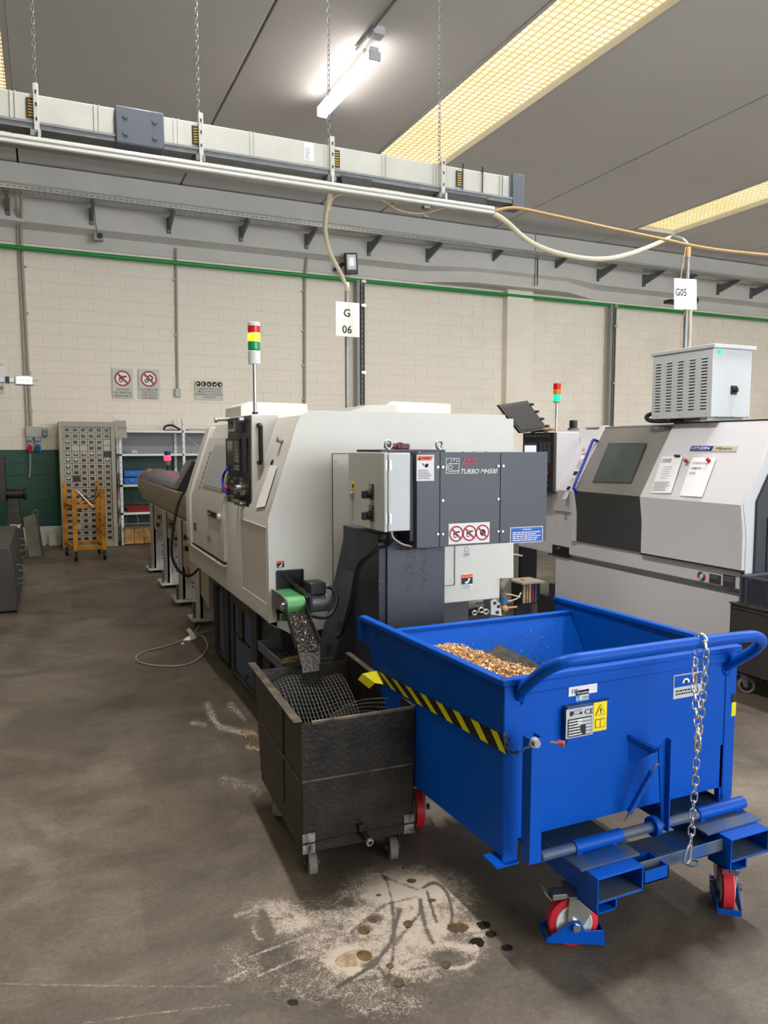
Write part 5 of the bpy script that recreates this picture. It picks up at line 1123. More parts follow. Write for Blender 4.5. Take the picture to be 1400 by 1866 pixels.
# chain hanging on the handle, with snap hook and carabiner
cm = link_mesh(.033, .018, .0028, 'link', 'zinc', 8); cme = cm.data; bpy.data.objects.remove(cm)
def chain_run(pts, nm, lab, step=.0255, grp=None):
    t = thing(nm, lab, 'chain', tuple(pts[0]), group=grp); sp = spline(pts, 40); acc = 0; k = 0; last = sp[0]; inv = PM(t).inverted()
    for a, c in zip(sp[:-1], sp[1:]):
        acc += (c - a).length
        if acc >= step:
            acc = 0; dd = (c - last).normalized(); o = bpy.data.objects.new('link', cme); COL.objects.link(o); o.parent = t
            o.matrix_basis = inv @ Matrix.Translation((last + c) / 2) @ dd.to_track_quat('Z', 'X').to_matrix().to_4x4() @ Matrix.Rotation(R(90) * (k % 2) + R(35), 4, 'Z'); last = c; k += 1
    return t
hz = at(1283, 1170, 'y', HYs)
hb = lambda px, py, y=HYs - .03: at(px, py, 'y', y)
chain_run([hb(1268, 1200, HYs + .035), hb(1266, 1240, HYs + .01), hb(1268, 1290, HYs - .005), hb(1274, 1340), hb(1271, 1365)], 'hook_chain', 'short chain doubling back behind the handle to the snap hook')
chain_run([hb(1266, 1190, HYs + .035), hb(1272, 1162, HYs + .012), hb(1282, 1160, HYs - .012), hb(1287, 1182), hb(1284, 1230), hb(1280, 1280), hb(1275, 1330), hb(1270, 1372), hb(1267, 1430), hb(1262, 1490), hb(1259, 1540)], 'hook_chain', 'long zinc chain looped over the handle and hanging in front')
def carabiner(ctr, l, wd, r, nm, lab, tilt=0):
    t = thing(nm, lab, 'hook', tuple(ctr)); b = MB(); pts = []
    for k in range(24):
        a = 6.2832 * k / 24; ww = wd * (1 - .35 * math.sin(a)); pts.append(ctr + Matrix.Rotation(tilt, 3, 'Y') @ Vector((math.cos(a) * ww / 2, math.cos(a) * .004, math.sin(a) * l / 2)))
    b.tube(pts, r, n=8, cyclic=True).build('body', 'zinc', t); MB().cyl(pts[22], pts[4], r * 1.25, n=8).build('gate', 'zinc', t)
carabiner(hb(1271, 1348), .062, .03, .0042, 'snap_hook', 'steel snap hook joining the chains in front of the skip')
carabiner(hb(1254, 1556), .062, .034, .0042, 'carabiner', 'steel carabiner at the lower end of the hanging chain', R(14))
c = hb(1262, 1572); MB().tube([c + Vector((math.cos(a) * .022, math.sin(a) * .016, 0)) for a in (6.2832 * k / 16 for k in range(16))], .004, n=8, cyclic=True).build('tow_eye', 'blue_dusty', sk)

# swarf heap in the skip
def heap_mesh(fn, nx, ny, x0, x1, y0, y1, m, nm):
    b = MB(); vs = []; rr = random.Random(2)
    for j in range(ny + 1):
        for i in range(nx + 1):
            x = x0 + (x1 - x0) * i / nx; y = y0 + (y1 - y0) * j / ny; vs.append((x, y, fn(x, y) + rr.uniform(-.004, .004)))
    b.add(vs, [(j * (nx + 1) + i, j * (nx + 1) + i + 1, (j + 1) * (nx + 1) + i + 1, (j + 1) * (nx + 1) + i) for j in range(ny) for i in range(nx)]); return b.build(nm, m, None)
def hfn(x, y):
    sm = lambda e0, e1, v: (lambda q: q * q * (3 - 2 * q))(max(0, min(1, (v - e0) / (e1 - e0))))
    A = .375 * math.exp(-(max(0, x - 1.39) / .17) ** 2) * (1 - .55 * sm(2.4, 2.62, y))
    B = .355 * math.exp(-(max(0, y - 2.08) / .14) ** 2) * (1 - .75 * sm(1.6, 1.8, x))
    a = .44 + max(A, B) + .012 * math.sin(17 * x + 9 * y) * math.sin(21 * y - 5 * x)
    rear = .36 + (y - 2.45) * .44 / .285
    return max(a, rear + .006 if y > 2.46 else 0)
hm = heap_mesh(hfn, 46, 36, sl_ + .012, sr_ - .012, SY + .012, 2.62, 'chip', 'swarf_heap'); 
tag(hm, 'heap of bronze coloured swarf inside the blue skip', 'metal chips', kind='stuff')
def hf(u, v):
    x = sl_ + .015 + u * (sr_ - sl_ - .03); y = SY + .015 + v * .58; return Vector((x, y, hfn(x, y) + .004))
o = chips(hf, 9000, 'chip', None, 'loose_swarf', 12, (.005, .015)); tag(o, 'loose curly swarf lying on top of the heap in the skip', 'metal chips', kind='stuff')
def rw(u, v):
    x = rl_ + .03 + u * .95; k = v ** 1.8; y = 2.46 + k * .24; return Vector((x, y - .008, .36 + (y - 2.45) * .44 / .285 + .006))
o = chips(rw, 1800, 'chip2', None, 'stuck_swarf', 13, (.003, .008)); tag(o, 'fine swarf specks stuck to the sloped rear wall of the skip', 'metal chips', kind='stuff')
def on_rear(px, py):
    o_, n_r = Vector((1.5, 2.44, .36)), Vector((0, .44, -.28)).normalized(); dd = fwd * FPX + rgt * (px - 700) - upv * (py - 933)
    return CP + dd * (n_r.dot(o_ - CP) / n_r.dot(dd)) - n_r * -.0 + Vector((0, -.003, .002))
M['blotch'] = mat('dark_grey_blotch', s(60, 62, 66), .8, c2=s(92, 84, 74), scale=40)  # mottled dark grey for the irregular blotch low on the rear wall
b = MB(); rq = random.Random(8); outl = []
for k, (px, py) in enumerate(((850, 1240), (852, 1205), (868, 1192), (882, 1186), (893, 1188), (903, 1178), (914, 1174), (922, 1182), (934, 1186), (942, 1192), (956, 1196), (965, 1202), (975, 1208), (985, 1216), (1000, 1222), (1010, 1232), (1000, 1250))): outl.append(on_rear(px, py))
b.add(outl, [tuple(range(len(outl)))]); tag(b.build('rear_wall_blotch', 'blotch', None), 'dark grey blotch on the lower rear wall inside the skip', 'blotch', kind='stuff')
rr = random.Random(5); b = MB()
for _ in range(26):
    p = Vector((rr.uniform(1.5, 1.85), rr.uniform(1.95, 2.2), 0)); p.z = hfn(p.x, p.y) + .01; a = rr.uniform(0, 6.28); l = rr.uniform(.04, .1)
    b.tube(spline([p, p + Vector((math.cos(a) * l * .5, math.sin(a) * l * .5, rr.uniform(.01, .03))), p + Vector((math.cos(a) * l, math.sin(a) * l, rr.uniform(0, .03)))], 4), .0012, n=4)
tag(b.build('curly_strands', 'chip', None), 'long thin curly metal strands on top of the swarf', 'metal chips', kind='stuff')

# ================================================================== IRON CART (local frame, turned slightly)
ang = R(-2.5)
ic = thing('iron_cart', 'blackened welded iron chip cart on small grey castors', 'cart', (.775, 2.42, 0), ang)
CW, CL, CZ0, CZ1 = .425, .76, .165, .605
def lb(mb, nm, m, **k): return mb.build(nm, m, ic, world=False, **k)
t_ = .004; fy = -.0; 
# front panel drops slightly, sides flare
lb(MB().box((0, 0, CZ0), (CW, t_, .395)), 'front_lower_panel', 'iron'); lb(MB().box((0, -.003, .392), (CW, .002, .60)), 'front_upper_panel', 'iron')
lb(MB().box((-.0, -.006, .390), (CW, .0, .396)), 'weld_seam', 'iron_edge')
lb(MB().hexa([(0, 0, CZ0), (t_, 0, CZ0), (t_, CL - .1, CZ0), (0, CL - .1, CZ0), (0, 0, CZ1), (t_, 0, CZ1), (t_, CL, CZ1), (0, CL, CZ1)]), 'side_panel', 'iron')
lb(MB().hexa([(CW - t_, 0, CZ0), (CW, 0, CZ0), (CW, CL - .1, CZ0), (CW - t_, CL - .1, CZ0), (CW - t_, 0, CZ1), (CW, 0, CZ1), (CW, CL, CZ1), (CW - t_, CL, CZ1)]), 'side_panel', 'iron')
lb(MB().hexa([(0, CL - .1, CZ0), (CW, CL - .1, CZ0), (CW, CL - .096, CZ0), (0, CL - .096, CZ0), (0, CL - .004, CZ1 - .03), (CW, CL - .004, CZ1 - .03), (CW, CL, CZ1 - .03), (0, CL, CZ1 - .03)]), 'rear_panel', 'iron')
lb(MB().box((0, 0, CZ0), (CW, CL - .1, CZ0 + .004)), 'bottom', 'iron')
lb(MB().box((-.028, -.0, CZ1), (.004, CL + .01, CZ1 + .004)), 'rim_flange', 'iron_edge', bevel=.0015); lb(MB().box((CW - .004, -.0, CZ1), (CW + .022, CL + .01, CZ1 + .004)), 'rim_flange', 'iron_edge', bevel=.0015)
lb(MB().bar((.035, -.004, .600), (CW - .0, -.004, .604), .012, .012), 'front_lip', 'iron_edge', bevel=.003)
lb(MB().box((-.003, .25, .2), (.0, .26, CZ1)), 'side_rib', 'iron'); lb(MB().box((-.004, .02, .385), (0, .62, .392)), 'side_seam', 'iron_edge')
fr = MB(); z0, z1 = CZ0 - .035, CZ0
lb(MB().box((0, 0, z0), (CW, .03, z1)), 'front_rail', 'iron', bevel=.002); lb(MB().box((0, .62, z0), (CW, .65, z1)), 'rear_rail', 'iron'); lb(MB().box((0, 0, z0), (.03, .65, z1)), 'side_rail', 'iron'); lb(MB().box((CW - .03, 0, z0), (CW, .65, z1)), 'side_rail', 'iron')
for x0 in (0, CW - .045):
    for zz in (CZ0 + .005, CZ0 - .035): lb(MB().box((x0 + (0 if x0 == 0 else .005), -.004, zz), (x0 + .045, .0, zz + .033)), 'scuffed_patch', 'iron_bare', label='bare scuffed metal patch')
c = Vector((CW * .51, 0, CZ0 + .005))
lb(MB().cyl(c, c + Vector((.012, -.05, -.012)), .013, n=12), 'drain_valve', 'iron'); lb(MB().cyl(c + Vector((.012, -.05, -.012)), c + Vector((.014, -.062, -.014)), .016, n=6), 'valve_cap', 'steel', bevel=.002); lb(MB().cyl(c + Vector((.0145, -.0622, -.014)), c + Vector((.015, -.064, -.0145)), .008, n=12), 'valve_hole', 'iron')
lb(MB().box((CW * .48, -.02, CZ0 + .015), (CW * .52, 0, CZ0 + .04)), 'valve_lever', 'iron')
def small_caster(x, y, az, mt='caster_grey'):
    c = Vector((x, y, 0)); f = Vector((math.cos(az), math.sin(az), 0)); sd = Vector((-math.sin(az), math.cos(az), 0)); r = .042; hub = c + Z * r
    cs = bpy.data.objects.new('castor', None); COL.objects.link(cs); cs.parent = ic
    kw = dict(world=False)
    MB().lathe(hub - sd * .016, sd, [(0, r - .003), (.002, r), (.030, r), (.032, r - .003)], 28).build('wheel', mt, cs, **kw)
    for g_ in (-1, 1): MB().lathe(hub + sd * g_ * .0155, sd * g_, [(0, r * .72), (.002, r * .7), (.001, .016), (.004, .012)], 20).build('wheel_disc', 'dark_steel', cs, **kw)
    for g_ in (-1, 1): MB().prism([hub + sd * g_ * .021 + q for q in (f * -.012 - Z * .012, f * .012 - Z * .012, f * .05 + Z * .075, f * -.0 + Z * .075)], sd * .003 * g_).build('fork', 'iron', cs, **kw)
    MB().cyl(hub - sd * .028, hub + sd * .028, .007, n=10).build('axle', 'dark_steel', cs, **kw)
    MB().hexa([c + f * a + sd * b + Z * z for z in (.117, .13) for a, b in ((-.02, -.026), (.06, -.026), (.06, .026), (-.02, .026))]).build('top_plate', 'iron', cs, **kw)
small_caster(.06, .09, R(82)); small_caster(.372, .075, R(78)); small_caster(.05, .56, R(60)); small_caster(.37, .56, R(95))
# wire mesh basket sheet inside
wm = thing('wire_mesh', 'crumpled grey wire mesh sheet lying inside the iron cart', 'wire mesh', (.775, 2.42, .2), ang)
def mesh_sheet(fn, nu, nv, r, nm):
    b = MB()
    for i in range(nu + 1): b.tube([fn(i / nu, j / nv) for j in range(nv + 1)], r, n=4, smooth=False, caps=False)
    for j in range(nv + 1): b.tube([fn(i / nu, j / nv) for i in range(nu + 1)], r, n=4, smooth=False, caps=False)
    return b.build(nm, 'wire', wm, world=False, kind='stuff')
def f1(u, v):       # sheet sloping down from the rear edge
    x = .05 + .315 * u + .02 * v; y = .67 - .36 * v; z = .335 - .21 * v ** 1.3 + .10 * (1 - abs(2 * u - 1)) * .25 * (1 - v) + .012 * math.sin(7 * u + 3 * v)
    return Vector((x, y, z))
def f2(u, v):       # standing curl towards the front
    x = .04 + .34 * u; y = .30 - .16 * v + .05 * math.sin(3.1 * u); z = .12 + .12 * v + .15 * v * u + .05 * math.sin(3 * u)
    return Vector((x, y, z))
mesh_sheet(f1, 20, 20, .0012, 'upper_sheet'); mesh_sheet(f2, 24, 12, .0011, 'lower_sheet')
MB().prism([f1(0, .02), f1(1, .02), f1(1, .98), f1(0, .98)], (0, 0, -.003)).build('sheet_shadow', 'iron', wm, world=False) if 0 else None
o = chips(lambda u, v: PM(ic) @ Vector((.02 + .38 * u, .03 + .6 * v, .19 + .02 * random.random())), 1500, 'chip2', None, 'cart_swarf', 15, (.006, .016)); tag(o, 'grey swarf lying at the bottom of the iron cart', 'metal chips', kind='stuff')

# ================================================================== FAR LATHE ON THE RIGHT
XG = 4.0
gx = lambda px, py: at(px, py, 'x', XG)
Y0, Y1 = gx(1352, 1000).y, 5.95
fl2 = thing('lathe', 'light grey lathe with dark grey window door behind the blue skip', 'machine', (4.7, 4.6, 0))
topx, topz = 4.292, 1.715
sl5 = (topx - XG) / (topz - 1.184)
yseam, ydoor = 4.275, 5.05
zsill, zfold2, zfold = gx(1100, 996).z, 1.0, 1.184
prof = [(XG + .05, .20), (XG + .05, .60), (XG + .07, .61), (XG + .03, .64), (XG + .03, zsill), (XG + .03, zfold2), (XG + .02, zfold), (topx + .03, topz - .0), (topx + .4, topz + .01), (5.3, topz), (5.3, .20)]
MB().prism([(q[0], Y0, q[1]) for q in prof], (0, 5.35 - Y0, 0)).build('body', 'cool_white', fl2, bevel=.004)
prof2 = [(XG + .04, .62), (XG + .04, 1.12), (XG + .06, 1.18), (topx + .06, topz - .02), (5.2, topz - .02), (5.2, .62)]
MB().prism([(q[0], 5.35, q[1]) for q in prof2], (0, .55, 0)).build('head_body', 'cool_white', fl2, bevel=.004)
MB().box((XG + .03, 5.35, .62), (XG + .05, 5.62, 1.12)).build('head_cover', 'cool_white', fl2, bevel=.003)
MB().box((XG + .046, Y0 + .0, .595), (XG + .056, 5.45, .612)).build('lower_edge', 'dark_steel', fl2)
MB().box((XG + .052, Y0 + .3, .2), (XG + .1, 5.28, .59)).build('lower_panel', 'cool_white', fl2)
MB().box((4.12, Y0 + .2, 0), (5.2, 5.7, .2)).build('base', 'slate_dark', fl2)
MB().box((4.06, 5.3, .0), (4.5, 5.45, .34)).build('base_column', 'slate_dark', fl2)
MB().box((XG + .02, 5.14, .62), (XG + .06, 5.36, .70)).build('notch', 'black', fl2); MB().cyl((XG + .0, 5.26, .68), (XG + .06, 5.26, .68), .012, n=10).build('lever', 'dark_steel', fl2)
def sheet5(y0, y1, z0, off, m, nm, zt=topz, bev=.004, th=.03, fo=0):
    P = [(XG - off + .01, z0), (XG - off + .01, zfold2 - fo), (XG - off - .015, zfold), (XG + sl5 * (zt - zfold) - off, zt)]
    Q = [(q[0] + th, q[1]) for q in P][::-1]
    return MB().prism([(q[0], y0, q[1]) for q in P + Q], (0, y1 - y0, 0)).build(nm, m, fl2, bevel=bev)
right = sheet5(Y0, yseam, zsill, .006, 'cool_white', 'front_cover', topz + .005)
n5 = Vector((-1, 0, sl5)).normalized(); u5 = Vector((sl5, 0, 1)).normalized()
def sp5(y, z, off=0): return Vector((XG + sl5 * (z - zfold) - .006, y, z)) + n5 * off
# door: sloped warm grey part and dark lower part
ds = bpy.data.objects.new('door', None); COL.objects.link(ds); ds.parent = fl2
P = [(XG - .0, zfold), (XG + sl5 * (topz - zfold), topz - .01)]
MB().prism([(P[0][0] - .02, yseam + .004, P[0][1]), (P[1][0] - .004, yseam + .004, P[1][1]), (P[1][0] + .03, yseam + .004, P[1][1]), (P[0][0] + .03, yseam + .004, P[0][1])], (0, ydoor - yseam, 0)).build('door_slope', 'door_grey', ds, bevel=.004)
MB().prism([(XG + .012, yseam + .004, zsill + .002), (XG + .012, yseam + .004, zfold2), (XG - .018, yseam + .004, zfold - .002), (XG + .03, yseam + .004, zfold - .002), (XG + .03, yseam + .004, zsill + .002)], (0, ydoor - yseam - .03, 0)).build('door_skirt', 'door_dark', ds, bevel=.003, label='dark grey lower half of the door')
wz0, wz1 = 1.31, 1.60
fy = lambda px, py: None
def onsl(px, py):
    dd = fwd * FPX + rgt * (px - 700) - upv * (py - 933); o = sp5(0, 1.3, .004); return CP + dd * (n5.dot(o - CP) / n5.dot(dd))
wv = [onsl(1084, 878), onsl(1151, 880), onsl(1178, 810), onsl(1112, 810)]
MB().prism([p + n5 * .012 for p in wv], -n5 * .004).build('window_pane', 'glass_dark', ds)
cw = sum(wv, Vector()) / 4
MB().prism([cw + (p - cw) * 1.045 + n5 * .0115 for p in wv], -n5 * .004).build('window_seal', 'door_dark', ds)
hp0, hp1 = onsl(1052, 897), onsl(1090, 804)
hd = (hp1 - hp0)
MB().tube(spline([hp0, hp0 + n5 * .035 + hd * .02, hp0 + n5 * .05 + hd * .07, hp0 + n5 * .05 + hd * .5, hp1 + n5 * .05 - hd * .07, hp1 + n5 * .035 - hd * .02, hp1], 6), .0115, n=12).build('door_handle', 'royal_blue', ds, label='blue door handle')
# white frame strip left of the door
yl0, yl1 = ydoor - .02, ydoor + .04
a = sheet5(yl0, yl1, zsill, .012, 'cool_white', 'frame_strip', topz + .012, th=.05)
sheet5(yl1, 5.34, zfold - .03, .002, 'cool_white', 'left_cover', topz - .02)
# sticker column on the left cover
for i, (k, m) in enumerate(((.0, 'red_ink'), (.42, 'ink'), (.8, 'ink'))):
    a = onsl(1062 - 32 * k, 828 + 72 * k); plate(a - u5 * .05 + n5 * .004, -Y, u5, .05, .055, .001, 'paper', fl2, 'warning_sticker'); poly2d(a - u5 * .05 + n5 * .005, -Y, u5, [(0, .01), (.05, .01), (.05, .045), (0, .045)] if i else [(0, .045), (.05, .045), (.05, .055), (0, .055)], m, fl2)
    plate(a - u5 * .12 + n5 * .004, -Y, u5, .05, .06, .001, 'paper', fl2, 'warning_sticker'); lines(a - u5 * .115 + n5 * .005, -Y, u5, .045, .05, 5, 'ink_grey', fl2, i)
text('56', onsl(1058, 826) + n5 * .004 + u5 * .02, .03, 'ink_grey', fl2, -Y, u5)
# line under the covers, markings
MB().box((XG + .0, Y0 - .005, zsill - .007), (XG + .035, yseam + .0, zsill - .001)).build('sill_gap', 'black', fl2)
c = at(1279, 1050, 'x', XG + .03); cols = ['red_ink', 'orange', 'yellow', 'lens_green', 'label_cyan', 'navy', 'royal_blue', 'signred']
for i in range(16): ring2d(c - X * .002, -Y, Z, .014, .034, cols[i % 8], fl2, 'dial_segment', 3, i * math.pi / 8, (i + 1) * math.pi / 8)
ring2d(c - X * .002, -Y, Z, 0, .0135, 'paper', fl2); text('15', c - X * .0035 + Z * -.004 + Y * .006, .009, 'ink', fl2, -Y, Z)
for px0, py0, px1, py1 in ((1293, 1045, 1314, 1066), (1318, 1046, 1340, 1074)):
    a, c = at(px0, py0, 'x', XG + .029), at(px1, py1, 'x', XG + .029); plate((a.x, a.y, c.z), -Y, Z, a.y - c.y, a.z - c.z, .002, 'door_dark', fl2, 'rating_plate'); lines((a.x - .001, a.y - .005, c.z + (a.z - c.z) * .5), -Y, Z, a.y - c.y - .01, (a.z - c.z) * .4, 3, 'ink_grey', fl2, px0)
a = at(1029, 948, 'x', XG + .03); lines(a - X * .001, -Y, Z, .05, .06, 4, 'ink_grey', fl2, 8)
# badge on the cover
a, c = onsl(1262, 806), onsl(1339, 823); wb_, hb_ = abs(a.y - c.y), .046
o = onsl(1257, 823) + n5 * .006
MB().prism([o, o - Y * wb_ * 1.02, o - Y * wb_ * 1.02 + u5 * hb_, o + u5 * hb_], -n5 * .008).build('badge', 'silver', fl2, bevel=.003)
poly2d(o, -Y, u5, [(.004, .004), (wb_ * .5, .004), (wb_ * .5, hb_ - .004), (.004, hb_ - .004)], 'navy', fl2, 'badge_field')
text('CITIZEN', o - Y * .012 + u5 * .014 + n5 * .002, .02, 'ink_white', fl2, -Y, u5, bold=.01, wfit=wb_ * .4); text('Miyano', o - Y * wb_ * .56 + u5 * .014 + n5 * .001, .02, 'ink', fl2, -Y, u5, shear=.3, wfit=wb_ * .34)
a = onsl(1228, 905); MB().prism([onsl(1228, 902) + n5 * .003, onsl(1302, 905.5) + n5 * .003, onsl(1302, 904.5) + n5 * .003, onsl(1228, 901) + n5 * .003], -n5 * .001).build('model_line', 'ink_grey', fl2)
text('BNA42GY', onsl(1240, 900) + n5 * .003, .034, 'ink_grey', fl2, -Y, u5, bold=.01, wfit=.20)
# near end: white edge then dark recessed end
MB().prism([(XG + .03, Y0 - .006, .61), (XG + .03, Y0 - .006, zfold2), (XG - .004, Y0 - .006, zfold), (topx, Y0 - .006, topz), (topx + .10, Y0 - .006, topz), (XG + .10, Y0 - .006, zfold + .02), (XG + .10, Y0 - .006, .61)], (0, .03, 0)).build('end_frame', 'cool_white', fl2, bevel=.003)
MB().prism([(XG + .10, Y0 - .004, .2), (XG + .10, Y0 - .004, zfold + .02), (topx + .10, Y0 - .004, topz), (5.3, Y0 - .004, topz), (5.3, Y0 - .004, .2)], (0, -.02, 0)).build('end_panel', 'slate_dark', fl2, bevel=.003)
MB().box((XG + .19, Y0 - .03, .62), (5.2, Y0 - .024, 1.10)).build('end_recess', 'black', fl2)
MB().tube([(XG + .29 + math.cos(a) * .05, Y0 - .05, .84 + math.sin(a) * .06) for a in (6.2832 * k / 16 for k in range(16))], .012, n=8, cyclic=True).build('coiled_hose', 'cabinet_grey', fl2)
MB().cyl((XG + .31, Y0 - .02, .98), (XG + .31, Y0 - .08, .98), .05, n=20).build('pump_cap', 'black', fl2)
MB().box((XG + .22, Y0 - .026, 1.13), (XG + .26, Y0 - .0245, 1.18)).build('warning_sticker', 'paper', fl2)
# top edge and cap strip
MB().box((topx - .004, Y0, topz + .005), (topx + .4, yseam, topz + .014)).build('top_edge', 'rubber', fl2)
MB().box((topx - .002, yseam, topz - .006), (topx + .3, 5.3, topz + .004)).build('top_frame', 'cabinet_white', fl2)
# control pod
yg = 5.25; g5q = lambda a, b: at(a, b, 'y', yg)
a, c, e = g5q(1015, 787), g5q(1047, 895), g5q(958, 790)
pd = MB().box((a.x, yg, c.z), (c.x + .04, yg + .32, a.z)).build('control_panel', 'cool_white', fl2, bevel=.006)
ang5 = None
k0, k1 = at(1015, 787, 'y', yg), at(959, 789, 'y', 5.62)
kv = (k1 - k0); kv.z = 0; kd = kv.normalized(); kl = kv.length; zb5, zt5 = c.z + .01, a.z - .005
MB().prism([Vector((k0.x, k0.y, zb5)), Vector((k0.x, k0.y, zt5)), Vector((k1.x, k1.y, zt5)), Vector((k1.x, k1.y, zb5))], kd.cross(Z) * -.03 if kd.cross(Z).y > 0 else kd.cross(Z) * .03).build('fascia', 'panel_dark', pd)
kn5 = kd.cross(Z); kn5 = kn5 if kn5.y < 0 else -kn5
def kb(u0, u1, v0, v1, m, nm, th=.006, lift=.0):    # u from the far (left) edge
    P = [Vector((k1.x, k1.y, 0)) - kd * (u * kl) + Z * (zb5 + v * (zt5 - zb5)) + kn5 * (.031 + lift) for u, v in ((u0, v0), (u1, v0), (u1, v1), (u0, v1))]
    return MB().prism(P, kn5 * th).build(nm, m, pd)
kb(.0, 1, 0, 1, 'black', 'keyboard', .004)
kb(.08, .46, .55, .78, 'screen_on', 'screen', .012); kb(.03, .50, .5, .83, 'slate_dark', 'display_unit', .008)
for r_ in range(8):
    for k in range(3): kb(.58 + .12 * k, .67 + .12 * k, .80 - r_ * .045, .835 - r_ * .045, 'key_dark', 'key', .009)
for r_ in range(3):
    for k in range(6): kb(.08 + .14 * k, .17 + .14 * k, .93 - .0 * r_, .96, 'key_dark', 'switch', .008) if r_ == 0 else None
p = Vector((k1.x, k1.y, 0)) - kd * (.78 * kl) + Z * (zb5 + .3 * (zt5 - zb5)); MB().cyl(p, p + kn5 * .08, .026, n=16).build('emergency_stop', 'red', pd, bevel=.004)
for v in (.18, .08): p = Vector((k1.x, k1.y, 0)) - kd * (.78 * kl) + Z * (zb5 + v * (zt5 - zb5)); MB().cyl(p, p + kn5 * .06, .018, n=14).build('dial', 'steel', pd)
MB().box((k1.x - .02, k1.y - .33, zb5 - .03), (c.x + .0, k1.y, zb5 - .012)).build('pod_shelf', 'slate_dark', pd)
# tower lamp
sx, sy = g5q(1022, 785).x, yg + .06; zt, zc = at(1022, 699, 'y', sy).z, at(1022, 731, 'y', sy).z; H_ = zt - zc
tw = MB().cyl((sx, sy, a.z), (sx, sy, zc), .012, n=12).build('signal_mast', 'zinc', fl2)
for f0, f1, m in ((.0, .36, 'lens_green_on'), (.38, .66, 'lens_amber'), (.68, 1, 'lens_red')): MB().cyl((sx, sy, zc + f0 * H_), (sx, sy, zc + f1 * H_), .032, n=20).build('signal_lens', m, tw, bevel=.002, label={'lens_green_on': 'lit green lens', 'lens_amber': 'amber lens', 'lens_red': 'red lens'}[m])
MB().cyl((sx, sy, zc - .02), (sx, sy, zc), .02, .034, n=20).build('lens_base', 'cabinet_white', tw)

# tilted monitor seen from behind, tan bag and small beacon on the lathe
my = 5.7; m4 = [at(q[0], q[1], 'y', my) for q in ((908, 738), (962, 730), (985, 783), (935, 790))]
mo = thing('monitor', 'black tilted touch monitor seen from behind above the chip conveyor', 'monitor', (m4[3].x, my, 1.66))
MB().prism([m4[0], m4[1], m4[2] + Y * -.12, m4[3] + Y * -.12], (0.01, .05, .0)).build('screen_back', 'black', mo, bevel=.006)
cm4 = (m4[0] + m4[1] + m4[2] + m4[3]) / 4 - Y * .06; sc4 = lambda p: cm4 + (p - cm4) * .84
MB().prism([sc4(m4[0]) - Y * .003, sc4(m4[1]) - Y * .003, sc4(m4[2] - Y * .12) - Y * .004, sc4(m4[3] - Y * .12) - Y * .004], (0, .006, 0)).build('back_plate', 'rubber', mo, bevel=.002)
for k in (.15, .4, .65, .9): p = m4[1].lerp(m4[2], k) + Vector((.012, -.12 * k, .004)); MB().cbox(p, (.025, .03, .02)).build('button', 'black', mo)
MB().bar(m4[2] - Y * .08, m4[2] + Vector((-.02, .12, -.05)), .05, .04).build('stand', 'black', mo)
p = at(1002, 782, 'y', 5.4); tag(MB().sphere(p, .05, 14, (1.6, .8, .32)).sphere(p + Vector((.06, .01, .01)), .03, 10, (1.4, 1, .4)).build('work_gloves', 'tan_bag', None), 'crumpled tan gloves lying on the right lathe beside the monitor', 'gloves')
p = at(1045, 774, 'y', 5.6); t = thing('beacon', 'dark short cylinder standing on top of the right lathe', 'beacon', tuple(p - Z * .05)); MB().cyl(p - Z * .03, p + Z * .04, .035, n=18).build('cap', 'black', t, bevel=.004); MB().cyl(p - Z * .05, p - Z * .03, .05, n=18).build('flange', 'dark_steel', t)

# papers and magnets on the far lathe
def paper5(c4, nm, lab):
    v = [onsl(*q) + n5 * (.014 + .005 * (i % 2)) for i, q in enumerate(c4)]
    t = thing(nm, lab, 'paper', tuple(v[0])); MB().prism(v, -n5 * .001).build('sheet', 'paper', t); return t, v
t, v = paper5(((1188, 900), (1226, 901), (1247, 833), (1210, 834)), 'paper_sheet', 'printed white form with a drawing pinned left of the note')
xd = (v[1] - v[0]).normalized(); ud = (v[3] - v[0]); ud = (ud).normalized(); wq_, hq_ = (v[1] - v[0]).length, (v[3] - v[0]).length
lines(v[0] + xd * wq_ * .06 + ud * hq_ * .05, xd, ud, wq_ * .8, hq_ * .26, 7, 'ink_grey', t, 3); lines(v[0] + xd * wq_ * .25 + ud * hq_ * .38, xd, ud, wq_ * .5, hq_ * .36, 6, 'ink_grey', t, 14, h=.18); lines(v[0] + xd * wq_ * .06 + ud * hq_ * .82, xd, ud, wq_ * .5, hq_ * .12, 3, 'ink_grey', t, 6)
t, v = paper5(((1241, 905), (1283, 908), (1308, 836), (1266, 836)), 'paper_note', 'handwritten white note overlapping the lettering on the right lathe')
xd = (v[1] - v[0]).normalized(); ud = (v[3] - v[0]).normalized(); wq_, hq_ = (v[1] - v[0]).length, (v[3] - v[0]).length
for i, l in enumerate(('ATTENZIONE', 'CAMBIARE', 'FILTRI')): text(l, v[0] + xd * wq_ * .1 + ud * hq_ * (.82 - .13 * i) + n5 * .004, .014, 'ink', t, xd, ud, shear=.2, bold=.01)
for i, (px, py, lab) in enumerate(((1255, 843, 'red round magnet between the two papers'), (1296, 842, 'red round magnet on the top right corner of the note'))):
    c = onsl(px, py) + n5 * .020; tag(MB().lathe(c, n5, [(0, .014), (.006, .013), (.008, .009), (.02, .013), (.022, .01)], 16).build('magnet', 'lens_red', None), lab, 'magnet', 'magnets on the right lathe')
c = onsl(1233, 835) + n5 * .02; tag(MB().prism([c, c - Y * .045, c - Y * .05 + u5 * .012, c + u5 * .015 + Y * .005], n5 * .008).build('paper_clip', 'black', None), 'black clip holding the printed form', 'clip')

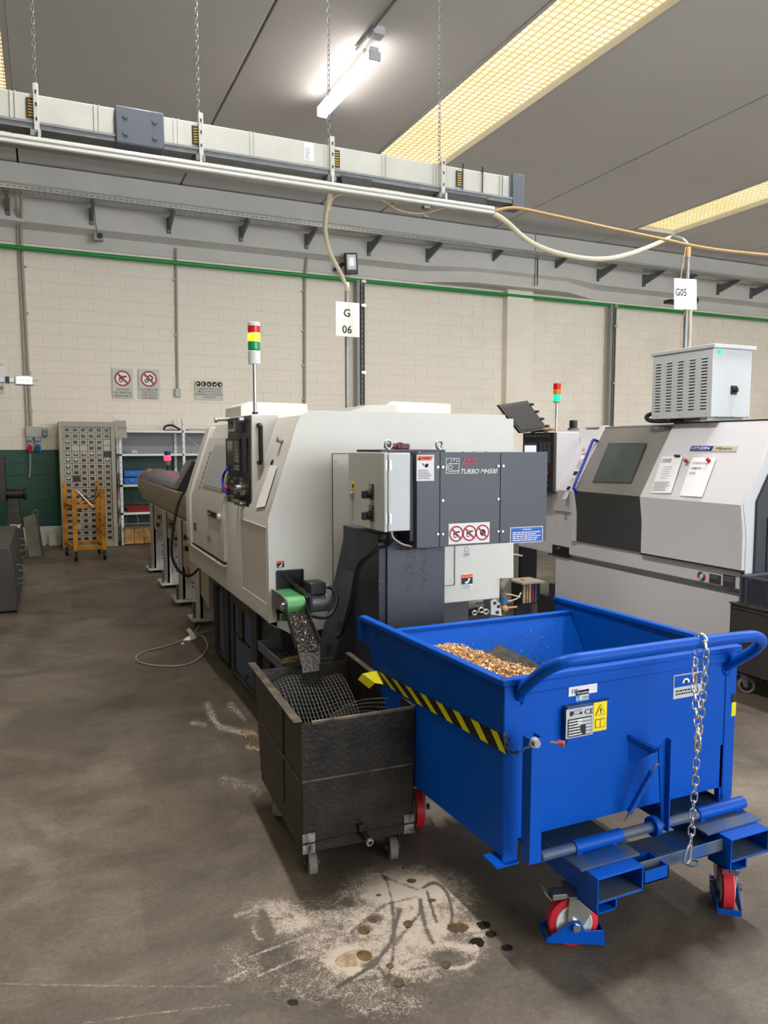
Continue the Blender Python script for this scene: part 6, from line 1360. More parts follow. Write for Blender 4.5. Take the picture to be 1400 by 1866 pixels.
# ================================================================== TRANSFORMER CABINET ON TOP
XT = 4.2; tq_ = lambda a, b: at(a, b, 'x', XT)
ty0, ty1 = tq_(1298, 700).y, tq_(1189, 700).y; tz0, tz1 = 1.755, 2.225; tx1 = at(1369, 700, 'y', ty0).x
tf = thing('transformer_cabinet', 'white vented transformer cabinet standing on top of the right lathe', 'cabinet', (4.4, 4.1, 1.73))
MB().box((XT, ty0, tz0), (tx1, ty1, tz1)).build('body', 'cabinet_white', tf, bevel=.004)
MB().box((XT - .012, ty0 - .02, tz1), (tx1 + .02, ty1 + .015, tz1 + .026)).build('lid', 'cabinet_white', tf, bevel=.003)
lv = MB().prism([(XT, 0, 0), (XT - .009, 0, -.006), (XT - .009, 0, -.009), (XT, 0, -.011)], (0, .055, 0)).build('louvre', 'cabinet_white', None); lme = lv.data; bpy.data.objects.remove(lv)
sv = MB().box((XT - .0008, .004, -.017), (XT + .001, .051, -.011)).build('s', 'joint', None); sme2 = sv.data; bpy.data.objects.remove(sv)
inv = PM(tf).inverted()
LW = (ty1 - ty0)
for c_ in range(5):
    for r_ in range(17):
        yy = ty0 + LW * (.075 + .192 * c_); zz = tz1 - .055 - r_ * .0215
        for me_, nm in ((lme, 'louvre'), (sme2, 'louvre_gap')):
            o = bpy.data.objects.new(nm, me_); COL.objects.link(o); o.parent = tf; o.matrix_basis = inv @ Matrix.Translation((0, yy, zz))
c = at(1311, 641, 'y', ty0); MB().cyl(c, c - Y * .014, .012, n=18).build('pilot_lamp', 'glow_green', tf, label='lit green pilot lamp')
c = at(1337, 711, 'y', ty0); MB().cbox(c - Y * .004, (.052, .012, .062)).build('switch_plate', 'black', tf, bevel=.002); MB().cyl(c - Y * .008, c - Y * .03, .017, n=16).build('rotary_switch', 'rubber', tf); MB().cbox(c - Y * .033 , (.01, .012, .034)).build('switch_grip', 'panel_dark', tf)
for px in (1306, 1334, 1362): c = at(px, 759, 'y', ty0); bolt(c, (0, -1, 0), .004, tf, 'dark_steel', t=.002)
for k in (.08, .5, .9): bolt((XT, ty0 + LW * k, tz0 + .02), (-1, 0, 0), .004, tf, 'dark_steel', t=.002)
MB().box((XT + .02, ty0 + .05, tz0 - .025), (tx1 - .02, ty0 + .11, tz0)).build('base_rail', 'cabinet_grey', tf); MB().box((XT + .02, ty1 - .16, tz0 - .025), (tx1 - .02, ty1 - .1, tz0)).build('base_rail', 'cabinet_grey', tf)
c = at(1276, 625, 'y', ty0 + .25); MB().tube([(c.x + math.cos(a) * .012, c.y, tz1 + .034 + math.sin(a) * .014) for a in (6.2832 * k / 14 for k in range(14))], .003, n=6, cyclic=True).build('lifting_eye', 'zinc', tf)
MB().tube(spline([(XT + .1, ty1 - .02, 1.80), (XT + .03, ty1 + .02, 1.80), (XT + .0, ty1 + .05, 1.775), (XT - .0, ty1 - .0, 1.745), (XT + .03, ty1 - .14, 1.738), (XT + .06, ty1 - .25, 1.74)]), .016, n=10).build('black_hose', 'rubber', tf)

# ================================================================== BIN CART AND BASKET AT THE RIGHT EDGE
XC = 3.95; cq = lambda a, b: at(a, b, 'x', XC)
yc1 = cq(1330, 1150).y; yc0 = 2.62; xc1 = 4.65
bc2 = thing('bin_cart', 'dark iron bin cart on castors at the right edge behind the skip', 'cart', (4.3, 3.0, 0))
zt2 = cq(1330, 1097).z
MB().box((XC, yc0, .13), (XC + .004, yc1, zt2)).build('side_panel', 'dark_machine', bc2)
MB().box((XC, yc1 - .004, .13), (xc1, yc1, zt2)).build('rear_panel', 'dark_machine', bc2); MB().box((XC, yc0, .13), (xc1, yc0 + .004, zt2)).build('front_panel', 'dark_machine', bc2); MB().box((xc1 - .004, yc0, .13), (xc1, yc1, zt2)).build('side_panel', 'dark_machine', bc2)
MB().box((XC, yc0, .13), (xc1, yc1, .136)).build('bottom', 'dark_machine', bc2)
MB().box((XC - .01, yc0, zt2 - .006), (XC + .02, yc1 + .006, zt2 + .004)).build('rim', 'iron_edge', bc2, bevel=.002); MB().box((XC - .006, yc0, zt2 - .03), (XC, yc1, zt2 - .026)).build('rim_line', 'iron_edge', bc2)
for x_, y_ in ((XC + .05, yc1 - .1), (XC + .05, yc0 + .1), (xc1 - .06, yc1 - .1), (xc1 - .06, yc0 + .1)):
    cs = bpy.data.objects.new('castor', None); COL.objects.link(cs); cs.parent = bc2
    f = Vector((math.cos(R(125)), math.sin(R(125)), 0)); sd = Vector((-f.y, f.x, 0)); hub = Vector((x_, y_, .05))
    MB().lathe(hub - sd * .015, sd, [(0, .047), (.003, .05), (.027, .05), (.03, .047)], 28).build('wheel', 'caster_grey', cs); MB().lathe(hub + sd * .014, sd, [(0, .036), (.002, .034), (.003, .012)], 20).lathe(hub - sd * .014, -sd, [(0, .036), (.002, .034), (.003, .012)], 20).build('wheel_disc', 'black', cs)
    for g_ in (-1, 1): MB().prism([hub + sd * g_ * .02 + q for q in (f * -.012 - Z * .01, f * .012 - Z * .01, f * .04 + Z * .08, f * -.01 + Z * .08)], sd * .003 * g_).build('fork', 'dark_steel', cs)
bk = thing('perforated_basket', 'grey perforated plastic basket standing on the dark bin cart', 'basket', (4.2, 3.0, zt2))
b = MB(); bx0, bx1, by0, by1, bz0_, bz1_ = XC - .0, 4.5, 2.7, cq(1349, 1060).y, zt2 + .006, cq(1349, 1048).z
MB().box((bx0, by0, bz1_ - .012), (bx1, by0 + .02, bz1_)).box((bx0, by1 - .02, bz1_ - .012), (bx1, by1, bz1_)).box((bx0 - .006, by0, bz1_ - .012), (bx0 + .014, by1, bz1_)).box((bx1 - .02, by0, bz1_ - .012), (bx1, by1, bz1_)).build('rim', 'slate', bk, bevel=.003)
MB().box((bx0 + .01, by0 + .01, bz0_), (bx1 - .01, by1 - .01, bz0_ + .006)).build('bottom', 'slate', bk)
zb_h = (bz1_ - bz0_)
rows = 9; n_c = int((by1 - by0) / .014)
for r_ in range(rows + 1): b.box((bx0, by0, bz0_ + zb_h * r_ / rows - .003), (bx0 + .003, by1, bz0_ + zb_h * r_ / rows + .003))
for k in range(n_c + 1): b.box((bx0, by0 + .014 * k - .003, bz0_), (bx0 + .003, by0 + .014 * k + .003, bz1_))
for r_ in range(rows + 1): b.box((bx0, by1 - .003, bz0_ + zb_h * r_ / rows - .003), (bx1, by1, bz0_ + zb_h * r_ / rows + .003))
for k in range(40): b.box((bx0 + .014 * k - .003, by1 - .003, bz0_), (bx0 + .014 * k + .003, by1, bz1_))
b.build('side_grid', 'slate', bk, kind='stuff')
for y_ in (by1 - .01, by1 - .05): MB().box((bx0 - .004, y_ - .008, bz0_), (bx0 + .002, y_ + .008, bz1_)).build('corner_rib', 'slate', bk)
MB().box((bx0 + .004, by0 + .01, bz0_ + .01), (bx0 + .006, by1 - .01, bz1_ - .02)).build('inner_liner', 'slate_dark', bk)

# ================================================================== BETWEEN THE MACHINES
u = lambda a, b, y: at(a, b, 'y', y)
t = thing('support_column', 'slotted grey-green feeder leg standing between the two lathes', 'stand', (3.2, 6.3, 0))
a, c = u(926, 1000, 6.3), u(945, 1078, 6.3)
MB().box((a.x, 6.3, c.z - .1), (c.x, 6.42, 1.25)).build('post', 'drawer_body', t, bevel=.004)
MB().box((a.x - .08, 6.25, c.z - .12), (c.x + .12, 6.5, c.z - .09)).build('foot_plate', 'drawer_body', t)
for py in (1000, 1008, 1016, 1024, 1031, 1037, 1044): p = u(935, py, 6.298); MB().cyl(p, p - Y * .003, .008, n=8).build('hole', 'black' if py < 1028 else 'paper', t)
MB().box((a.x - .05, 6.26, .0), (a.x + .0, 6.31, c.z - .1)).box((c.x + .03, 6.26, .0), (c.x + .08, 6.31, c.z - .1)).build('foot', 'dark_steel', t)
MB().box((c.x + .02, 6.3, 0), (c.x + .22, 6.5, 1.2)).build('dark_post', 'slate_dark', t, bevel=.004)
t = thing('suction_hose', 'grey flexible hose with blue clamp rising between the lathes', 'hose', tuple(u(917, 1105, 4.6)))
hpts = [u(918, 1092, 4.6), u(914, 1078, 4.6), u(916, 1066, 4.6), u(927, 1052, 4.7)]
MB().tube(spline(hpts, 8), .028, n=14).build('hose', 'hose_grey', t); MB().cyl((hpts[0].x, hpts[0].y, 0), (hpts[0].x, hpts[0].y, hpts[0].z - .03), .012, n=10).build('riser_pipe', 'dark_steel', t); MB().cyl(hpts[0] + Z * .0, hpts[0] + Z * -.025, .032, n=16).build('clamp', 'blue_plastic', t); MB().cyl(hpts[0] - Z * .02, u(919, 1112, 4.6), .016, n=10).sphere(u(920, 1109, 4.58), .028, 10).cyl(u(912, 1109, 4.6), u(942, 1106, 4.6), .008, n=8).build('valve', 'cable_brown', t)
t = thing('valve_bracket', 'white round-cornered steel bracket with holes below the near lathe', 'bracket', tuple(u(902, 1120, 4.2)))
MB().prism([u(895, 1120, 4.2), u(895, 1096, 4.2), u(903, 1092, 4.2), u(912, 1102, 4.2), u(915, 1122, 4.2)], (0, .01, 0)).build('plate', 'cabinet_white', t)
for px, py in ((902, 1099), (909, 1105), (907, 1116)): p = u(px, py, 4.195); MB().cyl(p, p - Y * .004, .011, n=12).build('hole', 'black', t)
t = thing('pump_unit', 'dark pump with fittings under the right end of the near lathe', 'pump', (2.4, 4.3, .3))
p = u(862, 1105, 4.3); MB().cyl(p - X * .12, p + X * .06, .06, n=20).build('motor', 'black', t, bevel=.004); p = u(848, 1098, 4.25); MB().cyl(p, p + X * .05, .045, n=16).build('end_cap', 'olive', t)
for q, r_ in (((877, 1112), .022), ((865, 1117), .018), ((886, 1115), .02)): p = u(q[0], q[1], 4.2); MB().tube([(p.x + math.cos(a) * r_, p.y, p.z + math.sin(a) * r_ * .7) for a in (6.2832 * k / 14 for k in range(14))], .006, n=6, cyclic=True).build('fitting', 'steel', t)
MB().box((u(840, 1100, 4.35).x, 4.35, .0), (u(893, 1100, 4.35).x, 4.6, u(840, 1090, 4.35).z)).build('pump_base', 'rubber', t)
t = thing('contactor_box', 'open terminal box with brown relays under the right lathe', 'electrical box', (3.9, 5.1, .4))
a, c = u(951, 1064, 5.1), u(984, 1098, 5.1)
MB().box((a.x, 5.1, c.z), (c.x, 5.25, a.z)).build('housing', 'black', t); MB().box((a.x - .02, 5.06, a.z), (c.x + .02, 5.28, a.z + .015)).build('top_plate', 'cable_grey', t)
for k, m in enumerate(('drawer_body', 'wood', 'drawer_body', 'red_dark', 'base_blue')): x_ = a.x + .01 + k * .028; MB().box((x_, 5.085, c.z + .01), (x_ + .018, 5.1, a.z - .01)).build('relay', m, t)
MB().box((a.x + .02, 5.2, 0), (c.x - .01, 5.24, c.z)).build('stand_leg', 'slate_dark', t); MB().cyl((a.x + .05, 5.15, a.z + .015), (a.x + .05, 5.15, a.z + .035), .02, n=10).build('cap', 'cable_brown', t)
a, c = u(945, 1100, 4.9), u(990, 1112, 4.9); tag(MB().box((a.x, 4.8, 0), (c.x, 5.1, .05)).build('floor_mat', 'black', None, bevel=.01), 'black tray lying on the floor between the lathes', 'tray')
hose_t = [o for o in COL.objects if o.name.startswith('suction_hose')][0]
for pts in ([(905, 1100), (940, 1092), (950, 1080)], [(900, 1086), (925, 1083), (948, 1088)], [(918, 1012), (935, 1010), (952, 1013)]):
    MB().tube(spline([u(q[0], q[1], 5.0) for q in pts], 10), .006, n=8).build('thin_cable', 'cable_cream', hose_t)

# ================================================================== BAR FEEDER BEHIND THE NEAR LATHE
XFd = 1.17; fq = lambda a, b: at(a, b, 'x', XFd)
bf = thing('bar_feeder', 'long beige bar feeder with violet cover beyond the near lathe', 'bar feeder', (1.5, 8.5, 0))
fe = 10.9
fp = [(XFd + .06, .84), (XFd + .0, 1.0), (XFd, 1.12), (XFd + .04, 1.13), (XFd + .5, 1.13), (XFd + .5, .84)]
MB().prism([(q[0], 6.1, q[1]) for q in fp], (0, fe - 6.1, 0)).build('trough', 'beige', bf, bevel=.02, seg=3)
hull = [(XFd, 1.12)] + [(XFd + .25 - .25 * math.cos(a), 1.12 + .13 * math.sin(a)) for a in (math.pi * k / 10 for k in range(1, 10))] + [(XFd + .5, 1.12)]
MB().prism([(q[0], 6.1, q[1]) for q in hull], (0, fe - 6.15, 0)).build('cover', 'feeder_cover', bf, bevel=.01, label='violet grey rounded lid')
MB().prism([(q[0] + (q[0] - XFd - .25) * .04, fe - .06, q[1]) for q in [(XFd + .1, .86)] + [(XFd, .98)] + hull + [(XFd + .5, .98), (XFd + .4, .86)]], (0, .05, 0)).build('end_cap', 'beige', bf, bevel=.02, seg=3)
for y_ in (7.2, 8.6, 10.0): MB().box((XFd - .008, y_, 1.105), (XFd + .01, y_ + .22, 1.125)).build('lid_latch', 'steel', bf, bevel=.003)
MB().box((XFd + .03, 6.1, .56), (XFd + .35, 8.5, .838)).build('cabinet', 'beige', bf, bevel=.006); MB().box((XFd + .03, 8.6, .55), (XFd + .35, 9.8, .838)).build('cabinet', 'beige', bf, bevel=.006)
MB().prism([(XFd + .03, 6.2, .56), (XFd + .03, 7.7, .56), (XFd + .03, 7.7, .42), (XFd + .03, 6.2, .22)], (.3, 0, 0)).build('lower_skirt', 'beige', bf, bevel=.004)
MB().box((XFd + .025, 7.9, .68), (XFd + .03, 8.9, .78)).build('cabinet_window', 'olive', bf)
for y_, z_ in ((7.8, .63), (8.05, .76), (9.0, .74), (9.1, .64), (7.15, .6), (7.2, .7)): MB().cyl((XFd - .0, y_, z_), (XFd + .03, y_, z_), .025, n=12).build('knob', 'black', bf)
for k in range(6): MB().box((XFd + .024, 9.55, .58 + k * .035), (XFd + .03, 9.75, .592 + k * .035)).build('vent', 'orange_cart' if 0 else 'joint', bf)
p = at(344, 1040, 'x', XFd + .028); MB().box((XFd + .024, p.y - .05, p.z - .04), (XFd + .03, p.y + .05, p.z + .04)).build('red_label', 'signred', bf)
def stand(y0, y1, foot=True):
    MB().box((XFd + .02, y0, .06), (XFd + .30, y0 + .012, .84)).box((XFd + .02, y0, .06), (XFd + .05, y1, .84)).build('stand_column', 'feeder_grey', bf, bevel=.004)
    MB().box((XFd + .05, y1, .06), (XFd + .5, y1 + .01, .6)).build('stand_panel', 'feeder_grey', bf)
    MB().box((XFd - .05, y0 - .03, .035), (XFd + .5, y1 + .03, .055)).build('foot_plate', 'feeder_grey', bf, bevel=.003)
    for z_ in (.18, .22, .26, .34, .48, .56, .64): MB().cyl((XFd + .12, y0, z_), (XFd + .12, y0 - .003, z_), .009, n=8).build('hole', 'black', bf)
    for x_ in (XFd - .02, XFd + .4): MB().cyl((x_, y0 + .06, .0), (x_, y0 + .06, .2), .014, n=10).cyl((x_, y0 + .06, 0), (x_, y0 + .06, .03), .035, n=12).build('levelling_bolt', 'dark_steel', bf)
stand(6.55, 6.75); stand(7.45, 7.7); stand(8.45, 8.75); stand(9.55, 9.85)
# pendant control of the feeder, its cable and beacon
p0_ = at(351, 838, 'y', 6.6); p1_ = at(331, 882, 'y', 6.55)
pn = thing('feeder_pendant', 'black tilted control pendant resting on the bar feeder', 'control box', tuple(at(330, 895, 'y', 6.6)))
v = [at(q[0], q[1], 'y', 6.5) for q in ((369, 838), (352, 838), (323, 893), (336, 897), (350, 890))]
MB().prism(v, (.0, .18, .0)).build('housing', 'black', pn, bevel=.01)
v = [at(q[0], q[1], 'y', 6.7) for q in ((354, 838), (346, 842), (332, 866), (338, 868))]; MB().prism(v, (0, .22, 0)).build('keypad', 'olive', pn, bevel=.004)
v = [at(q[0], q[1], 'y', 6.7) for q in ((345, 866), (338, 866), (322, 887), (332, 889))]; MB().prism(v, (0, .2, 0)).build('display', 'panel_dark', pn, bevel=.004)
cable([tuple(at(q[0], q[1], 'y', 6.3)) for q in ((338, 892), (326, 915), (318, 950), (313, 990), (314, 1015), (324, 1037), (340, 1049), (352, 1046), (362, 1036))], .011, 'rubber', 'pendant_cable', 'thick black cable looping down beside the bar feeder')
sx = at(306, 860, 'x', 1.45); t = thing('beacon', 'small signal lamp with lit red segment above the bar feeder', 'signal lamp', tuple(sx))
zt, zb3 = at(306, 822, 'y', sx.y).z, at(306, 848, 'y', sx.y).z; hh = zt - zb3
MB().cyl((sx.x, sx.y, 1.2), (sx.x, sx.y, zb3), .012, n=8).build('mast', 'black', t)
for f0, f1, m, r_ in ((0, .33, 'olive', .035), (.34, .68, 'lens_red_on', .045), (.70, 1, 'lens_blue', .04)): MB().cyl((sx.x, sx.y, zb3 + f0 * hh), (sx.x, sx.y, zb3 + f1 * hh), r_, n=16).build('lens', m, t, bevel=.003)
p = at(271, 855, 'y', 10.5); t = thing('beacon', 'small brown cap on the end of the bar feeder', 'beacon', (p.x, p.y, 1.2)); MB().cyl((p.x, p.y, 1.2), (p.x, p.y, p.z + .01), .05, .035, n=16).build('cap', 'wood', t, bevel=.005)

# ================================================================== BACKGROUND AT THE WALL
DC = 12.45; dq = lambda a, b: at(a, b, 'y', DC)
a, c = dq(106, 768), dq(215, 990); rx0, rx1 = a.x, c.x; rz1 = 1.93
rk = thing('drawer_rack', 'tall grey steel rack of many small labelled drawers', 'drawer cabinet', ((rx0 + rx1) / 2, DC, 0))
fw = .06
MB().box((rx0, DC + .02, 0), (rx1, 13.0, rz1)).build('body', 'drawer_body', rk, bevel=.004)
MB().box((rx0, DC - .04, 0), (rx0 + fw, DC + .02, rz1)).build('frame_side', 'drawer_body', rk, bevel=.003); MB().box((rx1 - fw, DC - .04, 0), (rx1, DC + .02, rz1)).build('frame_side', 'drawer_body', rk, bevel=.003)
MB().box((rx0 + fw, DC - .035, rz1 - .08), (rx1 - fw, DC + .02, rz1 - .001)).build('frame_top', 'drawer_body', rk, bevel=.003); MB().box((rx0 + fw, DC - .035, 0), (rx1 - fw, DC + .02, .09)).build('frame_bottom', 'drawer_body', rk, bevel=.003)
dw, dh = (rx1 - rx0 - 2 * fw) / 6, (rz1 - .17) / 19
pr = MB().box((.005, -.03, .006), (dw - .005, 0, dh - .006)).build('p', 'drawer_grey', None); dme = pr.data; bpy.data.objects.remove(pr)
pr = MB().box((.005, -.03, .006), (dw - .005, 0, dh - .006)).build('p', 'slate_dark', None); dme2 = pr.data; bpy.data.objects.remove(pr)
pr = MB().box((.025, -.033, .022), (dw - .025, -.029, dh - .022)).build('p', 'drawer_dark', None); wme = pr.data; bpy.data.objects.remove(pr)
pr = MB().box((.04, -.035, dh * .5), (dw - .04, -.032, dh - .026)).build('p', 'paper', None); cme2 = pr.data; bpy.data.objects.remove(pr)
dark = {(4, 5), (8, 1), (13, 1)}; plain = {(2, 5), (3, 1), (3, 2), (3, 5), (16, 1)}; card = {(4, 0), (4, 1), (4, 2), (4, 3), (4, 4), (5, 0), (5, 1), (5, 5), (6, 0), (7, 0), (8, 0), (2, 0)}
inv = PM(rk).inverted()
for r_ in range(19):
    for k in range(6):
        o = bpy.data.objects.new('drawer', dme2 if (r_, k) in dark else dme); COL.objects.link(o); o.parent = rk; o.matrix_basis = inv @ Matrix.Translation((rx0 + fw + dw * k, DC + .02, rz1 - .08 - dh * (r_ + 1)))
        if (r_, k) not in dark | plain:
            q = bpy.data.objects.new('drawer_window', wme); COL.objects.link(q); q.parent = o
        if (r_, k) in card: q = bpy.data.objects.new('label_card', cme2); COL.objects.link(q); q.parent = o
t, a = None, dq(216, 768)
pp = [at(q[0], q[1], 'y', DC - .06) for q in ((209, 767), (229, 766), (232, 798), (210, 798))]
t = thing('paper_notice', 'yellowed paper notice hanging on the drawer rack corner', 'paper', tuple(pp[3])); MB().prism(pp, (0, .004, 0)).build('sheet', 'drawer_body', t); text('ARGOS', pp[3] + Vector((.03, -.001, .14)), .035, 'ink_grey', t, bold=.02, wfit=.15)
# shelving
su = thing('shelving_unit', 'white slotted-angle shelving unit beside the drawer rack', 'shelves', (1.8, 12.6, 0))
sx0, sx1 = at(219, 900, 'y', 12.5).x, 2.95; sxm = at(332, 800, 'y', 12.5).x
for x_, y_ in ((sx0, 12.5), (sxm, 12.5), (sx1, 12.5), (sx0, 12.98), (sxm - .06, 12.98), (sx1, 12.98)):
    b = MB().box((x_, y_, 0), (x_ + .045, y_ + .004, 2.0)).box((x_, y_, 0), (x_ + .004, y_ + .04, 2.0)); b.build('upright', 'shelf_white', su)
    h = MB(); z = .1
    while z < 1.95: h.box((x_ + .014, y_ - .001, z), (x_ + .024, y_ + .001, z + .02)); z += .1
    h.build('slot', 'dark_steel', su, kind='stuff')
for z in (at(240, 784, 'y', 12.5).z, at(240, 827, 'y', 12.5).z, at(240, 883, 'y', 12.5).z, at(240, 934, 'y', 12.5).z):
    MB().box((sx0, 12.5, z - .035), (sxm + .03, 13.0, z)).build('shelf', 'shelf_white', su, bevel=.003); MB().box((sxm + .04, 12.5, z - .035), (sx1 + .04, 13.0, z)).build('shelf', 'shelf_white', su, bevel=.003)
z1_, z0_ = at(240, 784, 'y', 12.5).z, at(240, 827, 'y', 12.5).z
MB().box((sx0, 13.0, z0_), (sx1, 13.01, z1_)).build('back_panel', 'shelf_back', su)
MB().tube([(sxm + .05, 12.99, z1_), (sxm + .5, 12.99, z0_)], .006, n=6).build('brace', 'shelf_white', su)
sh = [at(240, y, 'y', 12.5).z for y in (784, 827, 883, 934)]
# things on the shelves
for i, (z, lab) in enumerate(((sh[2] + .0, 'lower blue plastic tool case on the shelf, under the other'), (sh[2] + .115, 'upper blue plastic tool case stacked on the shelf'))):
    t = thing('tool_case', lab, 'tool box', (1.45, 12.75, z), group='blue tool cases'); x0_ = sx0 + .07
    MB().box((x0_, 12.55, z + .002), (x0_ + .6, 12.9, z + .108)).build('case', 'blue_plastic', t, bevel=.012); MB().box((x0_ + .25, 12.53, z + .03), (x0_ + .4, 12.55, z + .06)).build('case_handle', 'label_blue', t, bevel=.006)
    for k in (.1, .5): MB().box((x0_ + k, 12.54, z + .05), (x0_ + k + .05, 12.55, z + .08)).build('latch', 'label_cyan', t, bevel=.003)
t = thing('red_bin', 'dark red tray lying on the low shelf', 'tray', (1.7, 12.75, sh[3])); MB().hexa([(1.2, 12.55, sh[3] + .002), (2.3, 12.55, sh[3] + .002), (2.3, 12.9, sh[3] + .002), (1.2, 12.9, sh[3] + .002), (1.15, 12.52, sh[3] + .09), (2.36, 12.52, sh[3] + .09), (2.36, 12.94, sh[3] + .09), (1.15, 12.94, sh[3] + .09)]).build('tray_body', 'red_dark', t, bevel=.008); MB().box((1.14, 12.51, sh[3] + .085), (2.37, 12.95, sh[3] + .095)).build('tray_rim', 'red_dark', t)
wc0, wc1 = at(227, 990, 'y', 12.45), at(290, 960, 'y', 12.45); t = thing('wooden_crate', 'small wooden crate with upright boards under the shelving', 'crate', (wc0.x, 12.5, 0))
nb = 6; wz = at(240, 963, 'y', 12.45).z; ww = (2.0 - wc0.x) / nb
for k in range(nb): MB().box((wc0.x + ww * k + .004, 12.45 + .004 * (k % 2), .02), (wc0.x + ww * (k + 1) - .004, 12.47, wz)).build('board', 'wood', t, bevel=.003)
MB().box((wc0.x, 12.47, .01), (2.0, 12.85, wz - .02)).build('crate_box', 'wood', t); MB().box((wc0.x - .01, 12.44, wz - .0), (2.01, 12.88, wz + .02)).build('crate_rim', 'olive', t)
cable([(wc0.x + .05, 12.6, wz + .03), (wc0.x + .05, 12.6, wz + .16), (wc0.x + .13, 12.6, wz + .24), (wc0.x + .22, 12.6, wz + .16), (wc0.x + .22, 12.6, wz + .02)], .007, 'conduit_dark', 'wire_loop', 'grey wire loop standing on the wooden crate', cat='wire')
p = at(313, 777, 'y', 12.7); t = thing('hand_tool', 'black curved handle lying on the top shelf', 'tool', (p.x, 12.7, sh[0])); MB().tube(spline([(p.x - .13, 12.7, sh[0] + .01), (p.x - .1, 12.7, sh[0] + .07), (p.x, 12.7, sh[0] + .09), (p.x + .1, 12.7, sh[0] + .04), (p.x + .14, 12.7, sh[0] + .015)]), .016, n=8).build('grip', 'black', t); MB().box((p.x - .12, 12.66, sh[0] + .001), (p.x + .12, 12.74, sh[0] + .02)).build('base', 'rubber', t, bevel=.004)
p = at(357, 783, 'y', 12.7); tag(MB().box((p.x - .14, 12.6, sh[0] + .001), (p.x + .22, 12.85, sh[0] + .035)).build('flat_box', 'beige', None, bevel=.006), 'flat beige box lying on the right end of the top shelf', 'box')
p = at(242, 826, 'y', 12.7); tag(MB().box((p.x - .03, 12.66, sh[1] + .001), (p.x + .07, 12.74, sh[1] + .06)).build('small_block', 'cabinet_grey', None, bevel=.01), 'small pale block on the second shelf', 'block')

# yellow frame trolley
ty = 11.0; yt = thing('frame_trolley', 'yellow tubular steel frame trolley on four castors', 'trolley', (.5, 11.2, 0))
def yq(a, b, y): return at(a, b, 'y', y)
fxl, fxr = yq(138, 990, ty).x, yq(190, 990, ty).x; byb = ty + .62; bxl, bxr = yq(121, 985, byb).x, yq(180, 985, byb).x
z0f, ztop = .14, 1.0
posts = [((fxl, ty), ztop - .02), ((fxr, ty), ztop - .02), ((bxl, byb), ztop + .04), ((bxr, byb), ztop + .04)]
for (x_, y_), zt_p in posts: MB().box((x_ - .03, y_ - .03, z0f), (x_ + .03, y_ + .03, zt_p)).build('post', 'orange_cart', yt, bevel=.004)
def yb_(a, c, z, w_=.05): MB().bar((a[0], a[1], z), (c[0], c[1], z), .04, w_).build('rail', 'orange_cart', yt, bevel=.003)
FL, FR, BL, BR = (fxl, ty), (fxr, ty), (bxl, byb), (bxr, byb)
for z in (.17, ): yb_(FL, FR, z); yb_(BL, BR, z + .0); yb_(FL, BL, z); yb_(FR, BR, z)
for z in (.74,): yb_(FL, FR, z); yb_(BL, BR, z + .03); yb_(FL, BL, z)
MB().tube([(fxl + .03, ty - .02, .97), (fxr - .14, ty - .06, .74)], .011, n=8).build('rod', 'steel', yt); MB().sphere((fxr - .14, ty - .06, .74), .022, 10).build('rod_knob', 'silver', yt)
MB().tube(spline([(bxr, byb, 1.0), (bxr - .05, byb - .2, .86), (fxl + .1, ty + .1, .82)]), .007, n=6).tube(spline([(fxr, ty, .97), (fxr - .1, ty, .84), (fxr - .2, ty, .8), (fxl + .06, ty, .9)]), .007, n=6).build('cord', 'black', yt)
for (x_, y_) in (FL, FR, BL, BR):
    cs = bpy.data.objects.new('castor', None); COL.objects.link(cs); cs.parent = yt
    MB().lathe((x_ - .018, y_ - .02, .062), X, [(0, .056), (.004, .062), (.032, .062), (.036, .056)], 24).build('wheel', 'rubber', cs)
    for g_ in (-1, 1): MB().prism([(x_ + g_ * .026, y_ - .035, .05), (x_ + g_ * .026, y_ - .005, .05), (x_ + g_ * .03, y_ + .03, .14), (x_ + g_ * .03, y_ - .03, .14)], (.004 * g_, 0, 0)).build('fork', 'dark_steel', cs)

# grinder pedestal, leaning boards and dark cabinets at the left edge
gq = lambda a, b, y=11.6: at(a, b, 'y', y)
gr = thing('pedestal_grinder', 'dark pedestal grinder with brown motor at the left wall', 'grinder', (-.4, 11.6, 0))
a = [gq(*q) for q in ((13, 909), (33, 909), (47, 1002), (8, 1002))]; a[2].z = a[3].z = 0
MB().prism(a, (0, .4, 0)).build('pedestal', 'dark_machine', gr, bevel=.01)
p = gq(26, 901); MB().cyl(p + Vector((-.14, .15, 0)), p + Vector((.13, .15, 0)), .075, n=20).build('motor', 'iron', gr, bevel=.01); MB().cyl(p + Vector((.11, .15, 0)), p + Vector((.15, .15, 0)), .085, n=20).build('wheel_guard', 'rubber', gr, bevel=.008)
a_, c_ = gq(-8, 828), gq(11, 915); MB().box((a_.x, 11.55, c_.z), (c_.x, 11.95, a_.z)).build('head_column', 'dark_machine', gr, bevel=.008)
a_ = gq(9, 838); MB().prism([a_, a_ + Vector((.05, 0, -.05)), a_ + Vector((.03, 0, -.06)), a_ + Vector((-.02, 0, -.03))], (0, .3, 0)).build('visor', 'slate_dark', gr)
p = gq(16, 960); text('FEMI', p + Vector((.0, -.012, -.02)), .05, 'ink_white', gr, shear=.3, bold=.03, wfit=.15); MB().box((p.x + .02, 11.595, p.z + .22), (p.x + .14, 11.6, p.z + .225)).build('trim_line', 'ink_grey', gr)
lb_ = thing('leaning_boards', 'worn olive boards with a strap leaning beside the grinder', 'boards', (.0, 11.7, 0))
v = [at(q[0], q[1], 'y', 11.7) for q in ((41, 946), (65, 938), (76, 998), (52, 1001))]; v[2].z = .0; v[3].z = .0
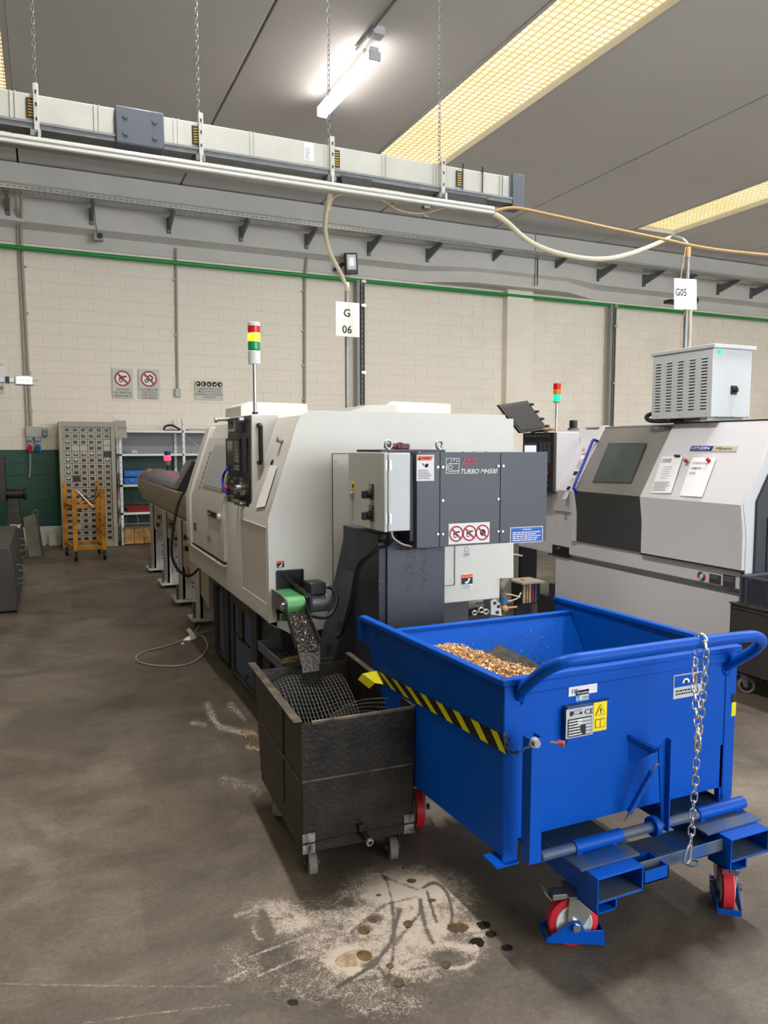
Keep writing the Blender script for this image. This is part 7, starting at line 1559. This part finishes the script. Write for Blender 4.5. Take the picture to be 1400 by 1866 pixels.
MB().prism([v[0] + Y * .25, v[1] + Y * .25, v[2], v[3]], (.0, .03, 0)).build('board', 'olive', lb_, bevel=.004); MB().prism([v[1] + Vector((-.01, .24, .0)), v[1] + Vector((.02, .26, .0)), v[2] + Vector((.03, .0, 0)), v[2]], (0, .04, 0)).build('board', 'dark_machine', lb_, bevel=.004)
MB().tube(spline([v[1] + Vector((-.05, .2, 0)), v[1] + Vector((-.02, .2, .05)), v[1] + Vector((.02, .2, .04)), v[1] + Vector((.03, .2, -.04))]), .008, n=6).build('strap', 'olive', lb_)
dbx = thing('dark_crate', 'dark metal crate with wire handles at the left edge', 'crate', (-.5, 8.3, 0))
P = [(-.30, .02), (-.30, .25), (-.36, .78), (-.9, .78), (-.9, .02)]
y0d, y1d = 7.75, 9.9
pts0 = [at(*q, 'y', y0d) for q in ((33, 1118),)]
xe = pts0[0].x
MB().prism([(xe, y0d, .02), (xe - .005, y0d, .3), (xe - .05, y0d, .62), (-1.1, y0d, .62), (-1.1, y0d, .02)], (0, y1d - y0d, 0)).build('crate_body', 'dark_machine', dbx, bevel=.01)
for y_, z_ in ((8.2, .32), (8.5, .22), (9.2, .47), (9.5, .36)): MB().tube(spline([(xe - .01, y_, z_ + .07), (xe + .04, y_, z_ + .06), (xe + .05, y_, z_), (xe + .04, y_, z_ - .06), (xe - .01, y_, z_ - .07)], 4), .007, n=6).build('handle', 'dark_steel', dbx)
for y_ in (8.0, 8.8): MB().box((xe - .004, y_, .06), (xe + .004, y_ + .3, .2)).build('plate', 'slate_dark', dbx, bevel=.003)
MB().box((-1.05, y0d + .05, 0), (xe - .05, y1d - .05, .02)).build('skid', 'rubber', dbx)

# ================================================================== ON THE FLOOR
ff = lambda a, b, z=.006: at(a, b, 'z', z)
cable([ff(*q) for q in ((374, 1124), (362, 1142), (352, 1155), (330, 1168), (300, 1178), (262, 1188), (248, 1200), (262, 1209), (300, 1214), (340, 1211), (366, 1197), (378, 1180), (372, 1162), (355, 1155), (362, 1154), (380, 1151))], .006, 'cable_grey', 'floor_cable', 'grey cable looped on the floor beside the near lathe')
b = MB()
v = [ff(337, 1145, .03), ff(345, 1150, .012), ff(358, 1163, .004), ff(350, 1164, .01)]; b.add(v, [(0, 1, 2, 3)])
v = [ff(330, 1168, .004), ff(345, 1158, .025), ff(360, 1160, .01), ff(352, 1166, .004)]; b.add(v, [(0, 1, 2, 3)])
v = [ff(341, 1146, .03), ff(346, 1144, .03), ff(356, 1158, .01), ff(350, 1160, .01)]; b.add(v, [(0, 1, 2, 3)])
tag(b.build('paper_scrap', 'paper', None), 'crumpled white paper scrap lying on the looped floor cable', 'paper')
tag(MB().cyl(ff(333, 1173, .001), ff(333, 1173, .004), .012, n=8).build('paper_bit', 'paper', None), 'tiny white paper bit on the floor below the looped cable', 'paper')
p = ff(470, 1360); b = MB(); rr = random.Random(3)
for _ in range(60):
    q = p + Vector((rr.uniform(-.03, .03), rr.uniform(-.25, .25), rr.uniform(0, .03))); a = rr.uniform(0, 6.28); l = rr.uniform(.02, .06); b.tube([q, q + Vector((math.cos(a) * l * .5, math.sin(a) * l * .5, .02)), q + Vector((math.cos(a) * l, math.sin(a) * l, 0))], .0008, n=3)
tag(b.build('loose_swarf', 'brass', None), 'thin brass swarf strands on the floor beside the iron cart', 'metal chips', kind='stuff')

# absorbent powder and scuff marks: a thin granular layer whose density is stored per vertex
def powder_mat():
    m, nt, b = new_mat('absorbent_powder'); N = nt.nodes.new; L = nt.links.new
    at_ = N('ShaderNodeAttribute'); at_.attribute_name = 'powder_amount'
    tc = N('ShaderNodeTexCoord'); n1 = N('ShaderNodeTexNoise'); n1.inputs['Scale'].default_value = 330; n1.inputs['Detail'].default_value = 2
    n2 = N('ShaderNodeTexNoise'); n2.inputs['Scale'].default_value = 28; n2.inputs['Detail'].default_value = 6; n2.inputs['Roughness'].default_value = .7; n2.inputs['Distortion'].default_value = 1.0
    for n in (n1, n2): L(tc.outputs['Object'], n.inputs['Vector'])
    a = N('ShaderNodeMath'); a.operation = 'MULTIPLY_ADD'; L(n1.outputs['Fac'], a.inputs[0]); a.inputs[1].default_value = 2.0; a.inputs[2].default_value = -1.45
    c = N('ShaderNodeMath'); c.operation = 'MULTIPLY_ADD'; L(n2.outputs['Fac'], c.inputs[0]); c.inputs[1].default_value = 1.7; L(a.outputs[0], c.inputs[2])
    d = N('ShaderNodeMath'); d.operation = 'MULTIPLY_ADD'; L(at_.outputs['Fac'], d.inputs[0]); d.inputs[1].default_value = 1.25; L(c.outputs[0], d.inputs[2])
    r = N('ShaderNodeMapRange'); L(d.outputs[0], r.inputs[0]); r.inputs[1].default_value = .62; r.inputs[2].default_value = 1.25
    z = N('ShaderNodeMath'); z.operation = 'MULTIPLY'; z.use_clamp = True; L(r.outputs[0], z.inputs[0])
    g_ = N('ShaderNodeMath'); g_.operation = 'MULTIPLY'; g_.use_clamp = True; L(at_.outputs['Fac'], g_.inputs[0]); g_.inputs[1].default_value = 4; L(g_.outputs[0], z.inputs[1])
    L(z.outputs[0], b.inputs['Alpha'])
    b.inputs['Base Color'].default_value = (*s(198, 184, 170), 1); b.inputs['Roughness'].default_value = .9
    return m
M['powder'] = powder_mat()
def seg_d(px, py, pts):
    best = 1e9
    for (x0, y0), (x1, y1) in zip(pts[:-1], pts[1:]):
        dx, dy = x1 - x0, y1 - y0; k = max(0, min(1, ((px - x0) * dx + (py - y0) * dy) / (dx * dx + dy * dy + 1e-9)))
        q = math.hypot(px - x0 - k * dx, py - y0 - k * dy)
        if q < best: best = q
    return best
def arc(cx, cy, rx, ry, a0, a1, n=10): return [(cx + rx * math.cos(R(a0 + (a1 - a0) * i / n)), cy + ry * math.sin(R(a0 + (a1 - a0) * i / n))) for i in range(n + 1)]
blobs = [(745, 1625, 95, 38, 1.0), (700, 1605, 50, 20, .6), (690, 1680, 90, 50, .6), (770, 1690, 80, 60, .7), (730, 1740, 120, 50, .62), (525, 1680, 60, 28, .62), (505, 1660, 60, 22, .5), (585, 1670, 60, 26, .5), (640, 1750, 55, 36, .95),
         (830, 1730, 48, 30, .8), (855, 1700, 34, 26, .6), (600, 1720, 80, 50, .42), (650, 1790, 120, 45, .34), (700, 1830, 90, 30, .3), (440, 1760, 60, 40, .22), (800, 1650, 70, 45, .55), (560, 1790, 90, 50, .25)]
light = [([(0, 1793), (75, 1795), (150, 1797), (260, 1798), (340, 1799), (400, 1798)], 1.7, .36), ([(150, 1866), (260, 1850), (330, 1842), (420, 1832)], 2, .3), ([(455, 1745), (520, 1720), (590, 1695)], 3, .5), ([(470, 1780), (540, 1750), (600, 1720)], 3, .5), ([(430, 1670), (470, 1655), (520, 1650)], 5, .5),
         ([(560, 1800), (590, 1770), (570, 1755)], 4, .5), ([(460, 1690), (468, 1710), (478, 1712)], 4, .5), (arc(830, 1735, 40, 30, -60, 100), 6, .7), ([(600, 1655), (640, 1625)], 4, .4), ([(410, 1790), (450, 1770), (430, 1755)], 4, .4)]
darkl = [(arc(690, 1700, 28, 110, -80, 60), 3, .7), ([(615, 1800), (680, 1760), (712, 1720), (728, 1660)], 4, .9), ([(640, 1700), (700, 1650), (760, 1635)], 3, .6), (arc(790, 1670, 34, 60, -120, 20), 3, .9), ([(765, 1640), (775, 1690), (790, 1720)], 4, .8), ([(778, 1625), (795, 1680)], 3, .9), ([(700, 1600), (760, 1622), (785, 1612)], 3, .6),
         ([(720, 1720), (765, 1665), (768, 1640)], 3, .7), ([(690, 1765), (720, 1800), (730, 1810)], 3, .7), ([(750, 1768), (820, 1755), (880, 1745)], 3, .6), ([(478, 1665), (495, 1700)], 9, .9), ([(560, 1655), (610, 1655)], 8, .6)]
cells_ = [(650 + 0, 1750, 30, 16)]
dblobs = [(668, 1753, 22, 12, .9), (685, 1675, 14, 8, .9), (664, 1695, 14, 9, .8), (815, 1745, 42, 16, .85), (845, 1712, 30, 10, .6), (480, 1688, 12, 18, .9), (635, 1648, 16, 6, .9), (520, 1672, 20, 8, .3)]
def dens(px, py):
    v = 0
    for cx, cy, rx, ry, k in blobs:
        q = ((px - cx) / rx) ** 2 + ((py - cy) / ry) ** 2
        if q < 3: v = max(v, k * min(1, 1.35 * math.exp(-q * 1.1)))
    for pts, w_, k in light: q = seg_d(px, py, pts); v = max(v, k * math.exp(-(q / w_) ** 2))
    if v > .02:
        for pts, w_, k in darkl: q = seg_d(px, py, pts); v *= 1 - k * math.exp(-(q / w_) ** 2)
        for cx, cy, rx, ry, k in dblobs: q = ((px - cx) / rx) ** 2 + ((py - cy) / ry) ** 2; v *= 1 - k * math.exp(-q * q)
    return v
def proj(p):
    d_ = p - CP; z_ = d_.dot(fwd); return 700 + FPX * d_.dot(rgt) / z_, 933 - FPX * d_.dot(upv) / z_
def layer(nm, lab, x0, x1, y0, y1, st, fn):
    nx, ny = int((x1 - x0) / st), int((y1 - y0) / st); D = []; V = []
    for j in range(ny + 1):
        for i in range(nx + 1):
            p = Vector((x0 + i * st, y0 + j * st, 0)); V.append(p); D.append(fn(*proj(p)))
    F_ = []; used = {}
    for j in range(ny):
        for i in range(nx):
            q = (j * (nx + 1) + i, j * (nx + 1) + i + 1, (j + 1) * (nx + 1) + i + 1, (j + 1) * (nx + 1) + i)
            if max(D[k] for k in q) > .02: F_.append(q)
    idx = sorted({k for q in F_ for k in q}); mp = {k: n for n, k in enumerate(idx)}
    me = bpy.data.meshes.new(nm); me.from_pydata([(V[k].x, V[k].y, .0012 + .0022 * min(1, D[k])) for k in idx], [], [tuple(mp[k] for k in q) for q in F_]); me.materials.append(M['powder'])
    a_ = me.attributes.new('powder_amount', 'FLOAT', 'POINT'); a_.data.foreach_set('value', [D[k] for k in idx])
    o = bpy.data.objects.new(nm, me); COL.objects.link(o); tag(o, lab, 'powder', kind='stuff')
layer('absorbent_powder', 'pale absorbent powder spilled on the floor before the skip, smeared by wheels', -.25, 1.4, 1.66, 2.5, .005, dens)
sc_b = [([(385, 1300), (400, 1325), (440, 1335), (478, 1338)], 7, .34), ([(378, 1285), (388, 1310)], 9, .28), ([(420, 1285), (450, 1310), (478, 1315)], 10, .26), ([(350, 1318), (372, 1322)], 6, .3), ([(450, 1362), (475, 1366)], 4, .4), ([(410, 1420), (470, 1440)], 14, .22), ([(200, 1210), (330, 1175)], 3, .0)]
def dens2(px, py):
    v = 0
    for pts, w_, k in sc_b: q = seg_d(px, py, pts); v = max(v, k * math.exp(-(q / w_) ** 2))
    return v
layer('chalky_scuffs', 'chalky white scuff marks on the floor left of the iron cart', .35, 1.0, 3.0, 4.6, .008, dens2)
# oil drops
M['oil'] = mat('oil_drop', s(36, 30, 24), .4, var=.2, scale=60); M['oil_brown'] = mat('oil_soaked_powder', s(112, 84, 46), .6, c2=s(70, 56, 36), scale=60)
od = thing('oil_drops', 'dark oil drops and brown soaked spots on and beside the powder', 'oil stain', tuple(ff(880, 1690, 0)))
rr = random.Random(9)
def spot(px, py, rx, ry, m, z=.0022):
    b = MB(); vs = []
    for k in range(22):
        a = 6.2832 * k / 22; j = rr.uniform(.92, 1.08); vs.append(ff(px + math.cos(a) * rx * j, py + math.sin(a) * ry * j, z))
    b.add(vs + [ff(px, py, z + .0006)], [(k, (k + 1) % 22, 22) for k in range(22)]); b.build('drop', m, od)
for q in ((881, 1686, 14, 7.5), (895, 1702, 11, 6), (869, 1718, 14, 10), (924, 1727, 11, 6), (842, 1690, 12, 8), (534, 1826, 10, 5)): spot(*q, 'oil')
for q in ((835, 1690, 20, 9), (813, 1758, 9, 7), (728, 1790, 9, 8), (710, 1760, 7, 4.5), (744, 1683, 9, 6), (664, 1695, 9, 7), (750, 1605, 9, 4), (690, 1631, 5, 2.5), (678, 1675, 8, 6), (787, 1640, 8, 3)): spot(*q, 'oil_brown', .0042)
c = ff(645, 1748, 0)
sm_ = thing('soaked_mound', 'small oval mound of powder soaked brown with oil', 'powder', tuple(c))
M['sawdust'] = mat('sawdust', s(196, 176, 150), .9, c2=s(150, 126, 96), scale=50, bump=.4, bscale=300)
MB().sphere(c, 1, 28, (.062, .036, .012)).build('mound', 'sawdust', sm_); MB().sphere(c + Vector((.024, -.004, .0026)), 1, 24, (.034, .026, .0105)).build('soaked_core', 'oil_brown', sm_)
